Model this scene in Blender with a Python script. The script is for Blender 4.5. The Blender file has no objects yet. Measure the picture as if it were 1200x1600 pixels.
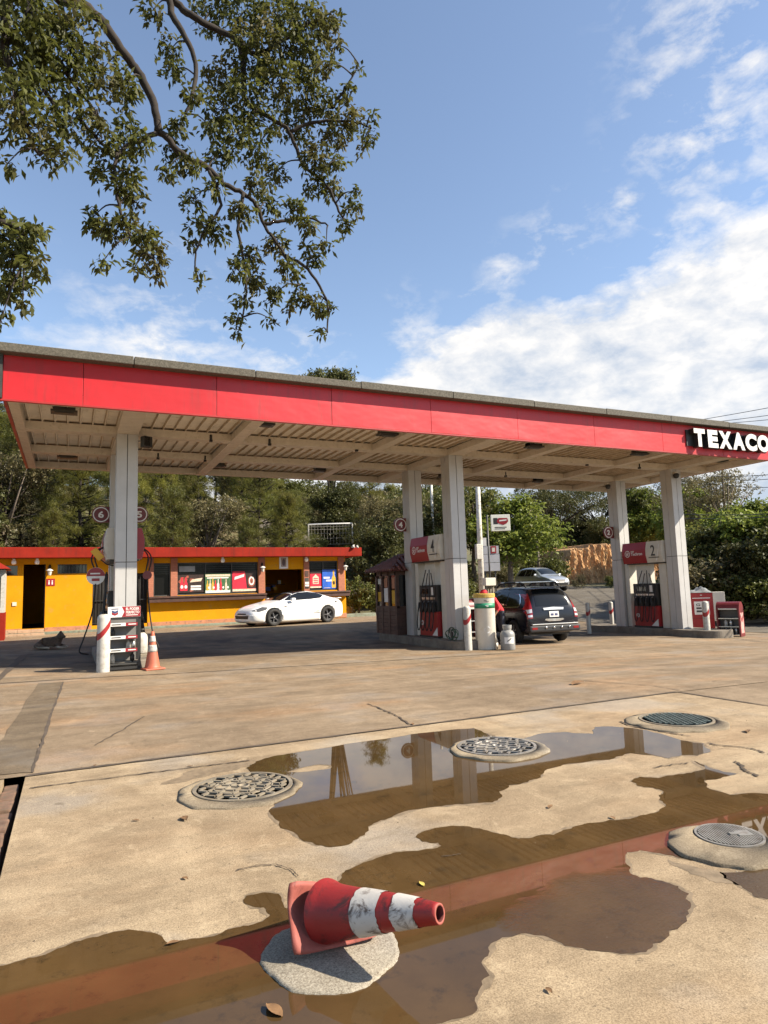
import bpy, bmesh, math, random
import numpy as np
from mathutils import Vector, Matrix
from mathutils.bvhtree import BVHTree

scene = bpy.context.scene
C = scene.collection
R = math.radians
rng = random.Random(7)

# ------------------------------------------------------------------ camera
CAM_H, F_PX, PITCH, ROLL, YAW = 1.68, 1048.15, 0.11342, -0.03133, 0.43804
_cy, _sy = math.cos(YAW), math.sin(YAW)
_r = Vector((_cy, -_sy, 0)); _f = Vector((_sy, _cy, 0)); _u = Vector((0, 0, 1))
FWD = _f * math.cos(PITCH) + _u * math.sin(PITCH)
_up = -_f * math.sin(PITCH) + _u * math.cos(PITCH)
RIGHT = _r * math.cos(ROLL) + _up * math.sin(ROLL)
UP = -_r * math.sin(ROLL) + _up * math.cos(ROLL)
CAM = Vector((0, 0, CAM_H))
cd = bpy.data.cameras.new('camera')
cam = bpy.data.objects.new('camera', cd)
C.objects.link(cam)
cam.matrix_world = Matrix(((RIGHT.x, UP.x, -FWD.x, CAM.x), (RIGHT.y, UP.y, -FWD.y, CAM.y),
                           (RIGHT.z, UP.z, -FWD.z, CAM.z), (0, 0, 0, 1)))
cd.sensor_fit = 'AUTO'; cd.sensor_width = 36.0
cd.lens = F_PX / 1600 * 36.0
cd.clip_start = 0.05; cd.clip_end = 3000
scene.camera = cam

# ------------------------------------------------------------------ sun, sky, exposure
SUN_AZ, SUN_EL = R(35), R(37.5)          # towards +X, turned to -Y by SUN_AZ
sun_dir = Vector((math.cos(SUN_AZ) * math.cos(SUN_EL), -math.sin(SUN_AZ) * math.cos(SUN_EL), math.sin(SUN_EL)))
sl = bpy.data.lights.new('sun', 'SUN')
sl.energy = 5.0; sl.angle = R(0.53); sl.color = (1.0, 0.90, 0.74)
so = bpy.data.objects.new('sun', sl)
so.rotation_euler = sun_dir.to_track_quat('Z', 'Y').to_euler()
so.location = (30, -20, 40)
C.objects.link(so)
vs = scene.view_settings
vs.view_transform = 'Standard'; vs.look = 'None'; vs.exposure = 1.2; vs.gamma = 1.0; vs.use_curve_mapping = False

world = bpy.data.worlds.new('World'); scene.world = world; world.use_nodes = True
wt = world.node_tree; wt.nodes.clear()
def W(t, **k):
    n = wt.nodes.new(t)
    for a, b in k.items(): setattr(n, a, b)
    return n
def wl(a, b): wt.links.new(a, b)
def wmath(op, a, b=None, c=None, clamp=False):
    n = W('ShaderNodeMath', operation=op); n.use_clamp = clamp
    for i, x in enumerate((a, b, c)):
        if x is None: continue
        if isinstance(x, (int, float)): n.inputs[i].default_value = x
        else: wl(x, n.inputs[i])
    return n.outputs[0]
sky = W('ShaderNodeTexSky', sky_type='NISHITA'); sky.sun_disc = False
sky.sun_elevation = SUN_EL
sky.sun_rotation = math.atan2(sun_dir.x, sun_dir.y)
sky.air_density = 1.0; sky.dust_density = 0.35; sky.ozone_density = 1.6
bg = W('ShaderNodeBackground'); bg.inputs[1].default_value = 0.098
hsv = W('ShaderNodeHueSaturation'); hsv.inputs['Saturation'].default_value = .92; hsv.inputs['Value'].default_value = 1.0
wl(sky.outputs[0], hsv.inputs['Color']); wl(hsv.outputs[0], bg.inputs[0])
# clouds: a flat layer seen in perspective, denser to one side of the sky
tc = W('ShaderNodeTexCoord')
sep = W('ShaderNodeSeparateXYZ'); wl(tc.outputs['Generated'], sep.inputs[0])
dx, dy, dz = sep.outputs
zc = wmath('MAXIMUM', dz, 0.03)
zq = wmath('ADD', zc, 0.18)
px_ = wmath('DIVIDE', dx, zq); py_ = wmath('DIVIDE', dy, zq)
comb = W('ShaderNodeCombineXYZ'); wl(px_, comb.inputs[0]); wl(py_, comb.inputs[1])
def wnoise(scale, detail, rough, vec, dist=0.0):
    n = W('ShaderNodeTexNoise'); n.inputs['Scale'].default_value = scale
    n.inputs['Detail'].default_value = detail; n.inputs['Roughness'].default_value = rough
    n.inputs['Distortion'].default_value = dist
    wl(vec, n.inputs['Vector']); return n.outputs['Fac']
mp = W('ShaderNodeMapping'); mp.inputs['Rotation'].default_value = (0, R(12), 0); mp.inputs['Scale'].default_value = (1.0, 1.0, 1.9)
wl(tc.outputs['Generated'], mp.inputs[0])
n1 = wnoise(5.5, 10, 0.60, mp.outputs[0], 0.15)
n2 = wnoise(17, 8, 0.62, mp.outputs[0], 0.2)
n3 = wnoise(7.5, 5, 0.55, mp.outputs[0])
# bank of cloud: signed distance to a great circle through two sky directions
def pdir(u, v): return (FWD * F_PX + RIGHT * (u - 600) - UP * (v - 800)).normalized()
def side(u0, v0, u1, v1):
    nrm = pdir(u0, v0).cross(pdir(u1, v1)).normalized()
    d = W('ShaderNodeVectorMath', operation='DOT_PRODUCT'); wl(tc.outputs['Generated'], d.inputs[0])
    d.inputs[1].default_value = nrm
    return d.outputs['Value']
bank = side(1200, 300, 560, 572)
if pdir(1100, 600).dot(pdir(1200, 300).cross(pdir(560, 572)).normalized()) < 0: bank = wmath('MULTIPLY', bank, -1)
CLOUD = {}
m1 = wmath('MULTIPLY_ADD', bank, 9.0, 0.02)
m1 = wmath('MINIMUM', m1, 1.1)
m1 = wmath('ADD', m1, wmath('MULTIPLY', wmath('SUBTRACT', n1, 0.5), 2.4))
m1 = wmath('ADD', m1, wmath('MULTIPLY', wmath('SUBTRACT', n2, 0.5), 0.7))
m1 = wmath('MULTIPLY_ADD', m1, 2.3, 0.10, clamp=True)
# small wisps around chosen directions
def wisp(u, v, rad, gain):
    d = W('ShaderNodeVectorMath', operation='DISTANCE'); wl(tc.outputs['Generated'], d.inputs[0]); d.inputs[1].default_value = pdir(u, v)
    a = wmath('DIVIDE', d.outputs['Value'], rad)
    a = wmath('SUBTRACT', 1.0, a, clamp=True)
    return wmath('MULTIPLY', a, gain)
ws = wisp(1130, 30, 0.16, 0.50)
for q in ((1110, 200, 0.15, 0.55), (1085, 40, .09, .42), (1040, 130, .06, .5), (980, 325, .05, .5), (790, 420, .05, .45), (850, 395, .06, .5), (1165, 90, .06, .6), (250, 560, 0.20, 0.52), (450, 580, 0.14, 0.5), (880, 380, 0.10, 0.40), (60, 530, 0.12, 0.3), (1180, 160, .12, .4), (640, 510, .08, .35)):
    ws = wmath('MAXIMUM', ws, wisp(*q))
m2 = wmath('ADD', ws, wmath('MULTIPLY', wmath('SUBTRACT', n1, 0.56), 2.6))
m2 = wmath('ADD', m2, wmath('MULTIPLY', wmath('SUBTRACT', n2, 0.5), 2.6))
m2 = wmath('MULTIPLY', m2, 1.7)
m2 = wmath('MULTIPLY', m2, wmath('GREATER_THAN', ws, 0.001))
m2 = wmath('MULTIPLY', m2, wmath('MULTIPLY', ws, 1.5, clamp=True), clamp=True)
mask = wmath('MAXIMUM', m1, m2, clamp=True)
ramp = W('ShaderNodeValToRGB')
ramp.color_ramp.elements[0].position = 0.36; ramp.color_ramp.elements[0].color = (0.50, 0.57, 0.68, 1)
ramp.color_ramp.elements[1].position = 0.56; ramp.color_ramp.elements[1].color = (0.95, 0.92, 0.88, 1)
shade = wmath('ADD', wmath('MULTIPLY', n3, 0.55), wmath('MULTIPLY', n2, 0.5))
shade = wmath('ADD', shade, wmath('MULTIPLY', bank, -0.35))
wl(shade, ramp.inputs[0])
bgc = W('ShaderNodeBackground'); bgc.inputs[1].default_value = 0.50
wl(ramp.outputs[0], bgc.inputs[0])
mixw = W('ShaderNodeMixShader'); wl(wmath('MULTIPLY', mask, 0.93), mixw.inputs[0]); wl(bg.outputs[0], mixw.inputs[1]); wl(bgc.outputs[0], mixw.inputs[2])
wo = W('ShaderNodeOutputWorld'); wl(mixw.outputs[0], wo.inputs[0])

# ------------------------------------------------------------------ the lie of the land
def sm(a, b, x):
    t = min(1, max(0, (x - a) / (b - a))); return t * t * (3 - 2 * t)
def gz(x, y):
    near = .26 - .012 * max(0, x - 7)
    xx = min(24, max(-8, x))
    z = near * (1 - sm(6.35, 12.5, y)) + (.20 - .0175 * xx) * sm(6.35, 12.5, y)
    s = x * .616 + y * .788
    left = z + (.39 - z) * sm(19.5, 25.5, y)
    t = max(0, (s - 28) / 18)
    rr = -.1 + 1.35 * (t ** 1.3 if t < 1 else 1 + .55 * (t - 1))
    right = z + (rr - z) * sm(25, 30, s)
    w = sm(13, 19, x)
    z = left * (1 - w) + right * w
    return z
def hill(x, y):
    z = gz(x, y)
    w = 1 - sm(14, 24, x)
    z += w * (9.5 * sm(36, 62, y) + 8 * sm(60, 110, y))
    z += (1 - w) * 10 * sm(62, 130, y)
    return z
def ray(u, v):
    return (FWD * F_PX + RIGHT * (u - 600) - UP * (v - 800)).normalized()
def at(u, v, fn=gz):
    """point of the ground seen at photo position u, v"""
    d = ray(u, v); t = .5
    while t < 300:
        q = CAM + d * t
        if q.z < fn(q.x, q.y): break
        t += .05
    lo, hi = t - .05, t
    for i in range(24):
        m = (lo + hi) / 2; q = CAM + d * m
        if q.z < fn(q.x, q.y): hi = m
        else: lo = m
    return CAM + d * hi
def at_y(u, v, Y): d = ray(u, v); return CAM + d * (Y / d.y)
def at_x(u, v, X): d = ray(u, v); return CAM + d * (X / d.x)
def at_z(u, v, Z): d = ray(u, v); return CAM + d * ((Z - CAM_H) / d.z)
def at_r(u, v, rr): d = ray(u, v); return CAM + d * (rr / math.hypot(d.x, d.y))

# ------------------------------------------------------------------ materials
MATS = {}
def newmat(name):
    m = bpy.data.materials.new(name); m.use_nodes = True
    nt = m.node_tree; b = nt.nodes['Principled BSDF']
    return m, nt, b
def nd(nt, t, **k):
    n = nt.nodes.new(t)
    for a, b in k.items(): setattr(n, a, b)
    return n
def noise(nt, vec, scale, detail=4, rough=.55, dist=0):
    n = nd(nt, 'ShaderNodeTexNoise')
    n.inputs['Scale'].default_value = scale; n.inputs['Detail'].default_value = detail
    n.inputs['Roughness'].default_value = rough; n.inputs['Distortion'].default_value = dist
    if vec is not None: nt.links.new(vec, n.inputs['Vector'])
    return n.outputs['Fac']
def ramp2(nt, fac, p0, p1, c0=(0, 0, 0, 1), c1=(1, 1, 1, 1)):
    n = nd(nt, 'ShaderNodeValToRGB'); e = n.color_ramp.elements
    e[0].position = p0; e[1].position = p1; e[0].color = c0; e[1].color = c1
    nt.links.new(fac, n.inputs[0]); return n.outputs[0]
def mixc(nt, fac, a, b, mode='MIX'):
    n = nd(nt, 'ShaderNodeMix', data_type='RGBA', blend_type=mode)
    for s, x in ((n.inputs[0], fac), (n.inputs[6], a), (n.inputs[7], b)):
        if isinstance(x, (int, float)): s.default_value = x
        elif isinstance(x, (tuple, list)): s.default_value = tuple(x) + ((1,) if len(x) == 3 else ())
        else: nt.links.new(x, s)
    return n.outputs[2]
def bump(nt, b, h, strength=.3, dist=.01):
    n = nd(nt, 'ShaderNodeBump'); n.inputs['Strength'].default_value = strength; n.inputs['Distance'].default_value = dist
    nt.links.new(h, n.inputs['Height']); nt.links.new(n.outputs[0], b.inputs['Normal'])
def coord(nt, kind='Object', scale=None):
    o = nd(nt, 'ShaderNodeTexCoord').outputs[kind] if kind != 'Position' else nd(nt, 'ShaderNodeNewGeometry').outputs['Position']
    if scale:
        m = nd(nt, 'ShaderNodeMapping'); m.inputs['Scale'].default_value = scale; nt.links.new(o, m.inputs[0]); o = m.outputs[0]
    return o
def mat(name, col, rough=.6, metal=0, var=.18, vscale=3.0, dirt=0.0, dirt_col=(.10, .075, .05), bumps=0.0, bscale=40, spec=.5, coat=0, streak=False, trans=0):
    """weathered surface: noise variation of its own colour, dirt blotches, fine bump"""
    if name in MATS: return MATS[name]
    m, nt, b = newmat(name)
    vec = coord(nt, 'Position')
    f = noise(nt, vec, vscale, 5, .6)
    c = mixc(nt, ramp2(nt, f, .3, .7), tuple(x * (1 - var) for x in col), tuple(min(1, x * (1 + var)) for x in col))
    if dirt > 0:
        v2 = coord(nt, 'Position', (5, 5, .55)) if streak else vec
        g = noise(nt, v2, 1.7 if streak else vscale * 2.3, 7, .65)
        c = mixc(nt, ramp2(nt, g, .62 - dirt * .35, .80 - dirt * .2), c, dirt_col)
    nt.links.new(c, b.inputs['Base Color'])
    b.inputs['Roughness'].default_value = rough; b.inputs['Metallic'].default_value = metal
    b.inputs['Specular IOR Level'].default_value = spec
    if coat: b.inputs['Coat Weight'].default_value = coat; b.inputs['Coat Roughness'].default_value = .05
    if bumps > 0: bump(nt, b, noise(nt, vec, bscale, 4, .6), bumps, .006)
    MATS[name] = m; return m

def concrete(name, c_lo, c_hi, stain=.35, rust=0.0, grain=1.0):
    m, nt, b = newmat(name)
    p = coord(nt, 'Position')
    big = noise(nt, p, .45, 6, .6)
    c = mixc(nt, ramp2(nt, big, .32, .68), c_lo, c_hi)
    st = noise(nt, coord(nt, 'Position', (.35, 2.2, 1)), 1.3, 7, .62, .4)         # sweeping marks along the slab
    c = mixc(nt, ramp2(nt, st, .45, .75), c, tuple(x * .78 for x in c_lo))
    st2 = noise(nt, coord(nt, 'Position', (2.0, .5, 1)), 1.1, 6, .6, .6)
    c = mixc(nt, ramp2(nt, st2, .55, .8, (0, 0, 0, 1), (.55, .55, .55, 1)), c, tuple(min(1, x * 1.22) for x in c_hi))
    sp = noise(nt, p, 5.5, 8, .7, .3)
    c = mixc(nt, ramp2(nt, sp, .60, .82, (0, 0, 0, 1), (stain, stain, stain, 1)), c, (.10, .075, .05))
    if rust:
        ru = noise(nt, coord(nt, 'Position', (.6, 1.4, 1)), .5, 5, .6)
        c = mixc(nt, ramp2(nt, ru, .52, .75, (0, 0, 0, 1), (rust, rust, rust, 1)), c, (.50, .25, .09))
    mo = noise(nt, p, 2.6, 12, .72, .3)                                  # worn mottling at hand size
    c = mixc(nt, .85, c, mixc(nt, ramp2(nt, mo, .30, .70), (.66, .63, .60), (1.24, 1.24, 1.24)), 'MULTIPLY')
    gp = noise(nt, p, .9, 4, .5)
    c = mixc(nt, ramp2(nt, gp, .54, .66, (0, 0, 0, 1), (.38, .38, .38, 1)), c, tuple(sum(c_hi) / 3 * k * .86 for k in (1.04, 1.0, .94)))
    ag = noise(nt, p, 130, 5, .8)
    c = mixc(nt, .75 * grain, c, mixc(nt, ramp2(nt, ag, .38, .62), (.50, .46, .42), (1.32, 1.32, 1.32)), 'MULTIPLY')
    pit = noise(nt, p, 26, 8, .82)
    c = mixc(nt, ramp2(nt, pit, .575, .64, (0, 0, 0, 1), (.75 * grain, .75 * grain, .75 * grain, 1)), c, (.10, .075, .05))
    lt = noise(nt, coord(nt, 'Position', (1.0, .8, 1)), 7, 9, .8, .5)
    c = mixc(nt, ramp2(nt, lt, .56, .66, (0, 0, 0, 1), (.45, .45, .45, 1)), c, tuple(min(1, x * 1.25) for x in c_hi))
    dk = noise(nt, coord(nt, 'Position', (.8, 1.6, 1)), 1.7, 10, .74, .8)
    c = mixc(nt, ramp2(nt, dk, .55, .68, (0, 0, 0, 1), (.50, .50, .50, 1)), c, tuple(x * .52 for x in c_lo))
    vo = nd(nt, 'ShaderNodeTexVoronoi'); vo.inputs['Scale'].default_value = 1.5; vo.inputs['Randomness'].default_value = 1
    pv = nd(nt, 'ShaderNodeVectorMath', operation='ADD'); nt.links.new(p, pv.inputs[0])
    nz = nd(nt, 'ShaderNodeTexNoise'); nz.inputs['Scale'].default_value = 9; nz.inputs['Detail'].default_value = 4; nt.links.new(p, nz.inputs['Vector'])
    sv = nd(nt, 'ShaderNodeVectorMath', operation='SCALE'); nt.links.new(nz.outputs['Color'], sv.inputs[0]); sv.inputs['Scale'].default_value = .16; nt.links.new(sv.outputs[0], pv.inputs[1])
    nt.links.new(pv.outputs[0], vo.inputs['Vector'])
    dr = ramp2(nt, vo.outputs['Distance'], .035, .085, (1, 1, 1, 1), (0, 0, 0, 1))                       # oil drips
    dm = nd(nt, 'ShaderNodeMath', operation='MULTIPLY'); nt.links.new(dr, dm.inputs[0]); nt.links.new(ramp2(nt, noise(nt, p, .7, 2, .5), .42, .56, (0, 0, 0, 1), (.55, .55, .55, 1)), dm.inputs[1])
    c = mixc(nt, dm.outputs[0], c, (.05, .038, .028))
    nt.links.new(c, b.inputs['Base Color'])
    b.inputs['Roughness'].default_value = .88; b.inputs['Specular IOR Level'].default_value = .25
    h = nd(nt, 'ShaderNodeMath', operation='ADD'); nt.links.new(ag, h.inputs[0])
    h2 = noise(nt, p, 18, 6, .7); nt.links.new(h2, h.inputs[1])
    bump(nt, b, h.outputs[0], .40 * grain, .005)
    return m

# ------------------------------------------------------------------ mesh helpers
class MB:
    """collects shapes and links them as ONE mesh object"""
    def __init__(s): s.v = []; s.f = []; s.mi = []; s.sm = []
    def add(s, vs, fs, mi=0, smooth=False, M=None):
        o = len(s.v)
        s.v += [tuple(M @ Vector(p)) if M is not None else tuple(p) for p in vs]
        for f in fs: s.f.append(tuple(i + o for i in f)); s.mi.append(mi); s.sm.append(smooth)
        return s
    def box(s, c, d, mi=0, rz=0, M=None, taper=1.0):
        x, y, z = d[0] / 2, d[1] / 2, d[2] / 2; t = taper
        vs = [(-x, -y, -z), (x, -y, -z), (x, y, -z), (-x, y, -z), (-x * t, -y * t, z), (x * t, -y * t, z), (x * t, y * t, z), (-x * t, y * t, z)]
        A = Matrix.Translation(Vector(c)) @ Matrix.Rotation(rz, 4, 'Z')
        if M is not None: A = M @ A
        return s.add(vs, [(0, 3, 2, 1), (4, 5, 6, 7), (0, 1, 5, 4), (1, 2, 6, 5), (2, 3, 7, 6), (3, 0, 4, 7)], mi, False, A)
    def lohi(s, a, b, mi=0, M=None):
        return s.box([(a[i] + b[i]) / 2 for i in range(3)], [abs(b[i] - a[i]) for i in range(3)], mi, 0, M)
    def tube(s, pts, r, n=8, mi=0, cap=True, M=None, smooth=True):
        pts = [Vector(p) for p in pts]; k = len(pts)
        rs = r if isinstance(r, (list, tuple)) else [r] * k
        vs = []; fs = []; prev = None
        for i, p in enumerate(pts):
            t = (pts[min(i + 1, k - 1)] - pts[max(i - 1, 0)])
            t = t.normalized() if t.length > 1e-9 else Vector((0, 0, 1))
            if prev is None:
                a = Vector((0, 0, 1)) if abs(t.z) < .9 else Vector((1, 0, 0))
                u = t.cross(a).normalized()
            else:
                u = (prev - t * prev.dot(t)); u = u.normalized() if u.length > 1e-6 else t.orthogonal().normalized()
            prev = u; w = t.cross(u)
            for j in range(n):
                an = 2 * math.pi * j / n
                vs.append(p + (u * math.cos(an) + w * math.sin(an)) * rs[i])
        for i in range(k - 1):
            for j in range(n):
                a = i * n + j; b = i * n + (j + 1) % n
                fs.append((a, b, b + n, a + n))
        if cap: fs.append(tuple(range(n - 1, -1, -1))); fs.append(tuple((k - 1) * n + j for j in range(n)))
        return s.add(vs, fs, mi, smooth, M)
    def lathe(s, prof, c=(0, 0, 0), n=28, mi=0, M=None, smooth=True, sx=1, sy=1):
        vs = []; fs = []; k = len(prof)
        for (r, z) in prof:
            for j in range(n):
                an = 2 * math.pi * j / n; vs.append((c[0] + r * math.cos(an) * sx, c[1] + r * math.sin(an) * sy, c[2] + z))
        for i in range(k - 1):
            for j in range(n):
                a = i * n + j; b = i * n + (j + 1) % n
                fs.append((a, b, b + n, a + n))
        if prof[0][0] > 1e-6: fs.append(tuple(range(n - 1, -1, -1)))
        if prof[-1][0] > 1e-6: fs.append(tuple((k - 1) * n + j for j in range(n)))
        return s.add(vs, fs, mi, smooth, M)
    def prism(s, poly, z0, z1, mi=0, M=None):
        n = len(poly)
        vs = [(p[0], p[1], z0) for p in poly] + [(p[0], p[1], z1) for p in poly]
        fs = [tuple(range(n - 1, -1, -1)), tuple(range(n, 2 * n))] + [(i, (i + 1) % n, (i + 1) % n + n, i + n) for i in range(n)]
        return s.add(vs, fs, mi, False, M)
    def build(s, name, mats, parent=None, bevel=0, loc=None, tri_fix=True, autosmooth=False):
        me = bpy.data.meshes.new(name); me.from_pydata(s.v, [], s.f)
        if not isinstance(mats, (list, tuple)): mats = [mats]
        for m in mats: me.materials.append(m)
        me.polygons.foreach_set('material_index', s.mi); me.polygons.foreach_set('use_smooth', s.sm)
        bm = bmesh.new(); bm.from_mesh(me)
        bmesh.ops.recalc_face_normals(bm, faces=bm.faces)
        if bevel:
            ed = [e for e in bm.edges if len(e.link_faces) == 2 and e.calc_face_angle(0) > R(35)]
            bmesh.ops.bevel(bm, geom=ed, offset=bevel, segments=2, profile=.6, affect='EDGES', clamp_overlap=True)
        bm.to_mesh(me); bm.free(); me.update()
        o = bpy.data.objects.new(name, me); C.objects.link(o)
        if parent is not None: o.parent = parent
        if loc is not None: o.location = loc
        return o
def thing(name, label, cat, loc=(0, 0, 0), rz=0, group=None):
    o = bpy.data.objects.new(name, None); C.objects.link(o)
    o.empty_display_size = .2
    o.location = loc; o.rotation_euler = (0, 0, rz)
    o['label'] = label; o['category'] = cat
    if group: o['group'] = group
    return o
def tag(o, label, cat, group=None):
    o['label'] = label; o['category'] = cat
    if group: o['group'] = group
    return o
def struct(o): o['kind'] = 'structure'; return o
def copy_thing(root, label=None, loc=None, rz=None, scale=None):
    def rec(o, par):
        c = o.copy(); C.objects.link(c)
        if par is not None: c.parent = par
        for ch in [x for x in bpy.data.objects if x.parent == o]: rec(ch, c)
        return c
    c = rec(root, None)
    if label: c['label'] = label
    if loc is not None: c.location = loc
    if rz is not None: c.rotation_euler = (0, 0, rz)
    if scale is not None: c.scale = scale
    return c
def frame(origin, right, up):
    r = Vector(right).normalized(); n = r.cross(Vector(up)).normalized(); u = n.cross(r)
    o = Vector(origin)
    return Matrix(((r.x, u.x, n.x, o.x), (r.y, u.y, n.y, o.y), (r.z, u.z, n.z, o.z), (0, 0, 0, 1)))
def text_geo(txt, depth=.01, bold=0.0, res=4):
    cu = bpy.data.curves.new('lettering', 'FONT'); cu.body = txt; cu.size = 1; cu.extrude = depth / 2; cu.offset = bold; cu.resolution_u = res
    ob = bpy.data.objects.new('lettering', cu); C.objects.link(ob)
    dg = bpy.context.evaluated_depsgraph_get(); dg.update()
    me = bpy.data.meshes.new_from_object(ob.evaluated_get(dg))
    vs = [tuple(v.co) for v in me.vertices]; fs = [tuple(p.vertices) for p in me.polygons]
    nz = [p.normal.z for p in me.polygons]
    C.objects.unlink(ob); bpy.data.objects.remove(ob); bpy.data.curves.remove(cu); bpy.data.meshes.remove(me)
    return vs, fs, nz
def text_fit(mb, txt, M, x0, x1, y0, y1, depth=.004, mi=0, bold=0.0, mi_side=None, shear=0):
    """lettering scaled into the rectangle x0..x1, y0..y1 of frame M (front face at +depth)"""
    vs, fs, nz = text_geo(txt, 1.0, bold)
    xs = [v[0] for v in vs]; ys = [v[1] for v in vs]
    ax, bx, ay, by = min(xs), max(xs), min(ys), max(ys)
    out = []
    for v in vs:
        y = y0 + (v[1] - ay) / (by - ay) * (y1 - y0)
        out.append((x0 + (v[0] - ax) / (bx - ax) * (x1 - x0) + shear * (y - y0), y, (v[2] + .5) * depth))
    o = len(mb.v); mb.v += [tuple(M @ Vector(p)) for p in out]
    for f, z in zip(fs, nz):
        mb.f.append(tuple(i + o for i in f)); mb.mi.append(mi if (z > .9 or mi_side is None) else mi_side); mb.sm.append(False)
def rough_edge(poly, amp, levels=2, seed=1):
    """closed outline with fractal roughness"""
    r = random.Random(seed); pts = [Vector(p[:2]) for p in poly]
    for l in range(levels):
        out = []
        for i, p in enumerate(pts):
            q = pts[(i + 1) % len(pts)]; d = q - p
            out.append(p)
            if d.length > .02:
                nrm = Vector((-d.y, d.x)).normalized()
                out.append((p + q) / 2 + nrm * r.uniform(-1, 1) * min(amp, d.length * .16))
        pts = out
    return pts
def fill_poly(pts, zfn, holes=()):
    from mathutils.geometry import tessellate_polygon
    loops = [[Vector((p[0], p[1], 0)) for p in pts]] + [[Vector((p[0], p[1], 0)) for p in h] for h in holes]
    flat = [p for l in loops for p in l]
    tris = tessellate_polygon(loops)
    vs = [(p.x, p.y, zfn(p.x, p.y)) for p in flat]
    fs = []
    for t in tris:
        a, b, c = (flat[i] for i in t)
        cr = (b - a).cross(c - a).z
        if abs(cr) < 1e-9: continue
        fs.append(tuple(t) if cr > 0 else (t[0], t[2], t[1]))
    return vs, fs
def strip(pts, w, zfn, jit=0, seed=3, sub=1):
    """thin ribbon lying on the ground along pts"""
    r = random.Random(seed); P = []
    for i in range(len(pts) - 1):
        a, b = Vector(pts[i][:2]), Vector(pts[i + 1][:2])
        for k in range(sub): P.append(a.lerp(b, k / sub))
    P.append(Vector(pts[-1][:2])); vs = []; fs = []
    for i, p in enumerate(P):
        t = (P[min(i + 1, len(P) - 1)] - P[max(i - 1, 0)]).normalized(); n = Vector((-t.y, t.x))
        p = p + n * r.uniform(-jit, jit); ww = w * (1 + r.uniform(-.5, .5) * (1 if jit else 0)) / 2
        for q in (p + n * ww, p - n * ww): vs.append((q.x, q.y, zfn(q.x, q.y)))
    for i in range(len(P) - 1): fs.append((2 * i, 2 * i + 1, 2 * i + 3, 2 * i + 2))
    return vs, fs
def grid_sheet(xs, ys, zfn):
    vs = [(x, y, zfn(x, y)) for y in ys for x in xs]; n = len(xs); fs = []
    for j in range(len(ys) - 1):
        for i in range(n - 1): fs.append((j * n + i, j * n + i + 1, (j + 1) * n + i + 1, (j + 1) * n + i))
    return vs, fs
def lin(a, b, step):
    n = max(1, int(round((b - a) / step))); return [a + (b - a) * i / n for i in range(n + 1)]
def np_mesh(name, V, Fq, mats, smooth=False, mi=None):
    me = bpy.data.meshes.new(name)
    nv, nf, k = len(V), len(Fq), Fq.shape[1]
    me.vertices.add(nv); me.vertices.foreach_set('co', V.astype(np.float32).ravel())
    me.loops.add(nf * k); me.loops.foreach_set('vertex_index', Fq.astype(np.int32).ravel())
    me.polygons.add(nf); me.polygons.foreach_set('loop_start', np.arange(0, nf * k, k, dtype=np.int32))
    me.polygons.foreach_set('loop_total', np.full(nf, k, dtype=np.int32))
    for m in mats: me.materials.append(m)
    if mi is not None: me.polygons.foreach_set('material_index', mi.astype(np.int32))
    me.update(calc_edges=True); me.validate()
    return me
def link(name, me, parent=None, loc=None):
    o = bpy.data.objects.new(name, me); C.objects.link(o)
    if parent is not None: o.parent = parent
    if loc is not None: o.location = loc
    return o

# ------------------------------------------------------------------ ground
M_FORE = concrete('concrete_forecourt', (.185, .138, .090), (.285, .218, .146), .45, rust=.36)
M_SLAB = concrete('concrete_slab', (.268, .200, .126), (.372, .294, .192), .32, rust=.14)
M_COLLAR = concrete('concrete_collar', (.19, .155, .108), (.275, .23, .162), .45, grain=1.2)
M_PALE = concrete('concrete_pale', (.23, .205, .16), (.31, .28, .225), .4, grain=1.2)
M_ISL = concrete('concrete_island', (.15, .13, .11), (.22, .195, .16), .5, grain=.7)
M_STRIP = concrete('concrete_patch', (.12, .09, .058), (.185, .145, .098), .5)
M_ROAD = concrete('road_asphalt', (.10, .088, .072), (.155, .138, .112), .3)
M_JOINT = mat('joint_dirt', (.07, .05, .034), .95, var=.4, vscale=6)
M_CRACK = mat('crack_dark', (.06, .042, .028), .95, var=.4, vscale=9)
M_BRICKT = mat('trench_brick', (.15, .085, .055), .95, var=.4, vscale=9, dirt=.5, bumps=.6)
M_IRON = mat('cast_iron', (.21, .18, .135), .65, .2, var=.35, vscale=7, dirt=.45, dirt_col=(.22, .17, .11), bumps=.3, bscale=70)
M_IRONL = mat('worn_iron', (.30, .28, .25), .5, .5, var=.3, vscale=8, dirt=.3, dirt_col=(.16, .12, .08), bumps=.3, bscale=70)
M_IRONG = mat('iron_green_patina', (.17, .20, .175), .4, .4, var=.4, vscale=12, bumps=.3)

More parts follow.
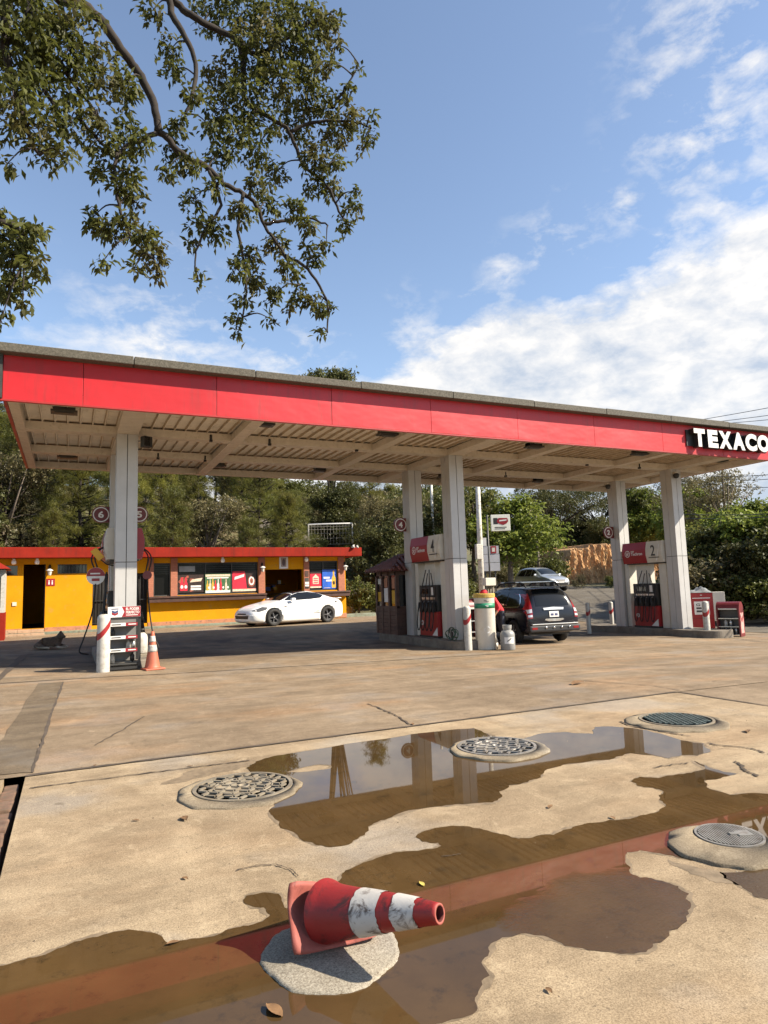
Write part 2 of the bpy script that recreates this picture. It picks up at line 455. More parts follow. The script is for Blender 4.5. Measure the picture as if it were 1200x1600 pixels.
def terrain_mat():
    m, nt, b = newmat('earth_and_litter')
    p = coord(nt, 'Position'); n1_ = noise(nt, p, .25, 6, .6); n2_ = noise(nt, p, 2.2, 6, .7)
    c = mixc(nt, ramp2(nt, n1_, .35, .65), (.055, .06, .022), (.14, .10, .055))
    c = mixc(nt, ramp2(nt, n2_, .45, .7), c, (.07, .085, .025))
    nt.links.new(c, b.inputs['Base Color']); b.inputs['Roughness'].default_value = .95
    bump(nt, b, n2_, .8, .1); return m
M_EARTH = terrain_mat()
def terr_z(x, y):
    ins = sm(-34, -31, x) * (1 - sm(22.5, 25.5, x)) * (1 - sm(28, 31, y))
    return hill(x, y) - .03 - .6 * ins
mb = MB(); mb.add(*grid_sheet(lin(-140, -40, 10) + lin(-37, 45, 2)[0:] + lin(52, 320, 12), lin(-60, -32, 7) + lin(-30, 70, 2) + lin(76, 340, 10), terr_z), 0, True)
struct(mb.build('terrain', M_EARTH))
mb = MB(); mb.add(*grid_sheet(lin(-34, 26, .6), lin(6.37, 12.5, .4) + lin(13, 34, .6), gz), 0, True)
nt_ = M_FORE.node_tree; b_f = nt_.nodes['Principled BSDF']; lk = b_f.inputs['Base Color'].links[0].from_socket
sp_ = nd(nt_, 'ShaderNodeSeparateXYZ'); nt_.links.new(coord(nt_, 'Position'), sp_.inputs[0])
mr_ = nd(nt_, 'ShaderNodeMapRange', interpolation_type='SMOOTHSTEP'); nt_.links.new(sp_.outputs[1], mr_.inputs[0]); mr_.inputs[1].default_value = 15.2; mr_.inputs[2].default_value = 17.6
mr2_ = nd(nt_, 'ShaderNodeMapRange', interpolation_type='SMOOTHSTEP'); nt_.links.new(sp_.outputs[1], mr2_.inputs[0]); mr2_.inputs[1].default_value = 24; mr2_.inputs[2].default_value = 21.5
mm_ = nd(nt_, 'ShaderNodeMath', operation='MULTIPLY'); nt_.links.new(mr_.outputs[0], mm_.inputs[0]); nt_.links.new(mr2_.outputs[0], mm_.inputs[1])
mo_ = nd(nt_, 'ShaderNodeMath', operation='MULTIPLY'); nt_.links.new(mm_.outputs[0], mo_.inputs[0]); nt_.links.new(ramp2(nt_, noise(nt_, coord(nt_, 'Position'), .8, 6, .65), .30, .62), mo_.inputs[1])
nt_.links.new(mixc(nt_, mo_.outputs[0], lk, (.055, .046, .038)), b_f.inputs['Base Color'])  # oil-stain band; its dark colour also deepens the canopy's ground shadow
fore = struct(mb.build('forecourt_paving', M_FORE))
# slabs of the near apron, each a cast slab with real edges
def slab(name, x0, x1, y0, y1, m):
    mb = MB(); xs = lin(x0, x1, 1.5); ys = lin(y0, y1, 1.5)
    mb.add(*grid_sheet(xs, ys, gz)); 
    for (a, b) in (((x0, y0), (x1, y0)), ((x1, y0), (x1, y1)), ((x1, y1), (x0, y1)), ((x0, y1), (x0, y0))):
        za, zb = gz(*a), gz(*b)
        mb.add([(*a, za), (*b, zb), (*b, zb - .3), (*a, za - .3)], [(0, 1, 2, 3)])
    return struct(mb.build(name, m))
slab('apron_slab', -.30, 6.985, -9, 6.335, M_SLAB)
slab('side_slab', 7.0, 30, -9, 6.345, M_FORE)
slab('verge_slab', -30, -.452, -9, 6.345, M_SLAB)
# open joint with broken brick edging at the left of the slab
mb = MB()
mb.lohi((-.57, -9, .0), (-.28, 6.38, .09), 0)
for i in range(36):
    y = 6.21 - i * .26
    mb.box((-.393 + rng.uniform(-.006, .010), y, .145 + rng.uniform(-.03, .015)), (.105, .245, .18), 0, rng.uniform(-.04, .04))
struct(mb.build('slab_gap', M_BRICKT, bevel=.012))

eps = lambda k: (lambda x, y: gz(x, y) + .005 + .002 * k)
def ground_strip(name, px, w, m, k=0, jit=0, sub=6, parent=fore, world=False):
    pts = px if world else [at(*p) for p in px]
    mb = MB(); mb.add(*strip(pts, w, eps(k), jit, len(px) * 7 + int(px[0][0]), sub))
    o = mb.build(name, m, parent); return o
# construction joints
ground_strip('joint', [(-.3, 6.352), (6.99, 6.352)], .05, M_JOINT, 1, .006, 60, world=True)
ground_strip('joint', [(6.993, 6.35), (6.993, -6)], .03, M_JOINT, 1, .005, 40, world=True)
ground_strip('joint', [(0, 1068), (150, 1059), (300, 1051), (600, 1033), (820, 1019)], .07, M_JOINT, 0, .008, 14)
ground_strip('joint', [(99, 1066), (84, 1105), (66, 1160), (50, 1208)], .03, M_JOINT, 1, .006, 12)
ground_strip('joint', [(47, 1232), (150, 1219), (300, 1200), (390, 1189)], .018, M_JOINT, 1, .008, 16)
ground_strip('joint', [(880, 1062), (1020, 1072), (1062, 1079)], .02, M_JOINT, 1, .006, 10)
# repaired strip running away from the gap
pa = [at(60, 1068), at(99, 1066), at(84, 1105), at(50, 1208), at(-30, 1215), at(-8, 1176), at(20, 1130)]
mb = MB(); poly = rough_edge([(p.x, p.y) for p in pa], .03, 2, 4)
mb.add(*fill_poly(poly, eps(0))); mb.build('repair_patch', M_STRIP, fore)
# drain slot under the canopy
ground_strip('drain_slot', [(-14, 1072), (38, 1024)], .14, M_CRACK, 1, .01, 10)
# cracks
for i, (c, w) in enumerate([
    ([(370, 1361), (400, 1354), (430, 1352), (455, 1360), (466, 1371)], .008),
    ([(1107, 1161), (1120, 1165), (1160, 1168), (1180, 1172), (1195, 1177)], .02),
    ([(969, 1128), (982, 1134), (1016, 1140), (1046, 1146), (1080, 1151)], .02),
    ([(1148, 1190), (1157, 1196), (1166, 1206), (1186, 1214)], .022),
    ([(575, 1100), (600, 1110), (618, 1118), (640, 1132)], .02),
    ([(1020, 1200), (1050, 1196), (1075, 1193)], .012), ([(690, 1340), (720, 1336)], .006),
    
    ([(150, 1165), (190, 1142), (225, 1120)], .015)]):
    ground_strip('crack', c, w, M_CRACK, 1, .0035 if c[0][1] > 1250 else .012, 9)

# ------------------------------------------------------------------ standing water
def puddle_mat():
    m, nt, b = newmat('shallow_water')
    p = coord(nt, 'Position'); n_ = noise(nt, p, 1.6, 6, .6); n2_ = noise(nt, p, 9, 5, .7); lg = noise(nt, p, 1.15, 3, .5)
    c = mixc(nt, ramp2(nt, n_, .3, .7), (.046, .027, .011), (.085, .049, .019))
    c = mixc(nt, ramp2(nt, n2_, .55, .75), c, (.036, .023, .011))
    nt.links.new(c, b.inputs['Base Color'])
    film = None
    for (u_, v_, rad) in ((965, 1432, .36), (1185, 1388, .42)):
        q_ = at(u_, v_); dd = nd(nt, 'ShaderNodeVectorMath', operation='DISTANCE'); pw_ = nd(nt, 'ShaderNodeVectorMath', operation='ADD'); nt.links.new(p, pw_.inputs[0]); ns_ = nd(nt, 'ShaderNodeTexNoise'); ns_.inputs['Scale'].default_value = 3.0; nt.links.new(p, ns_.inputs['Vector']); sc_ = nd(nt, 'ShaderNodeVectorMath', operation='SCALE'); nt.links.new(ns_.outputs['Color'], sc_.inputs[0]); sc_.inputs['Scale'].default_value = .5; nt.links.new(sc_.outputs[0], pw_.inputs[1]); nt.links.new(pw_.outputs[0], dd.inputs[0]); dd.inputs[1].default_value = q_ + Vector((.25, .25, .25))
        mr = nd(nt, 'ShaderNodeMapRange'); nt.links.new(dd.outputs['Value'], mr.inputs[0]); mr.inputs[1].default_value = rad * 1.3; mr.inputs[2].default_value = rad * .7; mr.inputs[3].default_value = 0; mr.inputs[4].default_value = 1
        if film is None: film = mr.outputs[0]
        else:
            mx = nd(nt, 'ShaderNodeMath', operation='MAXIMUM'); nt.links.new(film, mx.inputs[0]); nt.links.new(mr.outputs[0], mx.inputs[1]); film = mx.outputs[0]
    r_ = ramp2(nt, film, 0, 1, (.018, .018, .018, 1), (.22, .22, .22, 1)); nt.links.new(r_, b.inputs['Roughness'])
    b.inputs['IOR'].default_value = 1.34; b.inputs['Specular IOR Level'].default_value = .5
    h = nd(nt, 'ShaderNodeMath', operation='MULTIPLY'); nt.links.new(noise(nt, p, 70, 3, .6), h.inputs[0]); nt.links.new(film, h.inputs[1])
    bump(nt, b, h.outputs[0], .35, .006); return m
M_WATER = puddle_mat()
M_DAMP = mat('damp_concrete', (.185, .138, .088), .65, var=.30, vscale=14, bumps=.4, bscale=70, spec=.3)
PUD = {
 'upper': [(385,1200),(400,1190),(420,1184),(450,1178),(500,1170),(560,1160),(600,1155),(640,1148),(700,1141),(740,1138),(762,1147),(776,1152),(800,1156),(825,1152),(850,1146),(880,1144),(910,1146),(927,1147),(930,1136),(950,1135),(990,1138),(1010,1141),(1040,1149),(1065,1157),(1100,1162),(1110,1175),(1090,1181),(1065,1180),(1045,1185),(1020,1180),(985,1177),(960,1185),(920,1190),(880,1195),(855,1202),(845,1215),(825,1222),(795,1227),(780,1237),(782,1247),(770,1254),(725,1257),(690,1260),(650,1265),(615,1275),(595,1282),(575,1292),(570,1305),(550,1317),(525,1323),(495,1321),(475,1315),(450,1297),(430,1280),(422,1270),(430,1260),(425,1240),(440,1215),(400,1210)],
 'lower': [(1215,1240),(1165,1240),(1140,1242),(1104,1230),(1100,1220),(1130,1214),(1152,1209),(1130,1206),(1104,1197),(1084,1189),(1102,1202),(1084,1206),(1060,1210),(1030,1216),(1000,1214),(986,1221),(996,1228),(1020,1231),(1037,1237),(1030,1250),(1040,1260),(1025,1270),(995,1277),(970,1281),(940,1285),(900,1291),(880,1297),(865,1305),(840,1306),(820,1310),(800,1309),(775,1302),(750,1295),(715,1291),(680,1294),(660,1300),(650,1308),(660,1315),(685,1317),(690,1322),(675,1327),(645,1330),(620,1332),(600,1337),(575,1346),(550,1357),(535,1365),(530,1377),(480,1388),(448,1420),(442,1411),(435,1397),(410,1395),(385,1400),(380,1407),(395,1417),(412,1418),(422,1430),(410,1440),(380,1447),(360,1452),(345,1459),(300,1467),(262,1474),(250,1462),(230,1457),(200,1453),(170,1459),(135,1467),(100,1480),(60,1495),(30,1502),(0,1510),(-60,1535),(-120,1700),(300,1720),(640,1700),(682,1600),(715,1592),(745,1580),(742,1565),(750,1545),(765,1525),(755,1510),(755,1500),(765,1487),(767,1475),(785,1465),(815,1459),(840,1462),(870,1471),(900,1481),(940,1487),(970,1491),(1010,1488),(1020,1475),(1045,1455),(1072,1432),(1080,1415),(1077,1397),(1060,1385),(1035,1377),(1000,1372),(985,1365),(985,1355),(977,1340),(980,1332),(1000,1329),(1040,1336),(1080,1345),(1160,1345),(1230,1330)],
 'corner': [(1130,1364),(1165,1361),(1200,1358),(1290,1354),(1290,1415),(1200,1405),(1180,1402),(1165,1390),(1150,1380),(1135,1372)]}
DRY = {'upper': [[(447,1207),(470,1200),(500,1194.5),(518,1196),(516,1201),(495,1204),(470,1207)]], 'lower': [], 'corner': []}
slab_top = lambda x, y: gz(x, y) + .0018
for i, (k, px) in enumerate(PUD.items()):
    poly = [at(*p) for p in px]
    poly = rough_edge([(p.x, p.y) for p in poly], .02, 2, 11 + i)
    holes = [rough_edge([(q.x, q.y) for q in [at(*p) for p in h]], .01, 2, 5) for h in DRY[k]]
    mb = MB(); mb.add(*fill_poly(poly, slab_top, holes), 0, True)
    struct(mb.build('puddle', M_WATER))
    cen = [Vector(p) for p in rough_edge([tuple(at(*p))[:2] for p in px], .015, 1, 41 + i)]; ar = sum(cen[j].x * cen[(j + 1) % len(cen)].y - cen[(j + 1) % len(cen)].x * cen[j].y for j in range(len(cen))); sg = 1 if ar > 0 else -1; out = []
    for j, p in enumerate(cen):
        tt = cen[(j + 2) % len(cen)] - cen[j - 2]; tt = tt.normalized() if tt.length > 1e-6 else Vector((1, 0))
        out.append(p + Vector((tt.y, -tt.x)) * sg * (.003 + .020 * abs(math.sin(j * .37 + i) * math.sin(j * .11 + 2))))
    mb = MB(); hs_ = []
    for h in DRY[k]:
        hp = [Vector(at(*p)[:2]) for p in h]; hc = sum(hp, Vector((0, 0))) / len(hp); hs_.append([hc + (q_ - hc) * .86 for q_ in hp])
    mb.add(*fill_poly(rough_edge(out, .01, 1, 5), lambda x, y: gz(x, y) + .0009, hs_)); mb.build('damp_fringe', M_DAMP, fore)
# darker damp rims where the water has drawn back
for j, px in enumerate([[(1044,1342),(1075,1352),(1110,1358),(1140,1366),(1155,1384),(1120,1380),(1080,1366),(1050,1352)],
                        [(300,1203),(360,1193),(400,1186),(392,1196),(350,1206),(290,1222),(250,1226)]]):
    poly = rough_edge([(q.x, q.y) for q in [at(*p) for p in px]], .03, 3, 31 + j)
    mb = MB(); mb.add(*fill_poly(poly, lambda x, y: gz(x, y) + .0009)); mb.build('damp_patch', M_DAMP, fore)

# ------------------------------------------------------------------ manholes with raised collars
def manhole(name, label, cpx, collar_px, r_cover, r_collar, m_top, kind, seed, m_rim=None, h=.013):
    c = at(*cpx); cc = at(*collar_px); t = thing(name, label, 'manhole', (c.x, c.y, gz(c.x, c.y)), 0, None)
    rr = random.Random(seed); n = 72; ox, oy = cc.x - c.x, cc.y - c.y
    mb = MB(); vs = []; fs = []
    jit = [1 + .025 * math.sin(5 * a + seed) + .02 * math.sin(11 * a + 2 * seed) + rr.uniform(-.008, .008) for a in [2 * math.pi * j / n for j in range(n)]]
    prof = [(r_collar, -.02), (r_collar * .992, h * .70), (r_collar * .965, h * .93), (r_cover * 1.02, h), (r_cover * 1.02, h - .06)]
    for k, (r_, z_) in enumerate(prof):
        w = (1, 1, .97, 0, 0)[k]
        for j in range(n):
            a = 2 * math.pi * j / n; q = r_ * (jit[j] if k < 2 else 1)
            vs.append((ox * w + q * math.cos(a), oy * w + q * math.sin(a), z_))
    for k in range(len(prof) - 1):
        for j in range(n): fs.append((k * n + j, k * n + (j + 1) % n, (k + 1) * n + (j + 1) % n, (k + 1) * n + j))
    mb.add(vs, fs, 0, True); mb.build('collar', M_COLLAR, t)
    R_ = r_cover
    mb = MB(); mb.lathe([(R_ * 1.0, h - .05), (R_ * 1.0, h + .006), (R_ * .93, h + .006), (R_ * .93, h - .006)], n=60, smooth=False)
    mb.build('rim', m_rim or M_IRON, t)
    mb = MB(); mb.lathe([(R_ * .925, h - .03), (R_ * .925, h - .006), (0, h - .006)], n=60, smooth=False, mi=1)
    if kind == 'chevron':
        nb = 9; st = 2 * R_ * .88 / nb
        for a in range(nb):
            y = -R_ * .86 + (a + .5) * st; half = math.sqrt(max(0, (R_ * .88) ** 2 - y * y)); nx = int(2 * half / (st * .78))
            for b in range(nx):
                x = -half + (b + .5) * 2 * half / max(1, nx)
                if math.hypot(x, y) < R_ * .15: continue
                mb.box((x, y, h + .002), (st * .95, st * .30, .012), 0, R(38 if (b + a) % 2 else -38))
        mb.lathe([(R_ * .13, h - .003), (R_ * .13, h + .008), (R_ * .09, h + .008), (R_ * .09, h)], n=24)
        mb.lathe([(R_ * .60, h - .003), (R_ * .60, h + .006), (R_ * .57, h + .006), (R_ * .57, h - .002)], n=48)
    elif kind == 'stud':
        nb = 13; st = 2 * R_ * .9 / nb
        for a in range(nb):
            for b in range(nb):
                x = -R_ * .9 + (b + .5) * st + (st / 2 if a % 2 else 0); y = -R_ * .9 + (a + .5) * st
                if math.hypot(x, y) < R_ * .86: mb.box((x, y, h + .003), (st * .55, st * .55, .016), 0, R(45))
    else:
        nb = 22; st = 2 * R_ * .9 / nb
        for a in range(nb):
            x = -R_ * .9 + (a + .5) * st; half = math.sqrt((R_ * .9) ** 2 - x * x)
            mb.box((x, 0, h + .002), (st * .5, 2 * half, .014))
        mb.box((R_ * .12, -R_ * .05, h + .006), (.05, .03, .02)); mb.box((R_ * .42, -R_ * .05, h + .008), (.075, .07, .012))
    mb.build('cover', [m_top, mat('packed_dirt', (.125, .098, .066), .95, var=.4, vscale=20)], t)
    if kind == 'rib': t.rotation_euler = (0, 0, R(-22)); t.children[0].rotation_euler = (0, 0, R(22))
    return t
def pxrad(u, v, wpx):
    a = at(u - wpx / 2, v); b = at(u + wpx / 2, v); return (b - a).length / 2
manhole('manhole', 'large iron manhole cover with leaf litter on its chevron tread, left of the upper puddle', (380, 1231), (375, 1235), pxrad(380, 1231, 149), pxrad(375, 1235, 184), M_IRON, 'chevron', 2)
manhole('manhole', 'pale worn manhole cover ringed by the upper puddle', (776, 1169), (779, 1171), pxrad(776, 1169, 124), pxrad(779, 1171, 154), M_IRONL, 'chevron', 5, M_IRONL, .019)
manhole('manhole', 'studded greenish manhole cover with wet gleaming studs, farthest right on the apron', (1057, 1126), (1057, 1129), pxrad(1057, 1126, 116), pxrad(1057, 1129, 160), M_IRONG, 'stud', 8)
manhole('drain_grate', 'small round ribbed drain grate set in a wide concrete collar at the right edge', (1140, 1311), (1133, 1324), pxrad(1140, 1311, 104), pxrad(1133, 1324, 176), M_IRONL, 'rib', 12, M_IRONL, .019)
# round pale concrete pad under the fallen cone
cpd = at(517, 1490); mb = MB(); rr = random.Random(9); n = 90
for k, (s_, z_) in enumerate([(1, .0), (.985, .008), (.93, .011), (0, .012)]):
    for j in range(n):
        a = 2 * math.pi * j / n; q = .272 * s_ * (1 + .03 * math.sin(3 * a + 1) + .02 * math.sin(7 * a) + rr.uniform(-.012, .012) * (1 if k < 2 else 0))
        mb.v.append((q * math.cos(a), q * math.sin(a), z_))
for k in range(3):
    for j in range(n): mb.f.append((k * n + j, k * n + (j + 1) % n, (k + 1) * n + (j + 1) % n, (k + 1) * n + j)); mb.mi.append(0); mb.sm.append(True)
struct(mb.build('concrete_pad', M_PALE, loc=(cpd.x, cpd.y, gz(cpd.x, cpd.y))))

# ------------------------------------------------------------------ road, kerbs, bank
cl = [(32, 2), (27.5, 10), (25.0, 18), (25.0, 26), (27, 35), (25, 45), (17, 55), (4, 64), (-12, 72)]
def smooth_line(pts, sub=6):
    out = []
    P = [Vector(p) for p in pts]
    for i in range(len(P) - 1):
        p0, p1, p2, p3 = P[max(0, i - 1)], P[i], P[i + 1], P[min(len(P) - 1, i + 2)]
        for k in range(sub):
            t = k / sub
            out.append(.5 * ((2 * p1) + (p2 - p0) * t + (2 * p0 - 5 * p1 + 4 * p2 - p3) * t * t + (-p0 + 3 * p1 - 3 * p2 + p3) * t ** 3))
    out.append(P[-1]); return out
rl = smooth_line(cl, 8); mb = MB(); vs = []; fs = []; nn = 9
for i, p in enumerate(rl):
    t = (rl[min(i + 1, len(rl) - 1)] - rl[max(i - 1, 0)]).normalized(); nrm = Vector((t.y, -t.x))
    for j in range(nn):
        q = p + nrm * (j / (nn - 1) - .5) * 9.5
        vs.append((q.x, q.y, hill(q.x, q.y) + .012 + .02 * (1 - abs(j / (nn - 1) - .5) * 2) + (.05 if q.x > 25.5 or q.y > 33 else 0)))
for i in range(len(rl) - 1):
    for j in range(nn - 1): a = i * nn + j; fs.append((a, a + 1, a + nn + 1, a + nn))
mb.add(vs, fs, 0, True); struct(mb.build('road', M_ROAD))
k0, k1 = at(1118, 975), at(1260, 971)
mb = MB(); d = (k1 - k0); 
mb.box(((k0.x + k1.x) / 2, (k0.y + k1.y) / 2, gz(k0.x, k0.y) + .03), (d.length, .25, .28), 0, math.atan2(d.y, d.x)); 
tag(mb.build('kerb', M_ISL, bevel=.02), 'low grey kerb beside the road behind the red oil rack', 'kerb')
M_BANK, nt, b = newmat('red_earth')
p = coord(nt, 'Position'); c = mixc(nt, ramp2(nt, noise(nt, coord(nt, 'Position', (1.2, 1.2, .8)), 1.2, 7, .7, .8), .3, .7), (.34, .165, .07), (.62, .38, .18))
nt.links.new(c, b.inputs['Base Color']); b.inputs['Roughness'].default_value = .95; bump(nt, b, noise(nt, p, 1.8, 7, .7, .6), 1.0, .35)
A = at_r(862, 912, 52); B = at_r(1105, 914, 62); A.z = hill(A.x, A.y); B.z = hill(B.x, B.y)
ax = Vector((B.x - A.x, B.y - A.y, 0)); L = ax.length; ax.normalize(); back = Vector((-ax.y, ax.x, 0))
if back.y < 0: back = -back
mb = MB(); nu, nv = 240, 40; vs = []; fs = []
for i in range(nu + 1):
    s = i / nu; hh = 3.3 * sm(0, .2, s) * (1 - .25 * sm(.75, 1, s)) + .20 * math.sin(s * 21) + .10 * math.sin(s * 47) + .06 * math.sin(s * 131)
    for j in range(nv + 1):
        t = j / nv
        q = A + ax * (s * L)
        dep = t * 1.6 if t < .6 else .96 + (t - .6) * 30
        zz = hh * sm(0, .6, t)
        wob = (.10 * math.sin(s * 60 + zz * 2.6) + .16 * math.sin(s * 170 - zz * 3.4 + 1) + .10 * math.sin(s * 310 - zz * 4.5) + .05 * math.sin(s * 560 + zz * 9) + rng.uniform(-.03, .03)) * (1 - sm(.55, .7, t))
        q = q + back * (dep + wob * .7)
        vs.append((q.x, q.y, max(hill(q.x, q.y) - .3, A.z - .3 + zz + .12 * wob)))
for i in range(nu):
    for j in range(nv): a = i * (nv + 1) + j; fs.append((a, a + nv + 1, a + nv + 2, a + 1))
mb.add(vs, fs, 0, False); struct(mb.build('earth_bank', M_BANK))

# grit lying in the joints and on the slab: nobody could count it
mb = MB(); rg = random.Random(77)
for i in range(1100):
    if i < 500: x, y = rg.uniform(-.2, 6.9), 6.35 + rg.gauss(0, .05)
    elif i < 650: x, y = 6.99 + rg.gauss(0, .04), rg.uniform(1, 6.3)
    else: x, y = rg.uniform(-.2, 6.5), rg.uniform(1.6, 9)
    s_ = rg.choice([.002, .003, .003, .004, .006]) * rg.uniform(.7, 1.3); z = gz(x, y)
    P_ = [(x + s_ * math.cos(a) * rg.uniform(.6, 1), y + s_ * math.sin(a) * rg.uniform(.6, 1), z) for a in (0, 1.26, 2.5, 3.77, 5.0)] + [(x, y, z + s_ * .8)]
    mb.add(P_, [(0, 1, 5), (1, 2, 5), (2, 3, 5), (3, 4, 5), (4, 0, 5)], rg.choice([0, 0, 1]))
gr = mb.build('grit', [mat('grit_dark', (.07, .05, .035), .9, var=.5, vscale=40), mat('grit_pale', (.30, .25, .18), .9, var=.4, vscale=40)]); gr['kind'] = 'stuff'; gr['label'] = 'loose dark grit and small stones scattered over the paving'

# ------------------------------------------------------------------ litter on the slab
M_LEAFD = mat('dead_leaf', (.16, .085, .035), .8, var=.4, vscale=30)
M_LEAFY = mat('yellow_leaf', (.35, .28, .06), .7, var=.3, vscale=30)
def leaf_mesh(L, W, mid):
    mb = MB(); n = 6; vs = []
    for i in range(n + 1):
        t = i / n; w = W * math.sin(math.pi * min(1, t * .97 + .03)) ** .8 * (1 - .3 * t); z = .006 + .10 * L * math.sin(t * 2.6)
        vs += [((t - .5) * L, -w, z + .10 * W), ((t - .5) * L, 0, z), ((t - .5) * L, w, z + .22 * W)]
    fs = []
    for i in range(n):
        for k in (0, 1): a = 3 * i + k; fs.append((a, a + 1, a + 4, a + 3))
    mb.add(vs, fs, 0, True); return mb
for i, (u, v, s, y, lab) in enumerate([
    (288, 1281, .10, 0, 'curled brown leaf on the dry slab below the left manhole'), (903, 1069, .26, 0, 'dark crumpled leaf litter on the paving beyond the joint'),
    (289, 1374, .045, 0, 'small dark leaf scrap on the dry slab left of the cone'), (270, 1476, .06, 0, 'dark leaf at the edge of the lower puddle'),
    (659, 1383, .05, 1, 'yellow leaf floating in the puddle beside the cone tip'), (428, 1582, .09, 0, 'brown leaf clump in the water at the bottom edge'),
    (297, 1198, .05, 0, 'small dark leaf on the joint above the left manhole'), (858, 1550, .04, 0, 'small dark scrap on the dry slab at lower right'),
    (645, 1132, .07, 0, 'dark leaf lying on the slab joint above the puddle'), (860, 1262, .06, 0, 'brown leaf on the dry tongue between the puddles'),
    (957, 1279, .05, 0, 'small leaf on the rim of the lower puddle'), (1168, 1144, .12, 0, 'twig shaped leaf right of the studded manhole'),
    (212, 1283, .05, 0, 'grey leaf scrap on the dry slab, left of the curled brown leaf'), (333, 1372, .03, 0, 'tiny crumb on the slab'),
    (148, 1197, .06, 0, 'dark leaf lying on the long joint near the gap')][:13] + [(148, 1197, .06, 0, 'dark leaf lying on the long joint near the brick lined gap')]):
    q = at(u, v); o = leaf_mesh(s, s * .28, 0).build('fallen_leaf', M_LEAFY if y else M_LEAFD, loc=(q.x, q.y, gz(q.x, q.y) - .002))
    o.rotation_euler = (0, 0, rng.uniform(0, 6.28)); tag(o, lab, 'leaf', 'leaves fallen on the paving')

# ------------------------------------------------------------------ traffic cones
def scuffed(name, col, scuff, amt=.5, sc=14, rough=.55):
    m, nt, b = newmat(name); p = coord(nt, 'Object')
    n_ = noise(nt, p, sc, 8, .72, .8); n2_ = noise(nt, p, 3.5, 5, .6)
    c = mixc(nt, ramp2(nt, n2_, .3, .75), tuple(x * .78 for x in col), tuple(min(1, x * 1.15) for x in col))
    c = mixc(nt, ramp2(nt, n_, .70 - amt * .26, .80 - amt * .24), c, scuff)
    nt.links.new(c, b.inputs['Base Color']); b.inputs['Roughness'].default_value = rough
    bump(nt, b, noise(nt, p, 40, 5, .7), .35, .004); return m
M_CRED = scuffed('cone_red', (.24, .013, .011), (.05, .013, .010), .68, 8)
M_CPINK = scuffed('cone_plate_faded', (.28, .070, .052), (.12, .026, .02), .70, 8, .7)
M_CWHITE = scuffed('cone_white_band', (.46, .43, .39), (.09, .065, .05), .70, 15, .6)
M_CDARK = mat('cone_inside', (.12, .02, .015), .8)
# the fallen, crumpled one in the foreground
zg = .262
base = Vector((.97, 2.72, zg)); t = thing('traffic_cone', 'battered red and white traffic cone tipped over in the puddle', 'traffic cone', base)
lp = lambda p: Vector(p) - base
tip = lp((1.232, 2.262, .507)); c0 = lp((.968, 2.733, .385))
ctrl = [c0, c0 + Vector((.060, -.13, .030)), c0.lerp(tip, .62) + Vector((0, 0, .012)), tip]
def bez(t_, P=ctrl):
    a = [P[i].lerp(P[i + 1], t_) for i in range(3)]; b_ = [a[i].lerp(a[i + 1], t_) for i in range(2)]; return b_[0].lerp(b_[1], t_)
N, S = 40, 26
def cone_surface(t0, t1, steps, off, mb, mi, flip=False, ragged=0, seed=0):
    rr = random.Random(seed); vs = []; fs = []
    for i in range(steps + 1):
        tt = t0 + (t1 - t0) * i / steps
        for j in range(N):
            ts = tt
            if ragged and i in (0, steps): ts = tt + ragged * (.35 * math.sin(j * .8 + seed) + .45 * rr.uniform(-1, 1))
            p_ = bez(ts); tg = (bez(min(1, ts + .02)) - bez(max(0, ts - .02))).normalized()
            u_ = tg.cross(Vector((0, 0, 1))).normalized(); w_ = u_.cross(tg)
            r_ = .117 * (1 - ts) + .034 * ts + off + (.006 * (1 - sm(0, .12, ts)))
            an = 2 * math.pi * j / N
            dent = 1 - .16 * math.exp(-((an - 4.35) / .5) ** 2) * math.exp(-((ts - .10) / .12) ** 2) + .03 * math.sin(2 * an + 5 * ts)
            vs.append(p_ + (u_ * math.cos(an) + w_ * math.sin(an)) * r_ * dent)
    for i in range(steps):
        for j in range(N):
            f = (i * N + j, i * N + (j + 1) % N, (i + 1) * N + (j + 1) % N, (i + 1) * N + j); fs.append(f)
    mb.add(vs, fs, mi, True)
mb = MB(); cone_surface(0, 1, 40, 0, mb, 0)
o = len(mb.v)
# open tip: inner wall
cone_surface(1, .7, 8, -.008, mb, 1)
a0 = 40 * N
for j in range(N): mb.f.append((a0 + j, a0 + (j + 1) % N, o + (j + 1) % N, o + j)); mb.mi.append(2); mb.sm.append(True)
mb.build('cone_body', [M_CRED, M_CDARK, M_CPINK], t)
for k, (a_, b_) in enumerate([(.40, .60), (.70, .86)]):
    mb = MB(); cone_surface(a_, b_, 8, .0022, mb, 0, ragged=.012, seed=k + 3); mb.build('white_band', M_CWHITE, t)
# bent square base plate
pA, pB, pC, pD = (lp(p) for p in ((.822, 2.781, .515), (.795, 2.655, .285), (1.165, 2.64, .285), (1.12, 2.90, .40)))
mb = MB(); n = 14; vs = []; fs = []
def plate(u_, v_):
    q = pB.lerp(pC, u_).lerp(pA.lerp(pD, u_), v_)
    nrm = Vector((-.1, -.85, .5)).normalized()
    q = q - nrm * (.05 * math.sin(math.pi * u_) * math.sin(math.pi * v_)) + nrm * .028 * math.sin(5 * u_ + 2) * (1 - v_) + nrm * .022 * math.sin(7 * v_ + 3 * u_)
    q.z = max(q.z, .02); return q
for side_ in (0, 1):
    for i in range(n + 1):
        for j in range(n + 1):
            u_, v_ = i / n, j / n
            u_ = .5 + (u_ - .5) * (1 - .06 * (abs(2 * v_ - 1) ** 6)); v_ = .5 + (v_ - .5) * (1 - .06 * (abs(2 * i / n - 1) ** 6))
            vs.append(plate(u_, v_) + Vector((.05, .85, -.4)).normalized() * (.0 if side_ == 0 else .026))
m1_ = (n + 1) ** 2
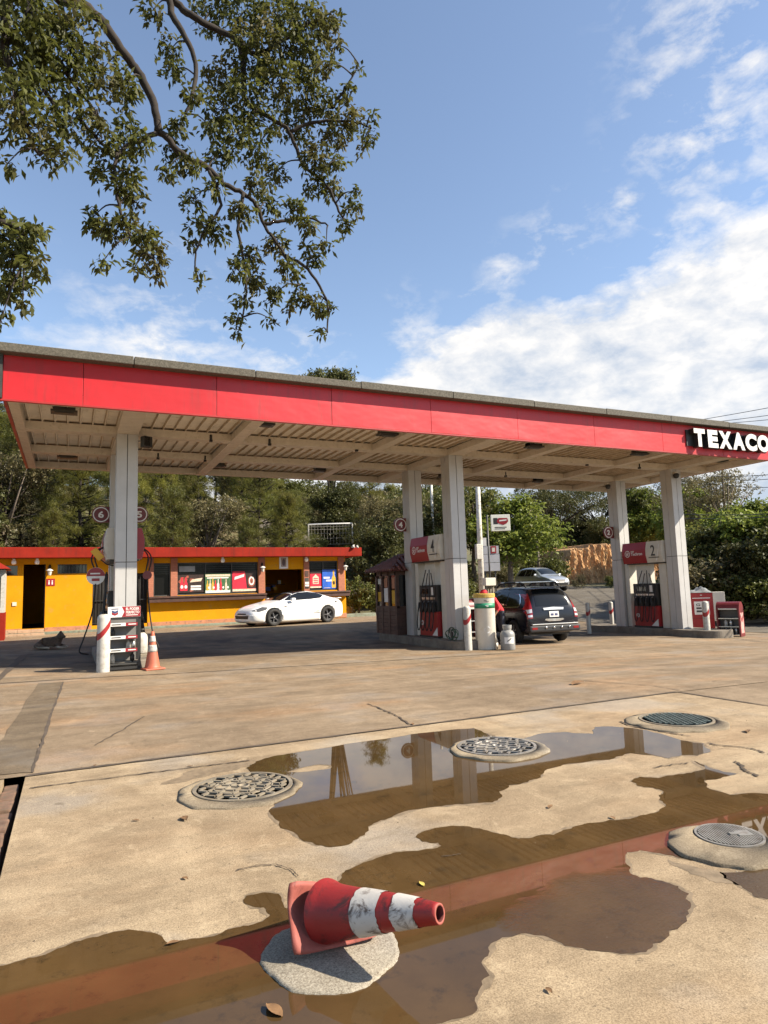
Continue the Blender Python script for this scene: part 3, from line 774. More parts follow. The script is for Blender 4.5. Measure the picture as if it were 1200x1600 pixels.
for i in range(n):
    for j in range(n):
        a = i * (n + 1) + j; f = (a, a + n + 1, a + n + 2, a + 1); fs.append(f); fs.append(tuple(x + m1_ for x in reversed(f)))
bd = [i * (n + 1) for i in range(n)] + [n * (n + 1) + j for j in range(n)] + [i * (n + 1) + n for i in range(n, 0, -1)] + [j for j in range(n, 0, -1)]
for a, b_ in zip(bd, bd[1:] + bd[:1]): fs.append((a, b_, b_ + m1_, a + m1_))
mb.add(vs, fs, 0, True); mb.build('base_plate', M_CPINK, t)

# the upright one by the left pump island
M_C2 = scuffed('cone_orange_faded', (.42, .11, .06), (.24, .08, .05), .45, 12)
q = at(238, 1046); q.z = gz(q.x, q.y)
t = thing('traffic_cone', 'faded orange traffic cone standing upright beside the oil rack', 'traffic cone', q)
mb = MB(); mb.box((0, 0, .02), (.40, .40, .035), 0, .25); mb.build('base_plate', M_C2, t, bevel=.012)
mb = MB(); prof = [(.17, .03), (.15, .06), (.145, .075)] + [(.145 - .115 * k / 12, .075 + .70 * k / 12) for k in range(1, 13)] + [(.022, .775), (.020, .70)]
mb.lathe(prof, n=28); mb.build('cone_body', M_C2, t)
for z0, z1 in ((.36, .50), (.56, .68)):
    mb = MB(); rz_ = lambda z: .145 - .115 * (z - .075) / .70 + .003
    mb.lathe([(rz_(z0 + (z1 - z0) * k / 4), z0 + (z1 - z0) * k / 4) for k in range(5)], n=28); mb.build('white_band', M_CWHITE, t)

# ------------------------------------------------------------------ filling station
def wb(mb, name, mats, parent, **k):
    """build a part given in world coordinates under an unrotated thing (or part)"""
    off = Vector(); p = parent
    while p is not None: off += p.location; p = p.parent
    mb.v = [tuple(Vector(v) - off) for v in mb.v]
    return mb.build(name, mats, parent, **k)
M_RED = mat('fascia_red', (.46, .012, .018), .42, var=.10, vscale=.7, dirt=.30, dirt_col=(.33, .020, .022), streak=True)
M_REDD = mat('red_edge_trim', (.32, .02, .02), .5, var=.15)
M_CAP = mat('weathered_concrete_cap', (.105, .095, .078), .9, var=.5, vscale=30, dirt=.55, dirt_col=(.055, .05, .035), bumps=.6)
M_SOF = mat('cream_soffit_sheet', (.70, .635, .54), .6, var=.10, vscale=2.2, dirt=.12, dirt_col=(.30, .22, .13), bumps=.15)
M_BEAM = mat('cream_beam', (.54, .475, .39), .55, var=.10, vscale=5, dirt=.2, dirt_col=(.36, .28, .18), streak=False)
M_COLG = mat('grey_clad_panel', (.43, .42, .41), .40, .15, var=.06, vscale=2.5, dirt=.08, dirt_col=(.34, .32, .28), streak=True)
M_BLACK = mat('black_plastic', (.018, .017, .016), .5, var=.3)
M_DGREY = mat('dark_grey_steel', (.06, .058, .055), .5, .4, var=.3)
M_RUB = mat('rubber_black', (.014, .013, .013), .75)
M_WHT = mat('white_paint', (.44, .42, .38), .5, var=.08, vscale=6, dirt=.4, dirt_col=(.30, .27, .22))
M_WHT2 = mat('sign_white', (.66, .64, .61), .4, var=.05, dirt=.15, dirt_col=(.48, .44, .38))
M_WARM = mat('aged_white_panel', (.56, .52, .45), .5, var=.08, dirt=.2, dirt_col=(.50, .44, .35))
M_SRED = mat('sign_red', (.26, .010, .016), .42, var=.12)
M_MAROON = mat('maroon_plastic', (.13, .012, .015), .42, var=.15)
M_DRED = mat('dispenser_red', (.27, .012, .014), .38, var=.12, dirt=.2, dirt_col=(.20, .02, .02))
M_CHROME = mat('chrome', (.72, .72, .72), .12, 1.0, var=.03)
M_STEEL = mat('brushed_steel', (.50, .49, .47), .35, .9, var=.12)
M_GLASSD = mat('dark_glass', (.010, .011, .012), .10, var=.1, spec=.6)
M_YEL = mat('yellow_paint', (.55, .30, .015), .5, var=.1)
M_GREEN = mat('green_print', (.015, .20, .10), .5, var=.1)
M_BLUE = mat('blue_print', (.02, .07, .34), .45, var=.2)
X0, X1c, Y0, Y1c, ZS, ZT, ZC = -1.17, 19.57, 13.335, 20.48, 5.24, 6.055, 6.20
COLX = (.859, 9.258, 17.565); CW, CD = .44, .45; YF, YR = 15.51, 17.94
bump(M_RED.node_tree, M_RED.node_tree.nodes['Principled BSDF'], noise(M_RED.node_tree, coord(M_RED.node_tree, 'Position', (.9, 1, 1.6)), .9, 3, .5), .5, .05)
can = thing('station_canopy', 'long flat filling station canopy with bright red fascia on six grey columns', 'canopy', (9.2, 16.9, 0))
mb = MB(); xs = [X0 + .14 + i * (2.448) for i in range(0, 9)]
edges = [X0 + .0] + [x for x in (.14, 2.60, 5.07, 7.53, 9.98, 12.44, 14.9, 17.3)] + [X1c]
for a, b in zip(edges, edges[1:]):
    jy, jz = rng.uniform(-.004, .004), rng.uniform(-.006, .004); mb.lohi((a + .004, Y0 + jy, ZS + jz), (b - .004, Y0 + .056, ZT - .003), 0)
wb(mb, 'fascia', M_RED, can, bevel=.004)
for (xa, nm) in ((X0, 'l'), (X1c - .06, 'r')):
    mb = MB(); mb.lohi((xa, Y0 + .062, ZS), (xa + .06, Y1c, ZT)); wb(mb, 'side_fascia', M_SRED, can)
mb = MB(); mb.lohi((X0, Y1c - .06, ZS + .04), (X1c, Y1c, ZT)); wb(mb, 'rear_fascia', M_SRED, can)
mb = MB(); mb.lohi((X0 - .10, Y0 + .01, ZS - .03), (X0 - .002, Y0 + .12, ZT - .002)); mb.lohi((X0 - .10, Y0 - .07, ZS + .0), (X0 - .002, Y0 + .008, ZT - .002))
wb(mb, 'corner_trim', M_DGREY, can)
mb = MB(); mb.lohi((X0 - .10, Y0 - .012, ZS - .035), (X1c + .02, Y0 + .06, ZS - .003)); wb(mb, 'edge_trim', M_REDD, can)
mb = MB()
for i in range(9):
    a = X0 - .16 + i * (X1c - X0 + .3) / 9; b = a + (X1c - X0 + .3) / 9
    mb.lohi((a + .006, Y0 - .225, ZT - .01), (b - .006, Y0 + .30, ZC + rng.uniform(-.012, .012)))
mb.lohi((X0 - .16, Y0 + .302, ZT), (X1c + .16, Y1c + .1, ZT + .10))
wb(mb, 'roof_cap', M_CAP, can, bevel=.015)
# corrugated sheets, lapped in three rows
mb = MB(); per = .245; x = X0 + .08; xs = []
while x < X1c - .08: xs.append(x); x += per / 24
for r_, (ya, yb) in enumerate(((Y0 + .062, 14.62), (14.56, 15.9), (15.8, 17.2), (17.12, 18.4), (18.3, 19.4), (19.34, Y1c - .06))):
    zb = ZS + .185 + (.012 if r_ % 2 else 0); vs = []; fs = []
    for i, xx in enumerate(xs):
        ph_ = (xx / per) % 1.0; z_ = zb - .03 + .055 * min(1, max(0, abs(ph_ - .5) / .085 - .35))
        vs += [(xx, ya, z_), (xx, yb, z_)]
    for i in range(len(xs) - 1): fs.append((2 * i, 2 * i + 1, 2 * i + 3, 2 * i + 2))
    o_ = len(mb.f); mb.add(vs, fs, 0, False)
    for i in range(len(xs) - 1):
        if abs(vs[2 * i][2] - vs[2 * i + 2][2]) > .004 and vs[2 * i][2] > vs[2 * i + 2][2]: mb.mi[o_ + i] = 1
wb(mb, 'soffit_sheet', [M_SOF, mat('soffit_groove_shade', (.36, .28, .19), .8, var=.3)], can)  # darker colour on one flank of each groove stands in for its shade
for yc, w in ((13.50, .16), (15.735, .30), (18.165, .30), (20.31, .20)):
    mb = MB(); mb.lohi((X0 + .062, yc - w / 2, ZS + .006), (X1c - .062, yc + w / 2, ZS + .175)); wb(mb, 'beam', M_BEAM, can)
for xc, w in ((X0 + .16, .18), (1.08, .44), (3.50, .26), (7.15, .26), (9.478, .44), (11.75, .26), (15.4, .26), (17.785, .44), (X1c - .17, .18)):
    mb = MB(); mb.lohi((xc - w / 2, Y0 + .07, ZS), (xc + w / 2, Y1c - .065, ZS + .165)); wb(mb, 'beam', M_BEAM, can)
for ci, cx in enumerate(COLX):
    for yf in (YF, YR):
        zb = gz(cx, yf); mb = MB(); zj = 2.42
        mb.lohi((cx + .015, yf + .015, zb - .2), (cx + CW - .015, yf + CD - .015, ZS), 1)
        for (za, zb2) in ((zb, zj - .008), (zj + .008, ZS - .003)):      # clad in half-width panels with open joints
            hw = CW / 2
            for k in (0, 1):
                mb.lohi((cx + k * hw + .007 * k + .001, yf, za), (cx + (k + 1) * hw - .007 * (1 - k) - .001, yf + .014, zb2))
                mb.lohi((cx + k * hw + .007 * k + .001, yf + CD - .014, za), (cx + (k + 1) * hw - .007 * (1 - k) - .001, yf + CD, zb2))
                hd = (CD - .03) / 2
                for xx in (cx, cx + CW - .014):
                    mb.lohi((xx, yf + .0145 + k * hd + .006 * k, za), (xx + .014, yf + .0145 + (k + 1) * hd - .006 * (1 - k), zb2))
        wb(mb, 'column', [M_COLG, M_DGREY], can)
# lamps under the canopy
for (lx, ly) in ((-.18, 14.30), (3.75, 14.1), (6.78, 14.15), (11.2, 14.3), (14.9, 14.2), (18.35, 14.3), (-.14, 19.0), (3.75, 19.2), (6.9, 19.2), (11.3, 19.2), (15.2, 19.2), (18.3, 19.2)):
    mb = MB(); mb.lohi((lx - .20, ly - .10, ZS + .10), (lx + .20, ly + .10, ZS + .2)); mb.lohi((lx - .24, ly - .14, ZS + .06), (lx + .24, ly + .14, ZS + .10))
    for k in range(7): mb.lohi((lx - .20 + k * .062, ly - .12, ZS + .104), (lx - .185 + k * .062, ly + .12, ZS + .19))
    f_ = wb(mb, 'soffit_lamp', M_DGREY, can); mb = MB(); mb.lohi((lx - .17, ly - .09, ZS + .045), (lx + .17, ly + .09, ZS + .058)); wb(mb, 'lamp_glass', M_DGREY, f_)
for (lx, ly) in ((2.9, 15.75), (4.3, 15.75), (2.0, 18.2), (3.2, 18.2), (6.6, 15.8), (12.9, 18.2), (14.2, 15.8), (16.3, 15.76)):
    mb = MB(); mb.tube([(lx, ly - .165, ZS + .12), (lx, ly - .17, ZS + .02)], .03, 8); mb.box((lx, ly - .17, ZS - .015), (.07, .07, .05)); wb(mb, 'junction_box', M_BLACK, can)
# channel letters: white faces, black returns
LT = [('T', 15.92, 16.36), ('E', 16.47, 16.88), ('X', 16.93, 17.46), ('A', 17.50, 18.02), ('C', 18.05, 18.55), ('O', 18.58, 19.12)]
for ch, a, b in LT:
    mb = MB(); M = frame((0, Y0 - .005, 0), (1, 0, 0), (0, 0, 1)); text_fit(mb, ch, M, a, b, 5.40, 5.92, .19, 0, .06, 1)
    wb(mb, 'letter', [M_WHT2, M_BLACK], can)
mb = MB(); mb.lohi((15.80, Y0 - .03, 5.44), (19.2, Y0 - .002, 5.90)); wb(mb, 'letter_shadow', M_BLACK, can)  # black strip standing in for the shadow behind and between the letters
# floodlight on the first column, camera housings on the last
fl = thing('floodlight', 'small dark floodlight clamped to the top of the left front column', 'floodlight', (1.36, 15.45, 5.0))
mb = MB(); mb.box((.10, -.06, .06), (.20, .16, .24), 0, .5); wb_ = mb.build('housing', M_BLACK, fl, bevel=.01)
mb = MB(); mb.box((.11, -.155, .06), (.15, .01, .19), 0, .5); mb.build('lens', M_GLASSD, fl)
mb = MB(); mb.tube([(-.06, .08, .10), (.05, 0, .10)], .018, 6); mb.build('bracket', M_STEEL, fl)
for (x_, y_, lab) in ((17.70, 15.42, 'dark camera dome at the top of the right front column'), (17.15, 17.9, 'dark camera dome at the top of the right rear column')):
    cmr = thing('security_camera', lab, 'camera', (x_, y_, 5.02), 0, 'camera domes under the canopy')
    mb = MB(); mb.lathe([(0, -.10), (.06, -.085), (.09, -.03), (.095, .02), (.07, .06)], n=16); mb.build('dome', M_BLACK, cmr)
    mb = MB(); mb.lohi((-.05, -.02, .05), (.05, .14, .12)); mb.build('mount', M_BEAM, cmr)

# ------------------------------------------------------------------ pump islands
def island(lab, x0, x1, y0, y1, top):
    mb = MB(); n = 10; r_ = min(.45, (x1 - x0) / 2); poly = []
    for (cx, cy, a0) in ((x1 - r_, y0 + r_, -90), (x1 - r_, y1 - r_, 0), (x0 + r_, y1 - r_, 90), (x0 + r_, y0 + r_, 180)):
        for k in range(n + 1): a = R(a0 + 90 * k / n); poly.append((cx + r_ * math.cos(a), cy + r_ * math.sin(a)))
    mb.prism(poly, min(gz(x0, y0), gz(x1, y0)) - .2, top); o = mb.build('pump_island', M_ISL, bevel=.02)
    tag(o, lab, 'pump island', 'raised concrete pump islands'); return o
IT = [.36, .27, .11]
island('raised concrete island under the left pair of columns', .55, 1.70, 15.05, 20.3, IT[0])
island('raised concrete island carrying the wooden kiosk and pump 4', 8.95, 10.15, 14.95, 20.1, IT[1])
island('raised concrete island carrying pump 2 and the red cabinet', 17.30, 18.45, 14.2, 19.9, IT[2])

def star(r1, r2): return [((r1 if k % 2 == 0 else r2) * math.sin(math.pi * k / 5), (r1 if k % 2 == 0 else r2) * math.cos(math.pi * k / 5)) for k in range(10)]
def dispenser(idx, cx, top, lab, num):
    """pump between two columns; its long faces look along -X and +X"""
    yc = 16.95; t = thing('fuel_dispenser', lab, 'fuel pump', (cx, yc, top), 0, 'fuel dispensers under the canopy')
    mb = MB(); mb.lohi((-.32, -.52, .0), (.32, .52, .72)); mb.build('base_cabinet', M_DRED, t, bevel=.015)
    mb = MB(); mb.lohi((-.30, -.52, .722), (.30, .52, 1.46)); mb.build('pump_head', M_BLACK, t, bevel=.015)
    mb = MB(); mb.lohi((-.34, -.54, -.0), (.34, .54, .05)); mb.build('plinth', M_BLACK, t)
    for s in (-1, 1):
        M = frame((s * .305, 0, 0), (0, s, 0), (0, 0, 1))
        mb = MB(); mb.lohi((-.42, 1.16, 0), (.42, 1.40, .012), 0, M); mb.lohi((-.36, 1.22, .012), (.05, 1.36, .018), 1, M); mb.lohi((-.40, 1.06, 0), (.40, 1.12, .01), 2, M)
        mb.build('display', [M_DGREY, M_GLASSD, M_STEEL], t)
        mb = MB(); mb.lohi((.22, 1.18, .013), (.34, 1.40, .02), 0, M); mb.build('price_sticker', M_WHT2, t)
        for k in range(4):
            yy = -.36 + k * .24
            mb = MB(); mb.lohi((yy - .05, .70, .0), (yy + .05, 1.00, .07), 0, M)
            mb.tube([M @ Vector((yy, .98, .10)), M @ Vector((yy, .86, .12)), M @ Vector((yy + .015, .72, .16))], [.026, .03, .02], 8, 0)
            mb.tube([M @ Vector((yy, .92, .11)), M @ Vector((yy - .01, 1.02, .05))], .013, 6, 1)
            nz = mb.build('nozzle', [M_BLACK, M_STEEL], t)
            mb = MB(); P = [Vector((yy, .74, .15)), Vector((yy + .02, .36, .20)), Vector((yy + .05, .20, .17)), Vector((yy + .10, .42, .13)), Vector((yy + .10, .95, .08)), Vector((yy + .06, 1.3, .05)), Vector((yy * .4 + .1, 1.9 - (0.1 if k % 2 else 0), .02))]
            pts = smooth_line3([M @ p for p in P], 6); mb.tube(pts, .014, 7); mb.build('hose', M_RUB, t)
        mb = MB(); M2 = frame((s * .321, 0, 0), (0, s, 0), (0, 0, 1)); c_ = (-.36, .40)
        mb.prism([(c_[0] + .07 * math.cos(a), c_[1] + .07 * math.sin(a)) for a in [2 * math.pi * k / 20 for k in range(20)]], 0, .004, 0, M2)
        mb.prism([(c_[0] + p[0], c_[1] + p[1]) for p in star(.055, .022)], .004, .007, 1, M2)
        mb.add([(.20, .06, .003), (.50, .06, .003), (.50, .30, .003)], [(0, 1, 2)], 0, False, M2)
        mb.build('emblem', [M_WHT2, M_SRED], t)
    # side posts carrying the sign
    for y_, w_ in ((-.86, .30), (.76, .20)):
        mb = MB(); mb.lohi((-.20, y_, 0), (.20, y_ + w_, 2.15)); mb.build('post', M_WARM, t, bevel=.015)
    mb = MB(); mb.lohi((-.10, -.10, 1.462), (.10, .52, 2.16)); mb.build('back_panel', M_WARM, t, bevel=.01)
    # hexagonal sign box
    zc = 2.50 ; hx = [(-.42, -.10), (-.42, .10), (-.36, .35), (.36, .35), (.42, .10), (.42, -.10), (.36, -.35), (-.36, -.35)]
    for nm, ya, yb, m in (('sign_box', -.92, -.22, M_WARM), ('sign_box_red', -.218, .80, M_SRED)):
        pass
    Mx = Matrix(((1, 0, 0, 0), (0, 0, 1, 0), (0, 1, 0, zc), (0, 0, 0, 1)))
    mb = MB(); mb.prism(hx, -.92, .80, 0, Mx); sb = mb.build('sign_box', M_WARM, t)
    mb = MB(); mb.lohi((-.30, -.86, zc - .39), (.30, .74, zc - .352)); mb.build('sign_soffit', M_DGREY, t)
    for s in (-1, 1):
        # each face is red on the viewer's left
        M = frame((s * .4215, -.06, zc), (0, s, 0), (0, 0, 1))
        L0, L1, SP = -.86, .86, .20
        red = MB(); K = lambda w, e: [(w, e)]
        def panel(x0, x1, off, mi):
            pr = [(-.352, -.06 - off), (-.10, off), (.10, off), (.352, -.06 - off)]
            vs = []
            for (v_, d_) in pr: vs += [(x0, v_, d_ if d_ > -.05 else -.06 + .004), (x1, v_, d_ if d_ > -.05 else -.06 + .004)]
            red.add(vs, [(0, 1, 3, 2), (2, 3, 5, 4), (4, 5, 7, 6)], mi, False, M)
        panel(L0 + .0, SP, .004, 0)
        if s > 0: red.add([(x_, -.923, zc + z_) for x_, z_ in ((0, -.348), (.358, -.348), (.418, -.10), (.418, .10), (.358, .348), (0, .348))], [tuple(range(6))], 0)
        red.build('red_panel', M_SRED, t)
        mb = MB(); Mt = frame((s * .4215, -.06, zc), (0, s, 0), (0, 0, 1))
        cx_ = L0 + .25
        ring = lambda r_: [(cx_ + r_ * math.cos(a), -.02 + r_ * math.sin(a)) for a in [2 * math.pi * k / 28 for k in range(28)]]
        mb.prism(ring(.115), .004, .008, 0, Mt); mb.prism(ring(.092), .008, .010, 1, Mt)
        mb.prism([(cx_ + p[0], -.02 + p[1]) for p in star(.088, .035)], .010, .013, 0, Mt)
        text_fit(mb, 'T', Mt @ Matrix.Translation((0, 0, .013)), cx_ - .028, cx_ + .028, -.045, .02, .003, 1, .04)
        Mt2 = Mt @ Matrix.Translation((0, 0, .005))
        text_fit(mb, 'con', Mt2, cx_ + .16, cx_ + .30, .025, .075, .003, 0, .02)
        text_fit(mb, 'Techron', Mt2, cx_ + .16, cx_ + .66, -.085, .015, .003, 0, .02)
        text_fit(mb, str(num if s < 0 else num - 1), Mt2, SP + .22, SP + .40, -.13, .22, .003, 2, .01)
        mb.add([(SP + .42, -.30, .002), (SP + .47, -.30, .002), (SP + .60, .24, .002), (SP + .58, .24, .002)], [(0, 1, 2, 3)], 0, False, Mt2)
        mb.lohi((SP + .12, -.20, .0), (SP + .56, -.175, .003), 2, Mt2)
        mb.build('lettering', [M_WHT2, M_SRED, M_DGREY], t)
    return t
def smooth_line3(P, sub=5):
    out = []; P = [Vector(p) for p in P]
    for i in range(len(P) - 1):
        p0, p1, p2, p3 = P[max(0, i - 1)], P[i], P[i + 1], P[min(len(P) - 1, i + 2)]
        for k in range(sub):
            t = k / sub
            out.append(.5 * ((2 * p1) + (p2 - p0) * t + (2 * p0 - 5 * p1 + 4 * p2 - p3) * t * t + (-p0 + 3 * p1 - 3 * p2 + p3) * t ** 3))
    out.append(P[-1]); return out
dispenser(0, 1.08, IT[0], 'fuel pump 6 hidden behind the left column, its sign edges showing', 6)
dispenser(1, 9.55, IT[1], 'fuel pump under the red sign with number 4 between the middle columns', 4)
dispenser(2, 17.86, IT[2], 'fuel pump under the red sign with number 2 between the right columns', 2)
# hanging hose stops seen either side of the first pump
for s, lab in ((-1, 'round red and white swing tag hanging from a hose left of the left column'), (1, 'dark red swing tag hanging from a hose right of the left column')):
    x_ = 1.08 + s * (.58 if s < 0 else .50); t = thing('hose_tag', lab, 'hose tag', (x_, 16.2, 2.15), 0, 'tags hanging on pump hoses')
    r_ = .19 if s < 0 else .10
    mb = MB(); M = frame((0, 0, 0), (1, 0, 0), (0, 0, 1)); mb.prism([(r_ * math.cos(a), r_ * math.sin(a)) for a in [2 * math.pi * k / 32 for k in range(32)]], -.012, .0, 0, M)
    mb.build('disc', M_WHT2 if s < 0 else M_MAROON, t)
    mb = MB(); mb.prism([(r_ * .98 * math.cos(a), r_ * .98 * math.sin(a)) for a in [math.pi * (k / 20) for k in range(21)]], .0, .004, 0, M); mb.build('red_half', M_SRED if s < 0 else M_MAROON, t)
    if s < 0:
        mb = MB(); mb.lohi((-.11, .04, .005), (.09, .07, .008), 0, M); mb.lohi((-.08, -.11, .001), (.08, -.05, .004), 1, M); mb.build('print', [M_WHT2, M_SRED], t)
    mb = MB(); mb.tube(smooth_line3([(-.03 * s, 0, r_), (.02 * s, .05, .42), (-.12 * s, .12, .62), (-.40 * s, .3, .75)], 5), .016, 7)
    mb.tube(smooth_line3([(.04 * s, .03, r_), (.09 * s, .06, .40), (-.05 * s, .14, .60), (-.38 * s, .34, .73)], 5), .016, 7)
    mb.tube(smooth_line3([(0, 0, -r_ * .9), (.06 * s, .05, -.8), (.22 * s if s < 0 else .14, 0, -1.35), (.30 * s if s < 0 else .24, -.1, -1.62), (.12 * s, .1, -1.7)], 6), .016, 7)
    mb.build('hose', M_RUB, t)
yf_ = thing('yellow_flag', 'yellow plastic tag sticking out beside the left column', 'flag', (.52, 16.0, 2.62))
mb = MB(); mb.box((0, 0, 0), (.15, .04, .27), 0, 0, Matrix.Rotation(R(-38), 4, 'Y')); mb.build('tag', M_YEL, yf_, bevel=.006)
mb = MB(); mb.tube([(.05, 0, -.10), (.20, .1, -.22), (.34, .15, -.25)], .012, 6); mb.build('arm', M_BLACK, yf_)
# round number signs on the rear columns
for num, x_, z_, sd, lab in (('6', .66, 3.75, -1, 'round red sign with a white 6 on the left rear column'), ('5', 1.57, 3.77, 1, 'round red sign, its 5 half hidden by the left front column'), ('4', 9.07, 3.59, -1, 'round red sign with a white 4 on the middle rear column'), ('2', 17.32, 3.41, -1, 'round red sign with a white 2 on the right rear column')):
    t = thing('number_sign', lab, 'number sign', (x_, 18.2, z_), 0, 'round pump number signs'); M = frame((0, 0, 0), (1, 0, 0), (0, 0, 1))
    circ = lambda r_: [(r_ * math.cos(a), r_ * math.sin(a)) for a in [2 * math.pi * k / 36 for k in range(36)]]
    mb = MB(); mb.prism(circ(.215), -.05, 0, 0, M); mb.lohi((0, -.20, -.049), (-sd * .24, .20, -.002), 0, M); mb.build('panel', M_MAROON, t)
    mb = MB(); n = 36
    for r0, r1 in ((.165, .19),):
        vs = [(r_ * math.cos(2 * math.pi * k / n), r_ * math.sin(2 * math.pi * k / n), .003) for r_ in (r0, r1) for k in range(n)]
        mb.add(vs, [(k, (k + 1) % n, n + (k + 1) % n, n + k) for k in range(n)], 0, False, M)
    text_fit(mb, num, M, -.065, .065, -.085, .085, .004, 0, .03); mb.build('number', M_WHT2, t)

# ------------------------------------------------------------------ bollards
def bollard(u, v, h, r_, lab, z=None):
    q = at(u, v); t = thing('bollard', lab, 'bollard', (q.x, q.y, gz(q.x, q.y)), 0, 'white pipe bollards')
    mb = MB(); mb.lathe([(r_ * 1.02, -.05), (r_, .02), (r_, h - r_ * .7), (r_ * .92, h - r_ * .38), (r_ * .7, h - r_ * .12), (r_ * .35, h), (0, h)], n=26); mb.build('pipe', M_WHT, t)
    # slanted red band
    mb = MB(); n = 26; vs = []
    for k in range(n):
        a = 2 * math.pi * k / n
        for z_ in (0, 1): vs.append(((r_ + .0025) * math.cos(a), (r_ + .0025) * math.sin(a), h - .36 + .16 * math.sin(a + 1.2) * 1.0 * (r_ / .1) * .8 + z_ * .13))
    vs = [(x, y, min(z_, h - r_ * .72)) for x, y, z_ in vs]
    mb.add(vs, [(2 * k, 2 * ((k + 1) % n), 2 * ((k + 1) % n) + 1, 2 * k + 1) for k in range(n)], 0, True); mb.build('red_band', M_DRED, t)
    return t
bollard(161, 1050, 1.15, .125, 'thick white bollard beside the oil rack, nearest of all')
bollard(732, 1016, 1.13, .10, 'white bollard in front of the middle column beside the tall white drum')
bollard(921, 990, 1.06, .075, 'slim white bollard alone on the paving right of the dark car')
bollard(957, 985, 1.05, .075, 'white bollard half hidden behind the right rear column')
bollard(1106, 996, 1.10, .095, 'white bollard in front of the red cabinet')

# ------------------------------------------------------------------ oil racks
q = at(193, 1048); t = thing('oil_rack', 'black wire oil rack with a red and white header in front of the left column', 'oil rack', (q.x, q.y, gz(q.x, q.y)), R(2))
Wd, Dp, H_ = .60, .36, 1.08
for sx in (-1, 1):
    for sy in (0, 1):
        mb = MB(); mb.lohi((sx * Wd / 2 - .025, sy * Dp - .02, 0), (sx * Wd / 2 + .025, sy * Dp + .02, H_)); mb.build('upright', M_BLACK, t)
mb = MB(); mb.lohi((-Wd / 2 + .03, Dp - .015, .06), (Wd / 2 - .03, Dp - .008, H_)); mb.build('back_panel', mat('rack_grey', (.15, .145, .14), .6), t)
for k, z_ in enumerate((.13, .38, .64, .90)):
    mb = MB(); mb.lohi((-Wd / 2 + .026, .0, z_ - .012), (Wd / 2 - .026, Dp - .02, z_ + .012)); mb.build('shelf', mat('rack_grey', (.15, .145, .14), .6) if k else M_DGREY, t)
    if k:
        mb = MB(); mb.lohi((-Wd / 2 + .04, -.012, z_ + .0), (0.03, -.004, z_ + .065), 0); mb.lohi((.032, -.012, z_), (Wd / 2 - .04, -.004, z_ + .065), 1)
        mb.lohi((-Wd / 2 + .06, -.016, z_ + .022), (-.06, -.0125, z_ + .042), 2); mb.lohi((.08, -.016, z_ + .022), (Wd / 2 - .07, -.0125, z_ + .042), 0); mb.build('price_strip', [M_WHT2, M_SRED, M_DGREY], t)
mb = MB(); mb.lohi((-Wd / 2 - .02, -.02, .03), (Wd / 2 + .02, .02, .08)); mb.lohi((-Wd / 2 - .02, -.02, H_ - .05), (Wd / 2 + .02, .02, H_)); mb.build('cross_bar', M_BLACK, t)
mb = MB(); mb.lohi((-.315, -.03, H_ + .002), (.315, .03, H_ + .215)); hd = mb.build('header', M_WHT2, t)
M = frame((0, -.0305, H_ + .002), (1, 0, 0), (0, 0, 1)); mb = MB()
mb.add([(-.05, .004, .002), (.313, .004, .002), (.313, .21, .002), (-.05, .21, .002), (.0, .107, .002)], [(0, 1, 2, 3, 4)], 0, False, M)
text_fit(mb, 'EL PODER', M, .03, .29, .135, .19, .004, 1, .03); text_fit(mb, 'PERFECTO', M, .03, .29, .065, .12, .004, 1, .03); mb.lohi((.03, .03, .002), (.26, .045, .004), 1, M)
# chevron emblem
for k, (y_, mi) in enumerate(((.12, 2), (.075, 0))):
    mb.add([(-.24, y_ + .025, .003), (-.18, y_, .003), (-.12, y_ + .025, .003), (-.12, y_ - .015, .003), (-.18, y_ - .04, .003), (-.24, y_ - .015, .003)], [(0, 1, 4, 5), (1, 2, 3, 4)], mi, False, M)
mb.add([(-.25, .16, .003), (-.11, .16, .003), (-.11, .178, .003), (-.25, .178, .003)], [(0, 1, 2, 3)], 2, False, M)
mb.build('header_print', [M_SRED, M_WHT2, mat('navy_print', (.03, .05, .14), .5)], t)
rr = random.Random(4)
for (z_, xs_) in ((.152, (-.2, .18)), (.402, (.1, .2)), (.662, (-.2,))):
    for x_ in xs_:
        b_ = MB(); b_.lathe([(.045, 0), (.045, .13), (.02, .17), (.02, .19)], n=14); o = b_.build('oil_bottle', rr.choice([M_WHT, M_BLACK, M_STEEL]))
        o.location = (q.x + x_, q.y + .2 + x_ * .03, t.location.z + z_); tag(o, 'oil bottle on a shelf of the black rack by the left column', 'bottle', 'oil bottles on the rack')
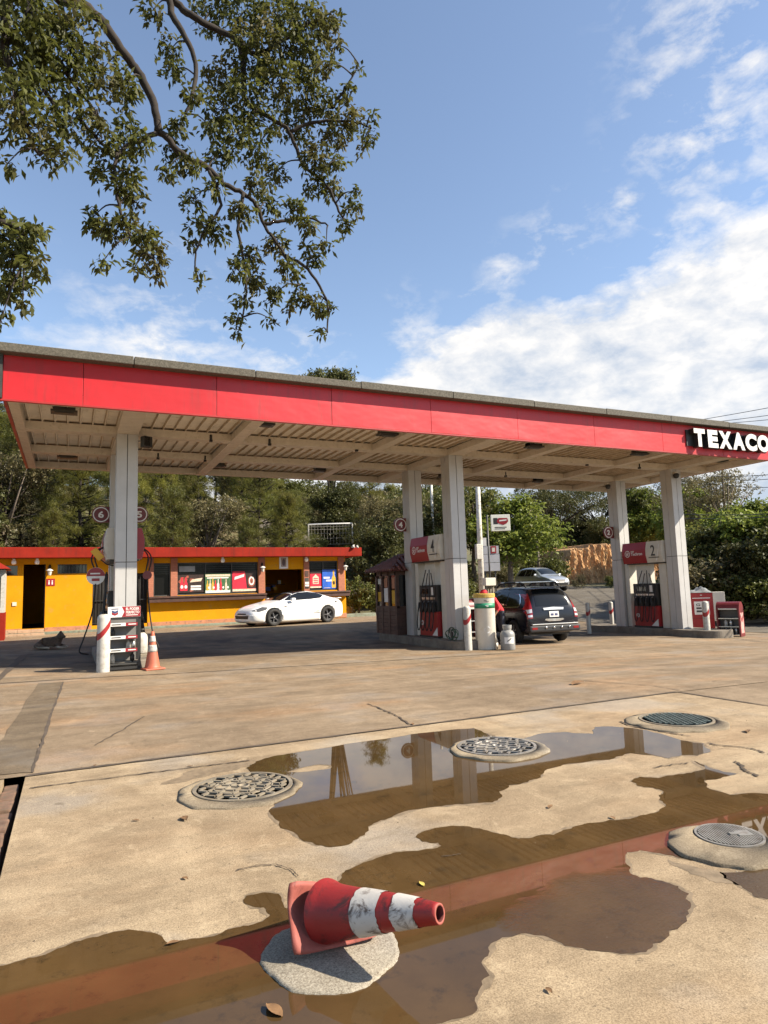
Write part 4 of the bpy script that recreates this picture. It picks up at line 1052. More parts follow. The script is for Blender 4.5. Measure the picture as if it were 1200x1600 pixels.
# cabinet-style racks with a rounded maroon hood
def hood_rack(q, rz, lab, open_front=True):
    t = thing('oil_rack', lab, 'oil rack', q, rz, 'maroon hooded oil racks')
    W_, D_, H_ = .62, .50, 1.06; r_ = .24
    prof = [(-D_ / 2, 0), (D_ / 2, 0), (D_ / 2, H_ - r_)] + [(D_ / 2 - r_ + r_ * math.cos(a), H_ - r_ + r_ * math.sin(a)) for a in [R(10 * k) for k in range(1, 10)]] + [(-D_ / 2 + r_ + r_ * math.cos(a), H_ - r_ + r_ * math.sin(a)) for a in [R(90 + 10 * k) for k in range(0, 10)]]
    My = Matrix(((0, 0, 1, 0), (1, 0, 0, 0), (0, 1, 0, 0), (0, 0, 0, 1)))
    for s, nm in ((-1, 'side_panel'), (1, 'side_panel')):
        mb = MB(); mb.prism(prof, s * W_ / 2 - .02, s * W_ / 2 + .02, 0, My); mb.build(nm, M_MAROON, t)
        mb = MB(); M = frame((s * (W_ / 2 + .021), 0, 0), (0, s, 0), (0, 0, 1)); mb.lohi((-.16, .10, 0), (.16, .72, .002), 0, M); mb.add([(-.13, .66, .003), (0, .52, .003), (.13, .66, .003), (.13, .56, .003), (0, .42, .003), (-.13, .56, .003)], [(0, 1, 4, 5), (1, 2, 3, 4)], 1, False, M)
        mb.build('side_print', [mat('worn_pink_print', (.52, .27, .24), .6, var=.3, vscale=9), M_SRED], t)
    mb = MB(); pr = prof[2:]; vs = []; fs = []
    for (a, b) in pr: vs += [(-W_ / 2 + .021, a, b), (W_ / 2 - .021, a, b)]
    for i in range(len(pr) - 1): fs.append((2 * i, 2 * i + 1, 2 * i + 3, 2 * i + 2))
    mb.add(vs, fs, 0, True); mb.build('hood', M_MAROON, t)
    mb = MB(); mb.lohi((-W_ / 2 + .022, -.02, .05), (W_ / 2 - .022, 0, H_ - r_)); mb.build('back_panel', M_DGREY, t)
    for z_ in (.06, .30, .55):
        mb = MB(); mb.lohi((-W_ / 2 + .022, -D_ / 2 + .02, z_ - .012), (W_ / 2 - .022, -.022, z_ + .012)); mb.build('shelf', M_STEEL, t)
    mb = MB(); mb.lohi((-W_ / 2 + .05, -D_ / 2 - .004, H_ - .24), (W_ / 2 - .05, -D_ / 2 + .0, H_ - .20), 0); mb.build('hood_print', M_WARM, t)
    return t
q = at(1140, 995); hood_rack(Vector((q.x + .25, q.y + .12, gz(q.x, q.y))), R(-66), 'weathered maroon hooded oil rack beside the red cabinet at the right island')
for k in range(5):
    o = MB().lathe([(.05, 0), (.05, .14), (.02, .18), (.02, .20)], n=12).build('oil_bottle', M_WHT if k % 2 else M_STEEL)
    o.location = (q.x + .13 + (k % 3) * .055, q.y + .19 - (k % 3) * .13, gz(q.x, q.y) + (.072 if k < 3 else .312)); tag(o, 'small oil bottle on the maroon rack at the right island', 'bottle', 'oil bottles on the maroon rack')
q = at(735, 1012); hood_rack(Vector((q.x + .30, q.y + .75, gz(q.x, q.y))), R(0), 'maroon hooded oil rack behind the white bollard and the tall drum').scale = (1, 1, 1.22)

# ------------------------------------------------------------------ things standing by the middle island
q = at(760, 1014.5); t = thing('waste_drum', 'tall white drum with a yellow rim and a green band by the middle island', 'drum', (q.x, q.y, gz(q.x, q.y)))
mb = MB(); mb.lathe([(.255, 0), (.265, .02), (.265, 1.30), (.27, 1.31), (.27, 1.33)], n=40); mb.build('body', M_WARM, t)
mb = MB(); mb.lathe([(.270, 1.332), (.285, 1.335), (.285, 1.42), (.27, 1.44), (.245, 1.44), (.245, 1.36)], n=40, smooth=False); mb.build('rim', mat('yellow_rim', (.50, .33, .06), .6, var=.25, dirt=.3), t)
mb = MB(); mb.lathe([(.2672, 1.06), (.2672, 1.19)], n=40); mb.build('green_band', M_GREEN, t)
mb = MB()
def on_drum(a0, a1, z0, z1, mi, r_=.2695):
    n = 6; vs = []
    for k in range(n + 1):
        a = R(a0 + (a1 - a0) * k / n); vs += [(r_ * math.cos(a), r_ * math.sin(a), z0), (r_ * math.cos(a), r_ * math.sin(a), z1)]
    mb.add(vs, [(2 * k, 2 * k + 2, 2 * k + 3, 2 * k + 1) for k in range(n)], mi, True)
on_drum(-125, -108, 1.245, 1.262, 1); on_drum(-115, -98, 1.222, 1.236, 1); on_drum(-118, -100, 1.13, 1.145, 0); on_drum(-112, -100, 1.10, 1.112, 0)
for k in range(3):
    a = 2 * math.pi * k / 3 + .5
    for j in range(6):
        b_ = a + j * .17; on_drum(-112 + 15 * math.cos(b_) - 1.5, -112 + 15 * math.cos(b_) + 2.5, .50 + .075 * math.sin(b_), .50 + .075 * math.sin(b_) + .03, 0)
mb.build('print', [M_WHT2, M_DGREY], t)
q = at(794, 1015.5); t = thing('gas_cylinder', 'short grey refrigerant cylinder standing beside the tall white drum', 'gas cylinder', (q.x, q.y, gz(q.x, q.y)))
M_GREYC = mat('grey_cylinder_paint', (.24, .24, .235), .4, var=.1, dirt=.25, dirt_col=(.28, .26, .23))
mb = MB(); mb.lathe([(.17, 0), (.185, .02), (.185, .38), (.175, .43), (.14, .48), (.09, .505), (0, .51)], n=32); mb.build('tank', M_GREYC, t)
mb = MB(); mb.lathe([(.10, .50), (.115, .56), (.12, .63), (.112, .63), (.105, .56), (.09, .505)], n=24, smooth=False); mb.build('collar', M_GREYC, t)
mb = MB(); mb.lathe([(.02, .51), (.02, .58), (.035, .585), (.035, .61), (0, .615)], n=12); mb.build('valve', M_BLACK, t)
mb = MB(); n = 8; vs = []
for k in range(n + 1): a = R(-150 + 80 * k / n); vs += [(.187 * math.cos(a), .187 * math.sin(a), .17), (.187 * math.cos(a), .187 * math.sin(a), .33)]
mb.add(vs, [(2 * k, 2 * k + 2, 2 * k + 3, 2 * k + 1) for k in range(n)], 0, True)
vs = []
for k in range(n + 1): a = R(-128 + 34 * k / n); vs += [(.1885 * math.cos(a), .1885 * math.sin(a), .21 + .08 * k / n), (.1885 * math.cos(a), .1885 * math.sin(a), .24 + .08 * k / n)]
mb.add(vs, [(2 * k, 2 * k + 2, 2 * k + 3, 2 * k + 1) for k in range(n)], 1, True); mb.build('label', [M_WHT2, M_DGREY], t)
q = at(777, 1014); t = thing('spray_bottle', 'small dark bottle with a white label between drum and grey cylinder', 'bottle', (q.x, q.y + .05, gz(q.x, q.y)))
mb = MB(); mb.lathe([(.05, 0), (.055, .02), (.055, .22), (.03, .29), (.022, .34), (.03, .345), (.03, .40), (0, .40)], n=16); mb.build('bottle_body', M_BLACK, t)
mb = MB(); mb.lathe([(.0565, .05), (.0565, .16)], n=16); mb.build('label_band', M_WHT2, t)
t = thing('air_hose', 'coil of dark green hose on the kerb beside the middle column', 'hose', (9.08, 15.4, IT[1] + .02))
mb = MB(); pts = []
for k in range(64): a = k / 63 * 5 * 2 * math.pi; pts.append((.03 * math.cos(a * .7), (.20 + .05 * math.sin(a * .4)) * math.cos(a) + .12 * math.sin(a * .23), .16 + (.13 + .04 * math.sin(a * .6)) * math.sin(a)))
mb.tube(pts, .012, 6); mb.build('coil', mat('hose_green', (.02, .06, .03), .5), t)
mb = MB(); mb.box((0, .02, .1), (.05, .05, .22)); mb.build('peg', M_DGREY, t)
# step block and white cylinder by the left island
q = at(226, 1040); mb = MB(); mb.box((0, 0, .10), (.42, .5, .28)); o = mb.build('concrete_block', M_PALE, bevel=.02, loc=(q.x + .0, q.y + .35, gz(q.x, q.y))); tag(o, 'pale concrete block behind the upright cone', 'block')
t = thing('gas_cylinder', 'small white gas cylinder standing on the concrete block behind the rack', 'gas cylinder', (q.x - .03, q.y + .35, gz(q.x, q.y) + .242))
mb = MB(); mb.lathe([(.11, 0), (.125, .02), (.125, .34), (.11, .40), (.06, .45), (0, .46)], n=24); mb.build('tank', M_WHT, t)
mb = MB(); mb.lathe([(.03, .455), (.03, .50), (.06, .505), (.06, .54), (0, .54)], n=12); mb.build('valve', M_BLACK, t)

# red cabinet on the right island
a_, b_ = at(1080, 989), at(1118, 992)
t = thing('red_cabinet', 'red metal cabinet with a white notice at the end of the right island', 'cabinet', tuple(at(1081, 990)), R(-46))
W_, D_, H_ = .72, .70, 1.33
mb = MB(); mb.lohi((0, 0, 0), (W_, D_, H_)); mb.build('case', M_DRED, t, bevel=.012)
M = frame((0, -.001, 0), (1, 0, 0), (0, 0, 1)); mb = MB()
mb.lohi((.14, .62, .001), (.60, 1.05, .004), 0, M); text_fit(mb, 'G', M, .20, .32, .90, .99, .008, 1, .02)
mb.lohi((.20, .80, .004), (.36, .86, .006), 1, M); mb.lohi((.20, .70, .004), (.42, .76, .006), 1, M); text_fit(mb, '7', M, .40, .56, .78, 1.0, .008, 2, .05)
mb.lohi((.10, 1.15, .001), (.64, 1.175, .003), 0, M); mb.lohi((.03, .49, .001), (.69, .505, .003), 3, M); mb.lohi((.34, 1.25, .001), (.40, 1.27, .003), 0, M)
mb.build('notice', [M_WHT2, M_DGREY, M_SRED, M_MAROON], t)
mb = MB(); mb.lohi((W_ + .001, .0, .40), (W_ + .36, D_ - .1, H_ + .02)); mb.build('side_box', M_WARM, t, bevel=.01)
M_TARP = mat('grey_tarp', (.20, .21, .21), .5, var=.4, vscale=14)
mb = MB(); vs = []; n = 12
for i in range(n + 1):
    for j in range(n + 1):
        x_, y_ = i / n, j / n; e = math.sin(math.pi * x_) * math.sin(math.pi * y_)
        vs.append((-.02 + x_ * .74, .0 + y_ * .7, H_ + .012 + .20 * e ** .6 * (.7 + .3 * math.sin(9 * x_ + 5 * y_)) + .02 * math.sin(23 * x_ - 11 * y_) * e))
mb.add(vs, [(i * (n + 1) + j, (i + 1) * (n + 1) + j, (i + 1) * (n + 1) + j + 1, i * (n + 1) + j + 1) for i in range(n) for j in range(n)], 0, True)
o = mb.build('tarpaulin', M_TARP); o.location = t.location; o.rotation_euler = (0, 0, R(-46)); tag(o, 'crumpled grey tarpaulin heaped on the red cabinet', 'tarpaulin')

# ------------------------------------------------------------------ yellow store
M_YW = mat('yellow_wall', (.56, .238, .003), .75, var=.08, vscale=1.6, dirt=.12, dirt_col=(.42, .22, .04), bumps=.12, bscale=30, spec=.15)
M_ROOFR = mat('red_roof_slab', (.22, .016, .008), .75, spec=.12, var=.18, vscale=2, dirt=.35, dirt_col=(.13, .018, .012), streak=True, bumps=.2, bscale=12)
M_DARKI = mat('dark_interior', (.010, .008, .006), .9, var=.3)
M_SALM = mat('salmon_skirting', (.40, .165, .085), .7, var=.15, vscale=4, dirt=.3)
M_KERBG = mat('grey_green_kerb', (.17, .19, .14), .8, var=.2, dirt=.35)
M_TILE = mat('beige_step_tile', (.36, .24, .155), .6, var=.15, vscale=4, dirt=.3)
M_WOODD = mat('dark_wood', (.055, .022, .014), .6, var=.35, vscale=6)
M_IRONB = mat('black_iron', (.015, .014, .014), .55, .3)
def brick_mat(name, c1, c2, mortar, scale):
    m, nt, b = newmat(name); br = nd(nt, 'ShaderNodeTexBrick'); p = coord(nt, 'Object')
    sw = nd(nt, 'ShaderNodeSeparateXYZ'); nt.links.new(p, sw.inputs[0]); cb = nd(nt, 'ShaderNodeCombineXYZ')
    ad = nd(nt, 'ShaderNodeMath', operation='ADD'); nt.links.new(sw.outputs[0], ad.inputs[0]); nt.links.new(sw.outputs[1], ad.inputs[1])
    nt.links.new(ad.outputs[0], cb.inputs[0]); nt.links.new(sw.outputs[2], cb.inputs[1]); nt.links.new(cb.outputs[0], br.inputs['Vector'])
    br.inputs['Color1'].default_value = (*c1, 1); br.inputs['Color2'].default_value = (*c2, 1); br.inputs['Mortar'].default_value = (*mortar, 1)
    br.inputs['Scale'].default_value = scale; br.inputs['Mortar Size'].default_value = .018; br.inputs['Brick Width'].default_value = .5; br.inputs['Row Height'].default_value = .25
    nt.links.new(br.outputs[0], b.inputs['Base Color']); b.inputs['Roughness'].default_value = .8; bump(nt, b, br.outputs['Fac'], -.5, .008); return m
M_BRICK = brick_mat('painted_brick', (.38, .135, .075), (.32, .11, .06), (.25, .10, .065), 3.4)
M_SHOPG = mat('shop_glass_dark', (.006, .006, .006), .2, spec=.12)
RZS = math.atan2(.7, 14.4)
FZ = .60
st = thing('store_building', 'long low yellow shop with a flat red roof, brick pillars and beer posters', 'shop', (-2.3, 28.4, 0), RZS)
opens = [(.09, .50, 2.59, 2.95), (.70, 1.44, FZ, 2.99), (1.84, 2.87, 2.62, 2.98), (3.08, 5.12, FZ, 2.60), (5.34, 6.01, 1.64, 2.99), (6.28, 9.70, 1.66, 3.0), (10.01, 11.77, FZ, 2.66), (12.06, 13.48, 1.68, 3.02)]
XL, XR_, ZT_ = -6.0, 13.86, 3.22
mb = MB(); gx = sorted({XL, XR_} | {o[0] for o in opens} | {o[1] for o in opens}); gzs = sorted({.2, ZT_} | {o[2] for o in opens} | {o[3] for o in opens})
inside = lambda x, z: any(o[0] < x < o[1] and o[2] < z < o[3] for o in opens)
for a, b in zip(gx, gx[1:]):
    for c_, d_ in zip(gzs, gzs[1:]):
        if not inside((a + b) / 2, (c_ + d_) / 2):
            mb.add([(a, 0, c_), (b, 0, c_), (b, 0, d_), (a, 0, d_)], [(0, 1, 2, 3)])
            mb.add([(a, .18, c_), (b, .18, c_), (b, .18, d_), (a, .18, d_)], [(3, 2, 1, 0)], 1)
for (a, b, c_, d_) in opens:
    mb.add([(a, 0, c_), (a, .18, c_), (a, .18, d_), (a, 0, d_)], [(0, 1, 2, 3)]); mb.add([(b, 0, c_), (b, .18, c_), (b, .18, d_), (b, 0, d_)], [(3, 2, 1, 0)])
    mb.add([(a, 0, d_), (b, 0, d_), (b, .18, d_), (a, .18, d_)], [(0, 1, 2, 3)]); mb.add([(a, 0, c_), (b, 0, c_), (b, .18, c_), (a, .18, c_)], [(3, 2, 1, 0)])
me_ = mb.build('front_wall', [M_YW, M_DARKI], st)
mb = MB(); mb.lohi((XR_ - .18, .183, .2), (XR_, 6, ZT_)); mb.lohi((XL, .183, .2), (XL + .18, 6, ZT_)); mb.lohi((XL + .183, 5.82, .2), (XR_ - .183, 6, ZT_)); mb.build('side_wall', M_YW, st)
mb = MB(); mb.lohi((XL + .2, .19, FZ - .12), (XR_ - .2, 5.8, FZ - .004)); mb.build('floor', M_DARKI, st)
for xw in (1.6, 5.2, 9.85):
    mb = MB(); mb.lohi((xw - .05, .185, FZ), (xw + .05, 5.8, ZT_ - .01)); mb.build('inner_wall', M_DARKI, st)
mb = MB(); mb.lohi((XL - .3, -.52, 3.205), (XR_ + .62, 6.3, 3.60)); mb.build('roof', M_ROOFR, st, bevel=.02)
# skirting, sidewalk, steps
mb = MB()
for a, b in ((XL, .68), (1.46, 3.06), (5.14, 9.99), (11.79, XR_ + .01)): mb.lohi((a, -.02, .42), (b, -.001, .62))
mb.build('skirting', M_SALM, st)
mb = MB(); mb.lohi((XL, -.50, .1), (13.0, -.021, .47), 0); mb.build('kerb', M_KERBG, st, bevel=.015)
mb = MB(); 
for k in range(6): mb.lohi((-1.2 + k * .44, -.92, .1), (-1.2 + k * .44 + .432, -.505, .46)); mb.lohi((-1.2 + k * .44, -.50, .473), (-1.2 + k * .44 + .432, -.022, .585))
mb.build('step', M_TILE, st, bevel=.01)
# doors
mb = MB(); mb.lohi((1.40, .19, FZ), (1.44, .88, 2.98)); dr_ = mb.build('door', M_IRONB, st)
mb = MB(); mb.tube([(1.40, .80, 1.55), (1.35, .80, 1.55), (1.35, .72, 1.55)], .012, 6); mb.build('handle', M_STEEL, dr_)
mb = MB()
for k in range(17): x_ = 3.12 + k * .123; mb.tube([(x_, .10, FZ), (x_, .10, 2.58)], .011, 6)
for z_ in (FZ + .08, 1.55, 2.52): mb.lohi((3.09, .088, z_ - .02), (5.11, .112, z_ + .02))
mb.build('barred_gate', M_IRONB, st)
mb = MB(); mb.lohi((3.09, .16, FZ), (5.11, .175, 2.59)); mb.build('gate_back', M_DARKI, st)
# windows
mb = MB(); mb.lohi((1.845, .10, 2.625), (2.865, .11, 2.975)); w_ = mb.build('window', M_GLASSD, st)
mb = MB()
for k in range(9): x_ = 1.90 + k * .115; mb.lohi((x_ - .008, .02, 2.625), (x_ + .008, .04, 2.975))
mb.lohi((1.845, .015, 2.63), (2.865, .045, 2.65)); mb.lohi((1.845, .015, 2.95), (2.865, .045, 2.97)); mb.build('grille', M_DGREY, w_)
mb = MB(); mb.lohi((.095, .10, 2.595), (.495, .11, 2.945)); mb.build('window', M_GLASSD, st)
def shopwin(x0, x1, z0, z1, n):
    mb = MB(); mb.lohi((x0 + .005, .13, z0 + .005), (x1 - .005, .14, z1 - .005)); w = mb.build('window', M_SHOPG, st)
    mb = MB(); mb.lohi((x0 + .005, .05, z0 + .005), (x1 - .005, .10, z0 + .05)); mb.lohi((x0 + .005, .05, z1 - .05), (x1 - .005, .10, z1 - .005))
    for k in range(n + 1): x_ = x0 + .025 + (x1 - x0 - .05) * k / n; mb.lohi((x_ - .02, .05, z0 + .053), (x_ + .02, .10, z1 - .053))
    mb.build('frame', M_DGREY, w)
    mb = MB()
    for k in range(n):
        a = x0 + .05 + (x1 - x0 - .05) * k / n; b = a + (x1 - x0 - .05) / n - .05
        for j in range(5): z_ = z1 - .10 - j * .085; mb.box(((a + b) / 2, .085, z_), (b - a, .075, .006), 0, 0)
    mb.build('louvre', mat('louvre_glass', (.10, .11, .11), .15, var=.2), w)
    return w
w1 = shopwin(5.34, 6.01, 1.64, 2.99, 1); w2 = shopwin(6.28, 9.70, 1.66, 3.0, 3); w3 = shopwin(12.06, 13.48, 1.68, 3.02, 2)
mb = MB(); mb.lohi((6.36, .03, 2.62), (7.0, .12, 2.85)); mb.build('air_conditioner', mat('ac_grey', (.26, .27, .26), .6), w2)
# poster sheets behind the bars
P_BLK, P_RED, P_BRN = mat('poster_black', (.03, .016, .013), .4, var=.5, vscale=9), mat('poster_red', (.62, .02, .045), .4, var=.1), mat('poster_brown', (.26, .07, .04), .4, var=.5, vscale=14)
P_TAN, P_GOLD, P_BLUE2 = mat('poster_tan', (.62, .48, .36), .4, var=.3, vscale=20), mat('poster_gold', (.60, .34, .04), .4, var=.3, vscale=20), mat('poster_blue', (.02, .10, .46), .4, var=.25, vscale=4)
PM = [P_BLK, P_RED, P_BRN, P_TAN, P_GOLD, P_BLUE2, M_WHT2, mat('poster_green', (.05, .12, .05), .4)]
def bottle2d(mb, M, x, z, h, w, mi, zz):
    p = [(-.5, 0), (.5, 0), (.5, .55), (.2, .72), (.2, 1), (-.2, 1), (-.2, .72), (-.5, .55)]
    mb.add([(x + a * w, z + b * h, zz) for a, b in p], [tuple(range(8))], mi, False, M)
def poster(lab, x0, x1, z0, z1, kind):
    w = w2 if x0 < 11 else w3
    mb = MB(); M = frame((x0, .04, z0), (1, 0, 0), (0, 0, 1)); W_, H_ = x1 - x0, z1 - z0; r = random.Random(int(x0 * 10))
    ell = lambda cx, cy, rx, ry, mi, zz: mb.add([(cx + rx * math.cos(a), cy + ry * math.sin(a), zz) for a in [2 * math.pi * k / 20 for k in range(20)]], [tuple(range(20))], mi, False, M)
    if kind == 0:
        mb.lohi((0, 0, -.004), (W_, H_, 0), 0, M)
        for k in range(16): ell(r.uniform(.05, W_ * .55), r.uniform(.06, H_ - .05), r.uniform(.03, .11), r.uniform(.03, .09), 2, .001 + k * .0003)
        for k in range(2): bottle2d(mb, M, .14 + .16 * k, .08, .55, .13, 1, .007 + k * .0005); ell(.14 + .16 * k, .24, .055, .07, 6, .009)
        mb.add([(.46, .42, .006), (.92, .46, .006), (.98, .60, .006), (.55, .54, .006)], [(0, 1, 2, 3)], 3, False, M)
        for k in range(2): mb.lohi((.50, .10 + .11 * k, .006), (.92, .18 + .11 * k, .008), 6, M)
    elif kind == 1:
        mb.lohi((0, 0, -.004), (W_, H_, 0), 7, M); mb.lohi((.02, .0, 0), (W_ - .02, .12, .002), 6, M); mb.lohi((.08, H_ - .20, 0), (W_ - .08, H_ - .15, .002), 6, M); mb.lohi((.02, H_ - .12, 0), (W_ - .02, H_ - .03, .002), 3, M)
        for k in range(9): bottle2d(mb, M, .10 + k * .112, .10, .42 + .05 * (k % 3), .085, [4, 3, 4, 1, 6, 1, 7, 3, 7][k], .004 + .0004 * k)
        for k in range(5): ell(.16 + k * .2, .22, .04, .05, 6, .009)
    elif kind == 2:
        mb.lohi((0, 0, -.004), (W_, H_, 0), 1, M); mb.add([(W_ * .60, .12, .001), (W_, .12, .001), (W_, H_, .001), (W_ * .52, H_, .001)], [(0, 1, 2, 3)], 0, False, M)
        ell(W_ * .80, .42, .16, .24, 2, .003); ell(W_ * .80, .44, .12, .19, 6, .005); ell(W_ * .80, .44, .07, .12, 2, .006); mb.lohi((0, 0, .001), (W_, .10, .003), 3, M)
        mb.add([(.08, .50, .004), (.50, .62, .004), (.52, .74, .004), (.10, .62, .004)], [(0, 1, 2, 3)], 6, False, M)
    elif kind == 3:
        mb.lohi((0, 0, -.004), (W_, H_, 0), 1, M); mb.lohi((0, H_ - .12, 0), (W_, H_, .002), 0, M); mb.add([(.12, .18, .002), (W_ - .12, .18, .002), (W_ - .12, .48, .002), (W_ / 2, .62, .002), (.12, .48, .002)], [(0, 1, 2, 3, 4)], 3, False, M)
        for k in range(3): mb.lohi((.16, .22 + .09 * k, .003), (W_ - .16, .26 + .09 * k, .005), 1, M)
        mb.lohi((0, 0, 0), (W_, .07, .002), 3, M)
    else:
        mb.lohi((0, 0, -.004), (W_, H_, 0), 5, M); bottle2d(mb, M, W_ - .14, .04, .78, .20, 4, .003); ell(W_ - .14, .26, .06, .09, 0, .005)
        for k, (a, b) in enumerate(((.06, .32), (.18, .42))): mb.lohi((a, .46 - k * .13, .001), (a + .30, .54 - k * .13, .003), 6, M)
        mb.lohi((.08, .03, .001), (.38, .05, .003), 3, M)
    o = mb.build('poster', PM, w); o['label'] = lab
poster('dark beer poster with red bottles', 6.33, 7.36, 1.76, 2.50, 0); poster('poster with a row of bottles above a white strip', 7.42, 8.50, 1.72, 2.52, 1); poster('red poster with a dark round emblem', 8.58, 9.62, 1.75, 2.60, 2)
poster('red poster with a pale block', 12.13, 12.66, 1.80, 2.56, 3); poster('blue poster with a yellow bottle', 12.72, 13.42, 1.75, 2.62, 4)
# pillars and counter
for a, b in ((5.145, 5.338), (6.012, 6.278), (9.705, 9.99), (11.80, 12.055), (13.485, 13.80)):
    mb = MB(); mb.lohi((a, -.05, 1.64), (b, .05, 3.20)); mb.build('brick_pillar', M_BRICK, st)
for a, b in ((5.10, 9.985), (11.80, 13.95)):
    mb = MB(); mb.lohi((a, -.34, 1.565), (b, -.001, 1.638)); mb.lohi((a + .02, -.30, 1.40), (b - .02, -.001, 1.56)); mb.build('counter', M_WOODD, st, bevel=.008)
# lamps, bulbs, signs on the wall
def lantern(x):
    M = Matrix.Translation((x, -.06, 2.55))
    mb = MB(); mb.lathe([(.02, .40), (.045, .38), (.05, .30), (.02, .28)], n=12, M=M); mb.tube([(0, .05, .34), (0, -.02, .42), (0, -.10, .36), (0, -.10, .25)], .012, 6, M=M); mb.box((0, .045, .30), (.07, .02, .22), M=M)
    l = mb.build('wall_lantern', M_IRONB, st)
    mb = MB(); mb.lathe([(.03, .0), (.05, .02), (.085, .19)], n=8, c=(0, -.10, 0), M=M, smooth=False); mb.build('lantern_glass', M_WARM, l)
    mb = MB(); mb.lathe([(.125, .19), (.12, .205), (.03, .26), (0, .27)], n=8, c=(0, -.10, 0), M=M, smooth=False); mb.build('lantern_cap', M_WHT2, l)
for x in (1.57, 9.86, 13.80): lantern(x)
M_BULB = mat('opal_bulb', (.85, .82, .76), .25)
for x in (.38, 1.14, 8.1, 11.86):
    mb = MB(); mb.lathe([(0, -.13), (.06, -.12), (.09, -.06), (.08, .0), (.05, .05), (.05, .10)], c=(x, -.22, 3.10), n=16); mb.build('bulb', M_BULB, st)
mb = MB(); M = frame((1.47, -.004, 2.17), (1, 0, 0), (0, 0, 1)); mb.lohi((0, 0, 0), (.29, .27, .012), 0, M)
for k in (0, 1):
    cx = .09 + k * .11; mb.lohi((cx - .022, .05, .012), (cx + .022, .15, .015), 1, M); mb.prism([(cx + .024 * math.cos(a), .185 + .024 * math.sin(a)) for a in [2 * math.pi * j / 14 for j in range(14)]], .012, .015, 1, M)
mb.build('restroom_sign', [M_SRED, M_WHT2], st)
mb = MB(); M = frame((10.66, -.003, 2.69), (1, 0, 0), (0, 0, 1)); mb.lohi((0, 0, 0), (.40, .55, .02), 0, M); mb.lohi((.08, .08, .02), (.32, .48, .024), 1, M)
mb.add([(.20 + .07 * math.cos(a), .28 + .16 * math.sin(a), .026) for a in [2 * math.pi * k / 18 for k in range(18)]], [tuple(range(18))], 2, False, M); mb.build('picture', [M_WHT2, mat('picture_brown', (.30, .22, .18), .6, var=.5, vscale=20), mat('picture_dark', (.09, .06, .06), .6)], st)
mb = MB(); mb.lohi((.36, -.03, 1.46), (.50, -.002, 1.60)); mb.build('switch_box', M_WARM, st, bevel=.008)
for k, (z_, h_, m) in enumerate(((2.32, .26, M_WOODD), (2.1, .16, M_DGREY), (1.98, .10, M_WHT2), (1.88, .08, M_WHT2), (1.79, .07, M_BLACK))):
    mb = MB(); mb.lohi((11.84, -.065, z_), (12.02, -.052, z_ + h_)); mb.build('notice', m, st)
# goods in the shop doorway
for k in range(14):
    r = random.Random(k); mb = MB(); x_, z_ = r.uniform(10.1, 11.6), r.uniform(.75, 2.2); mb.box((x_, 2.6 + r.uniform(0, .4), z_), (r.uniform(.12, .3), .2, r.uniform(.1, .22)))
    mb.build('goods', r.choice([P_TAN, P_RED, M_WARM, P_GOLD, M_BLUE]), st)
for z_ in (.7, 1.15, 1.6, 2.05):
    mb = MB(); mb.lohi((10.05, 2.4, z_ - .03), (11.75, 3.1, z_)); mb.build('shelf', M_WOODD, st)
mb = MB(); mb.tube([(XR_ + .30, -.35, 3.60), (XR_ + .30, -.42, 3.72), (XR_ + .18, -.55, 3.70)], .02, 6); mb.lathe([(.04, 0), (.09, -.12), (.0, -.12)], c=(XR_ + .16, -.58, 3.70), n=12); mb.lathe([(.04, 0), (.09, -.12), (.0, -.12)], c=(XR_ + .42, -.45, 3.70), n=12); mb.build('roof_spotlight', M_WHT, st)

# white kiosk cut by the left edge of the picture
a = at(8, 1001); t = thing('small_booth', 'white and red booth with a tiled roof at the left edge', 'booth', tuple(at_y(8, 1000, 25.2) * Vector((1, 1, 0)) + Vector((0, 0, .25))), R(3)) if False else thing('small_booth', 'white and red booth with a tiled roof at the left edge', 'booth', (at_y(8, 950, 25.2).x, 25.2, .30), R(3))
mb = MB(); mb.lohi((-1.6, -.0, .0), (.0, 1.5, .98)); mb.build('base_wall', M_ROOFR, t)
mb = MB(); mb.lohi((-1.58, .02, .983), (-.02, 1.48, 2.38)); mb.build('upper_wall', M_WHT, t)
mb = MB(); mb.lohi((-1.3, .005, 1.15), (-.14, .018, 2.15)); mb.build('window', M_GLASSD, t)
mb = MB(); mb.add([(-1.8, -.25, 2.40), (.12, -.25, 2.40), (.12, 1.75, 2.40), (-1.8, 1.75, 2.40), (-1.1, .45, 2.85), (-.55, .45, 2.85), (-.55, 1.05, 2.85), (-1.1, 1.05, 2.85)], [(0, 1, 5, 4), (1, 2, 6, 5), (2, 3, 7, 6), (3, 0, 4, 7), (4, 5, 6, 7), (3, 2, 1, 0)]); mb.build('roof', M_ROOFR, t)

# dark wooden kiosk on the middle island
M_KW = mat('dark_brown_boards', (.060, .028, .020), .6, var=.35, vscale=5, dirt=.25, dirt_col=(.10, .06, .04))
M_KROOF = mat('maroon_roof_tile', (.12, .035, .03), .6, var=.35, vscale=7, dirt=.3)
q = (8.78, 17.25); kz = IT[1] + .0
t = thing('kiosk', 'dark wooden attendant kiosk with a tiled roof and papers on its windows', 'kiosk', (8.97, 18.44, kz))
Wk, Dk, Hk = 1.12, 1.52, 1.92
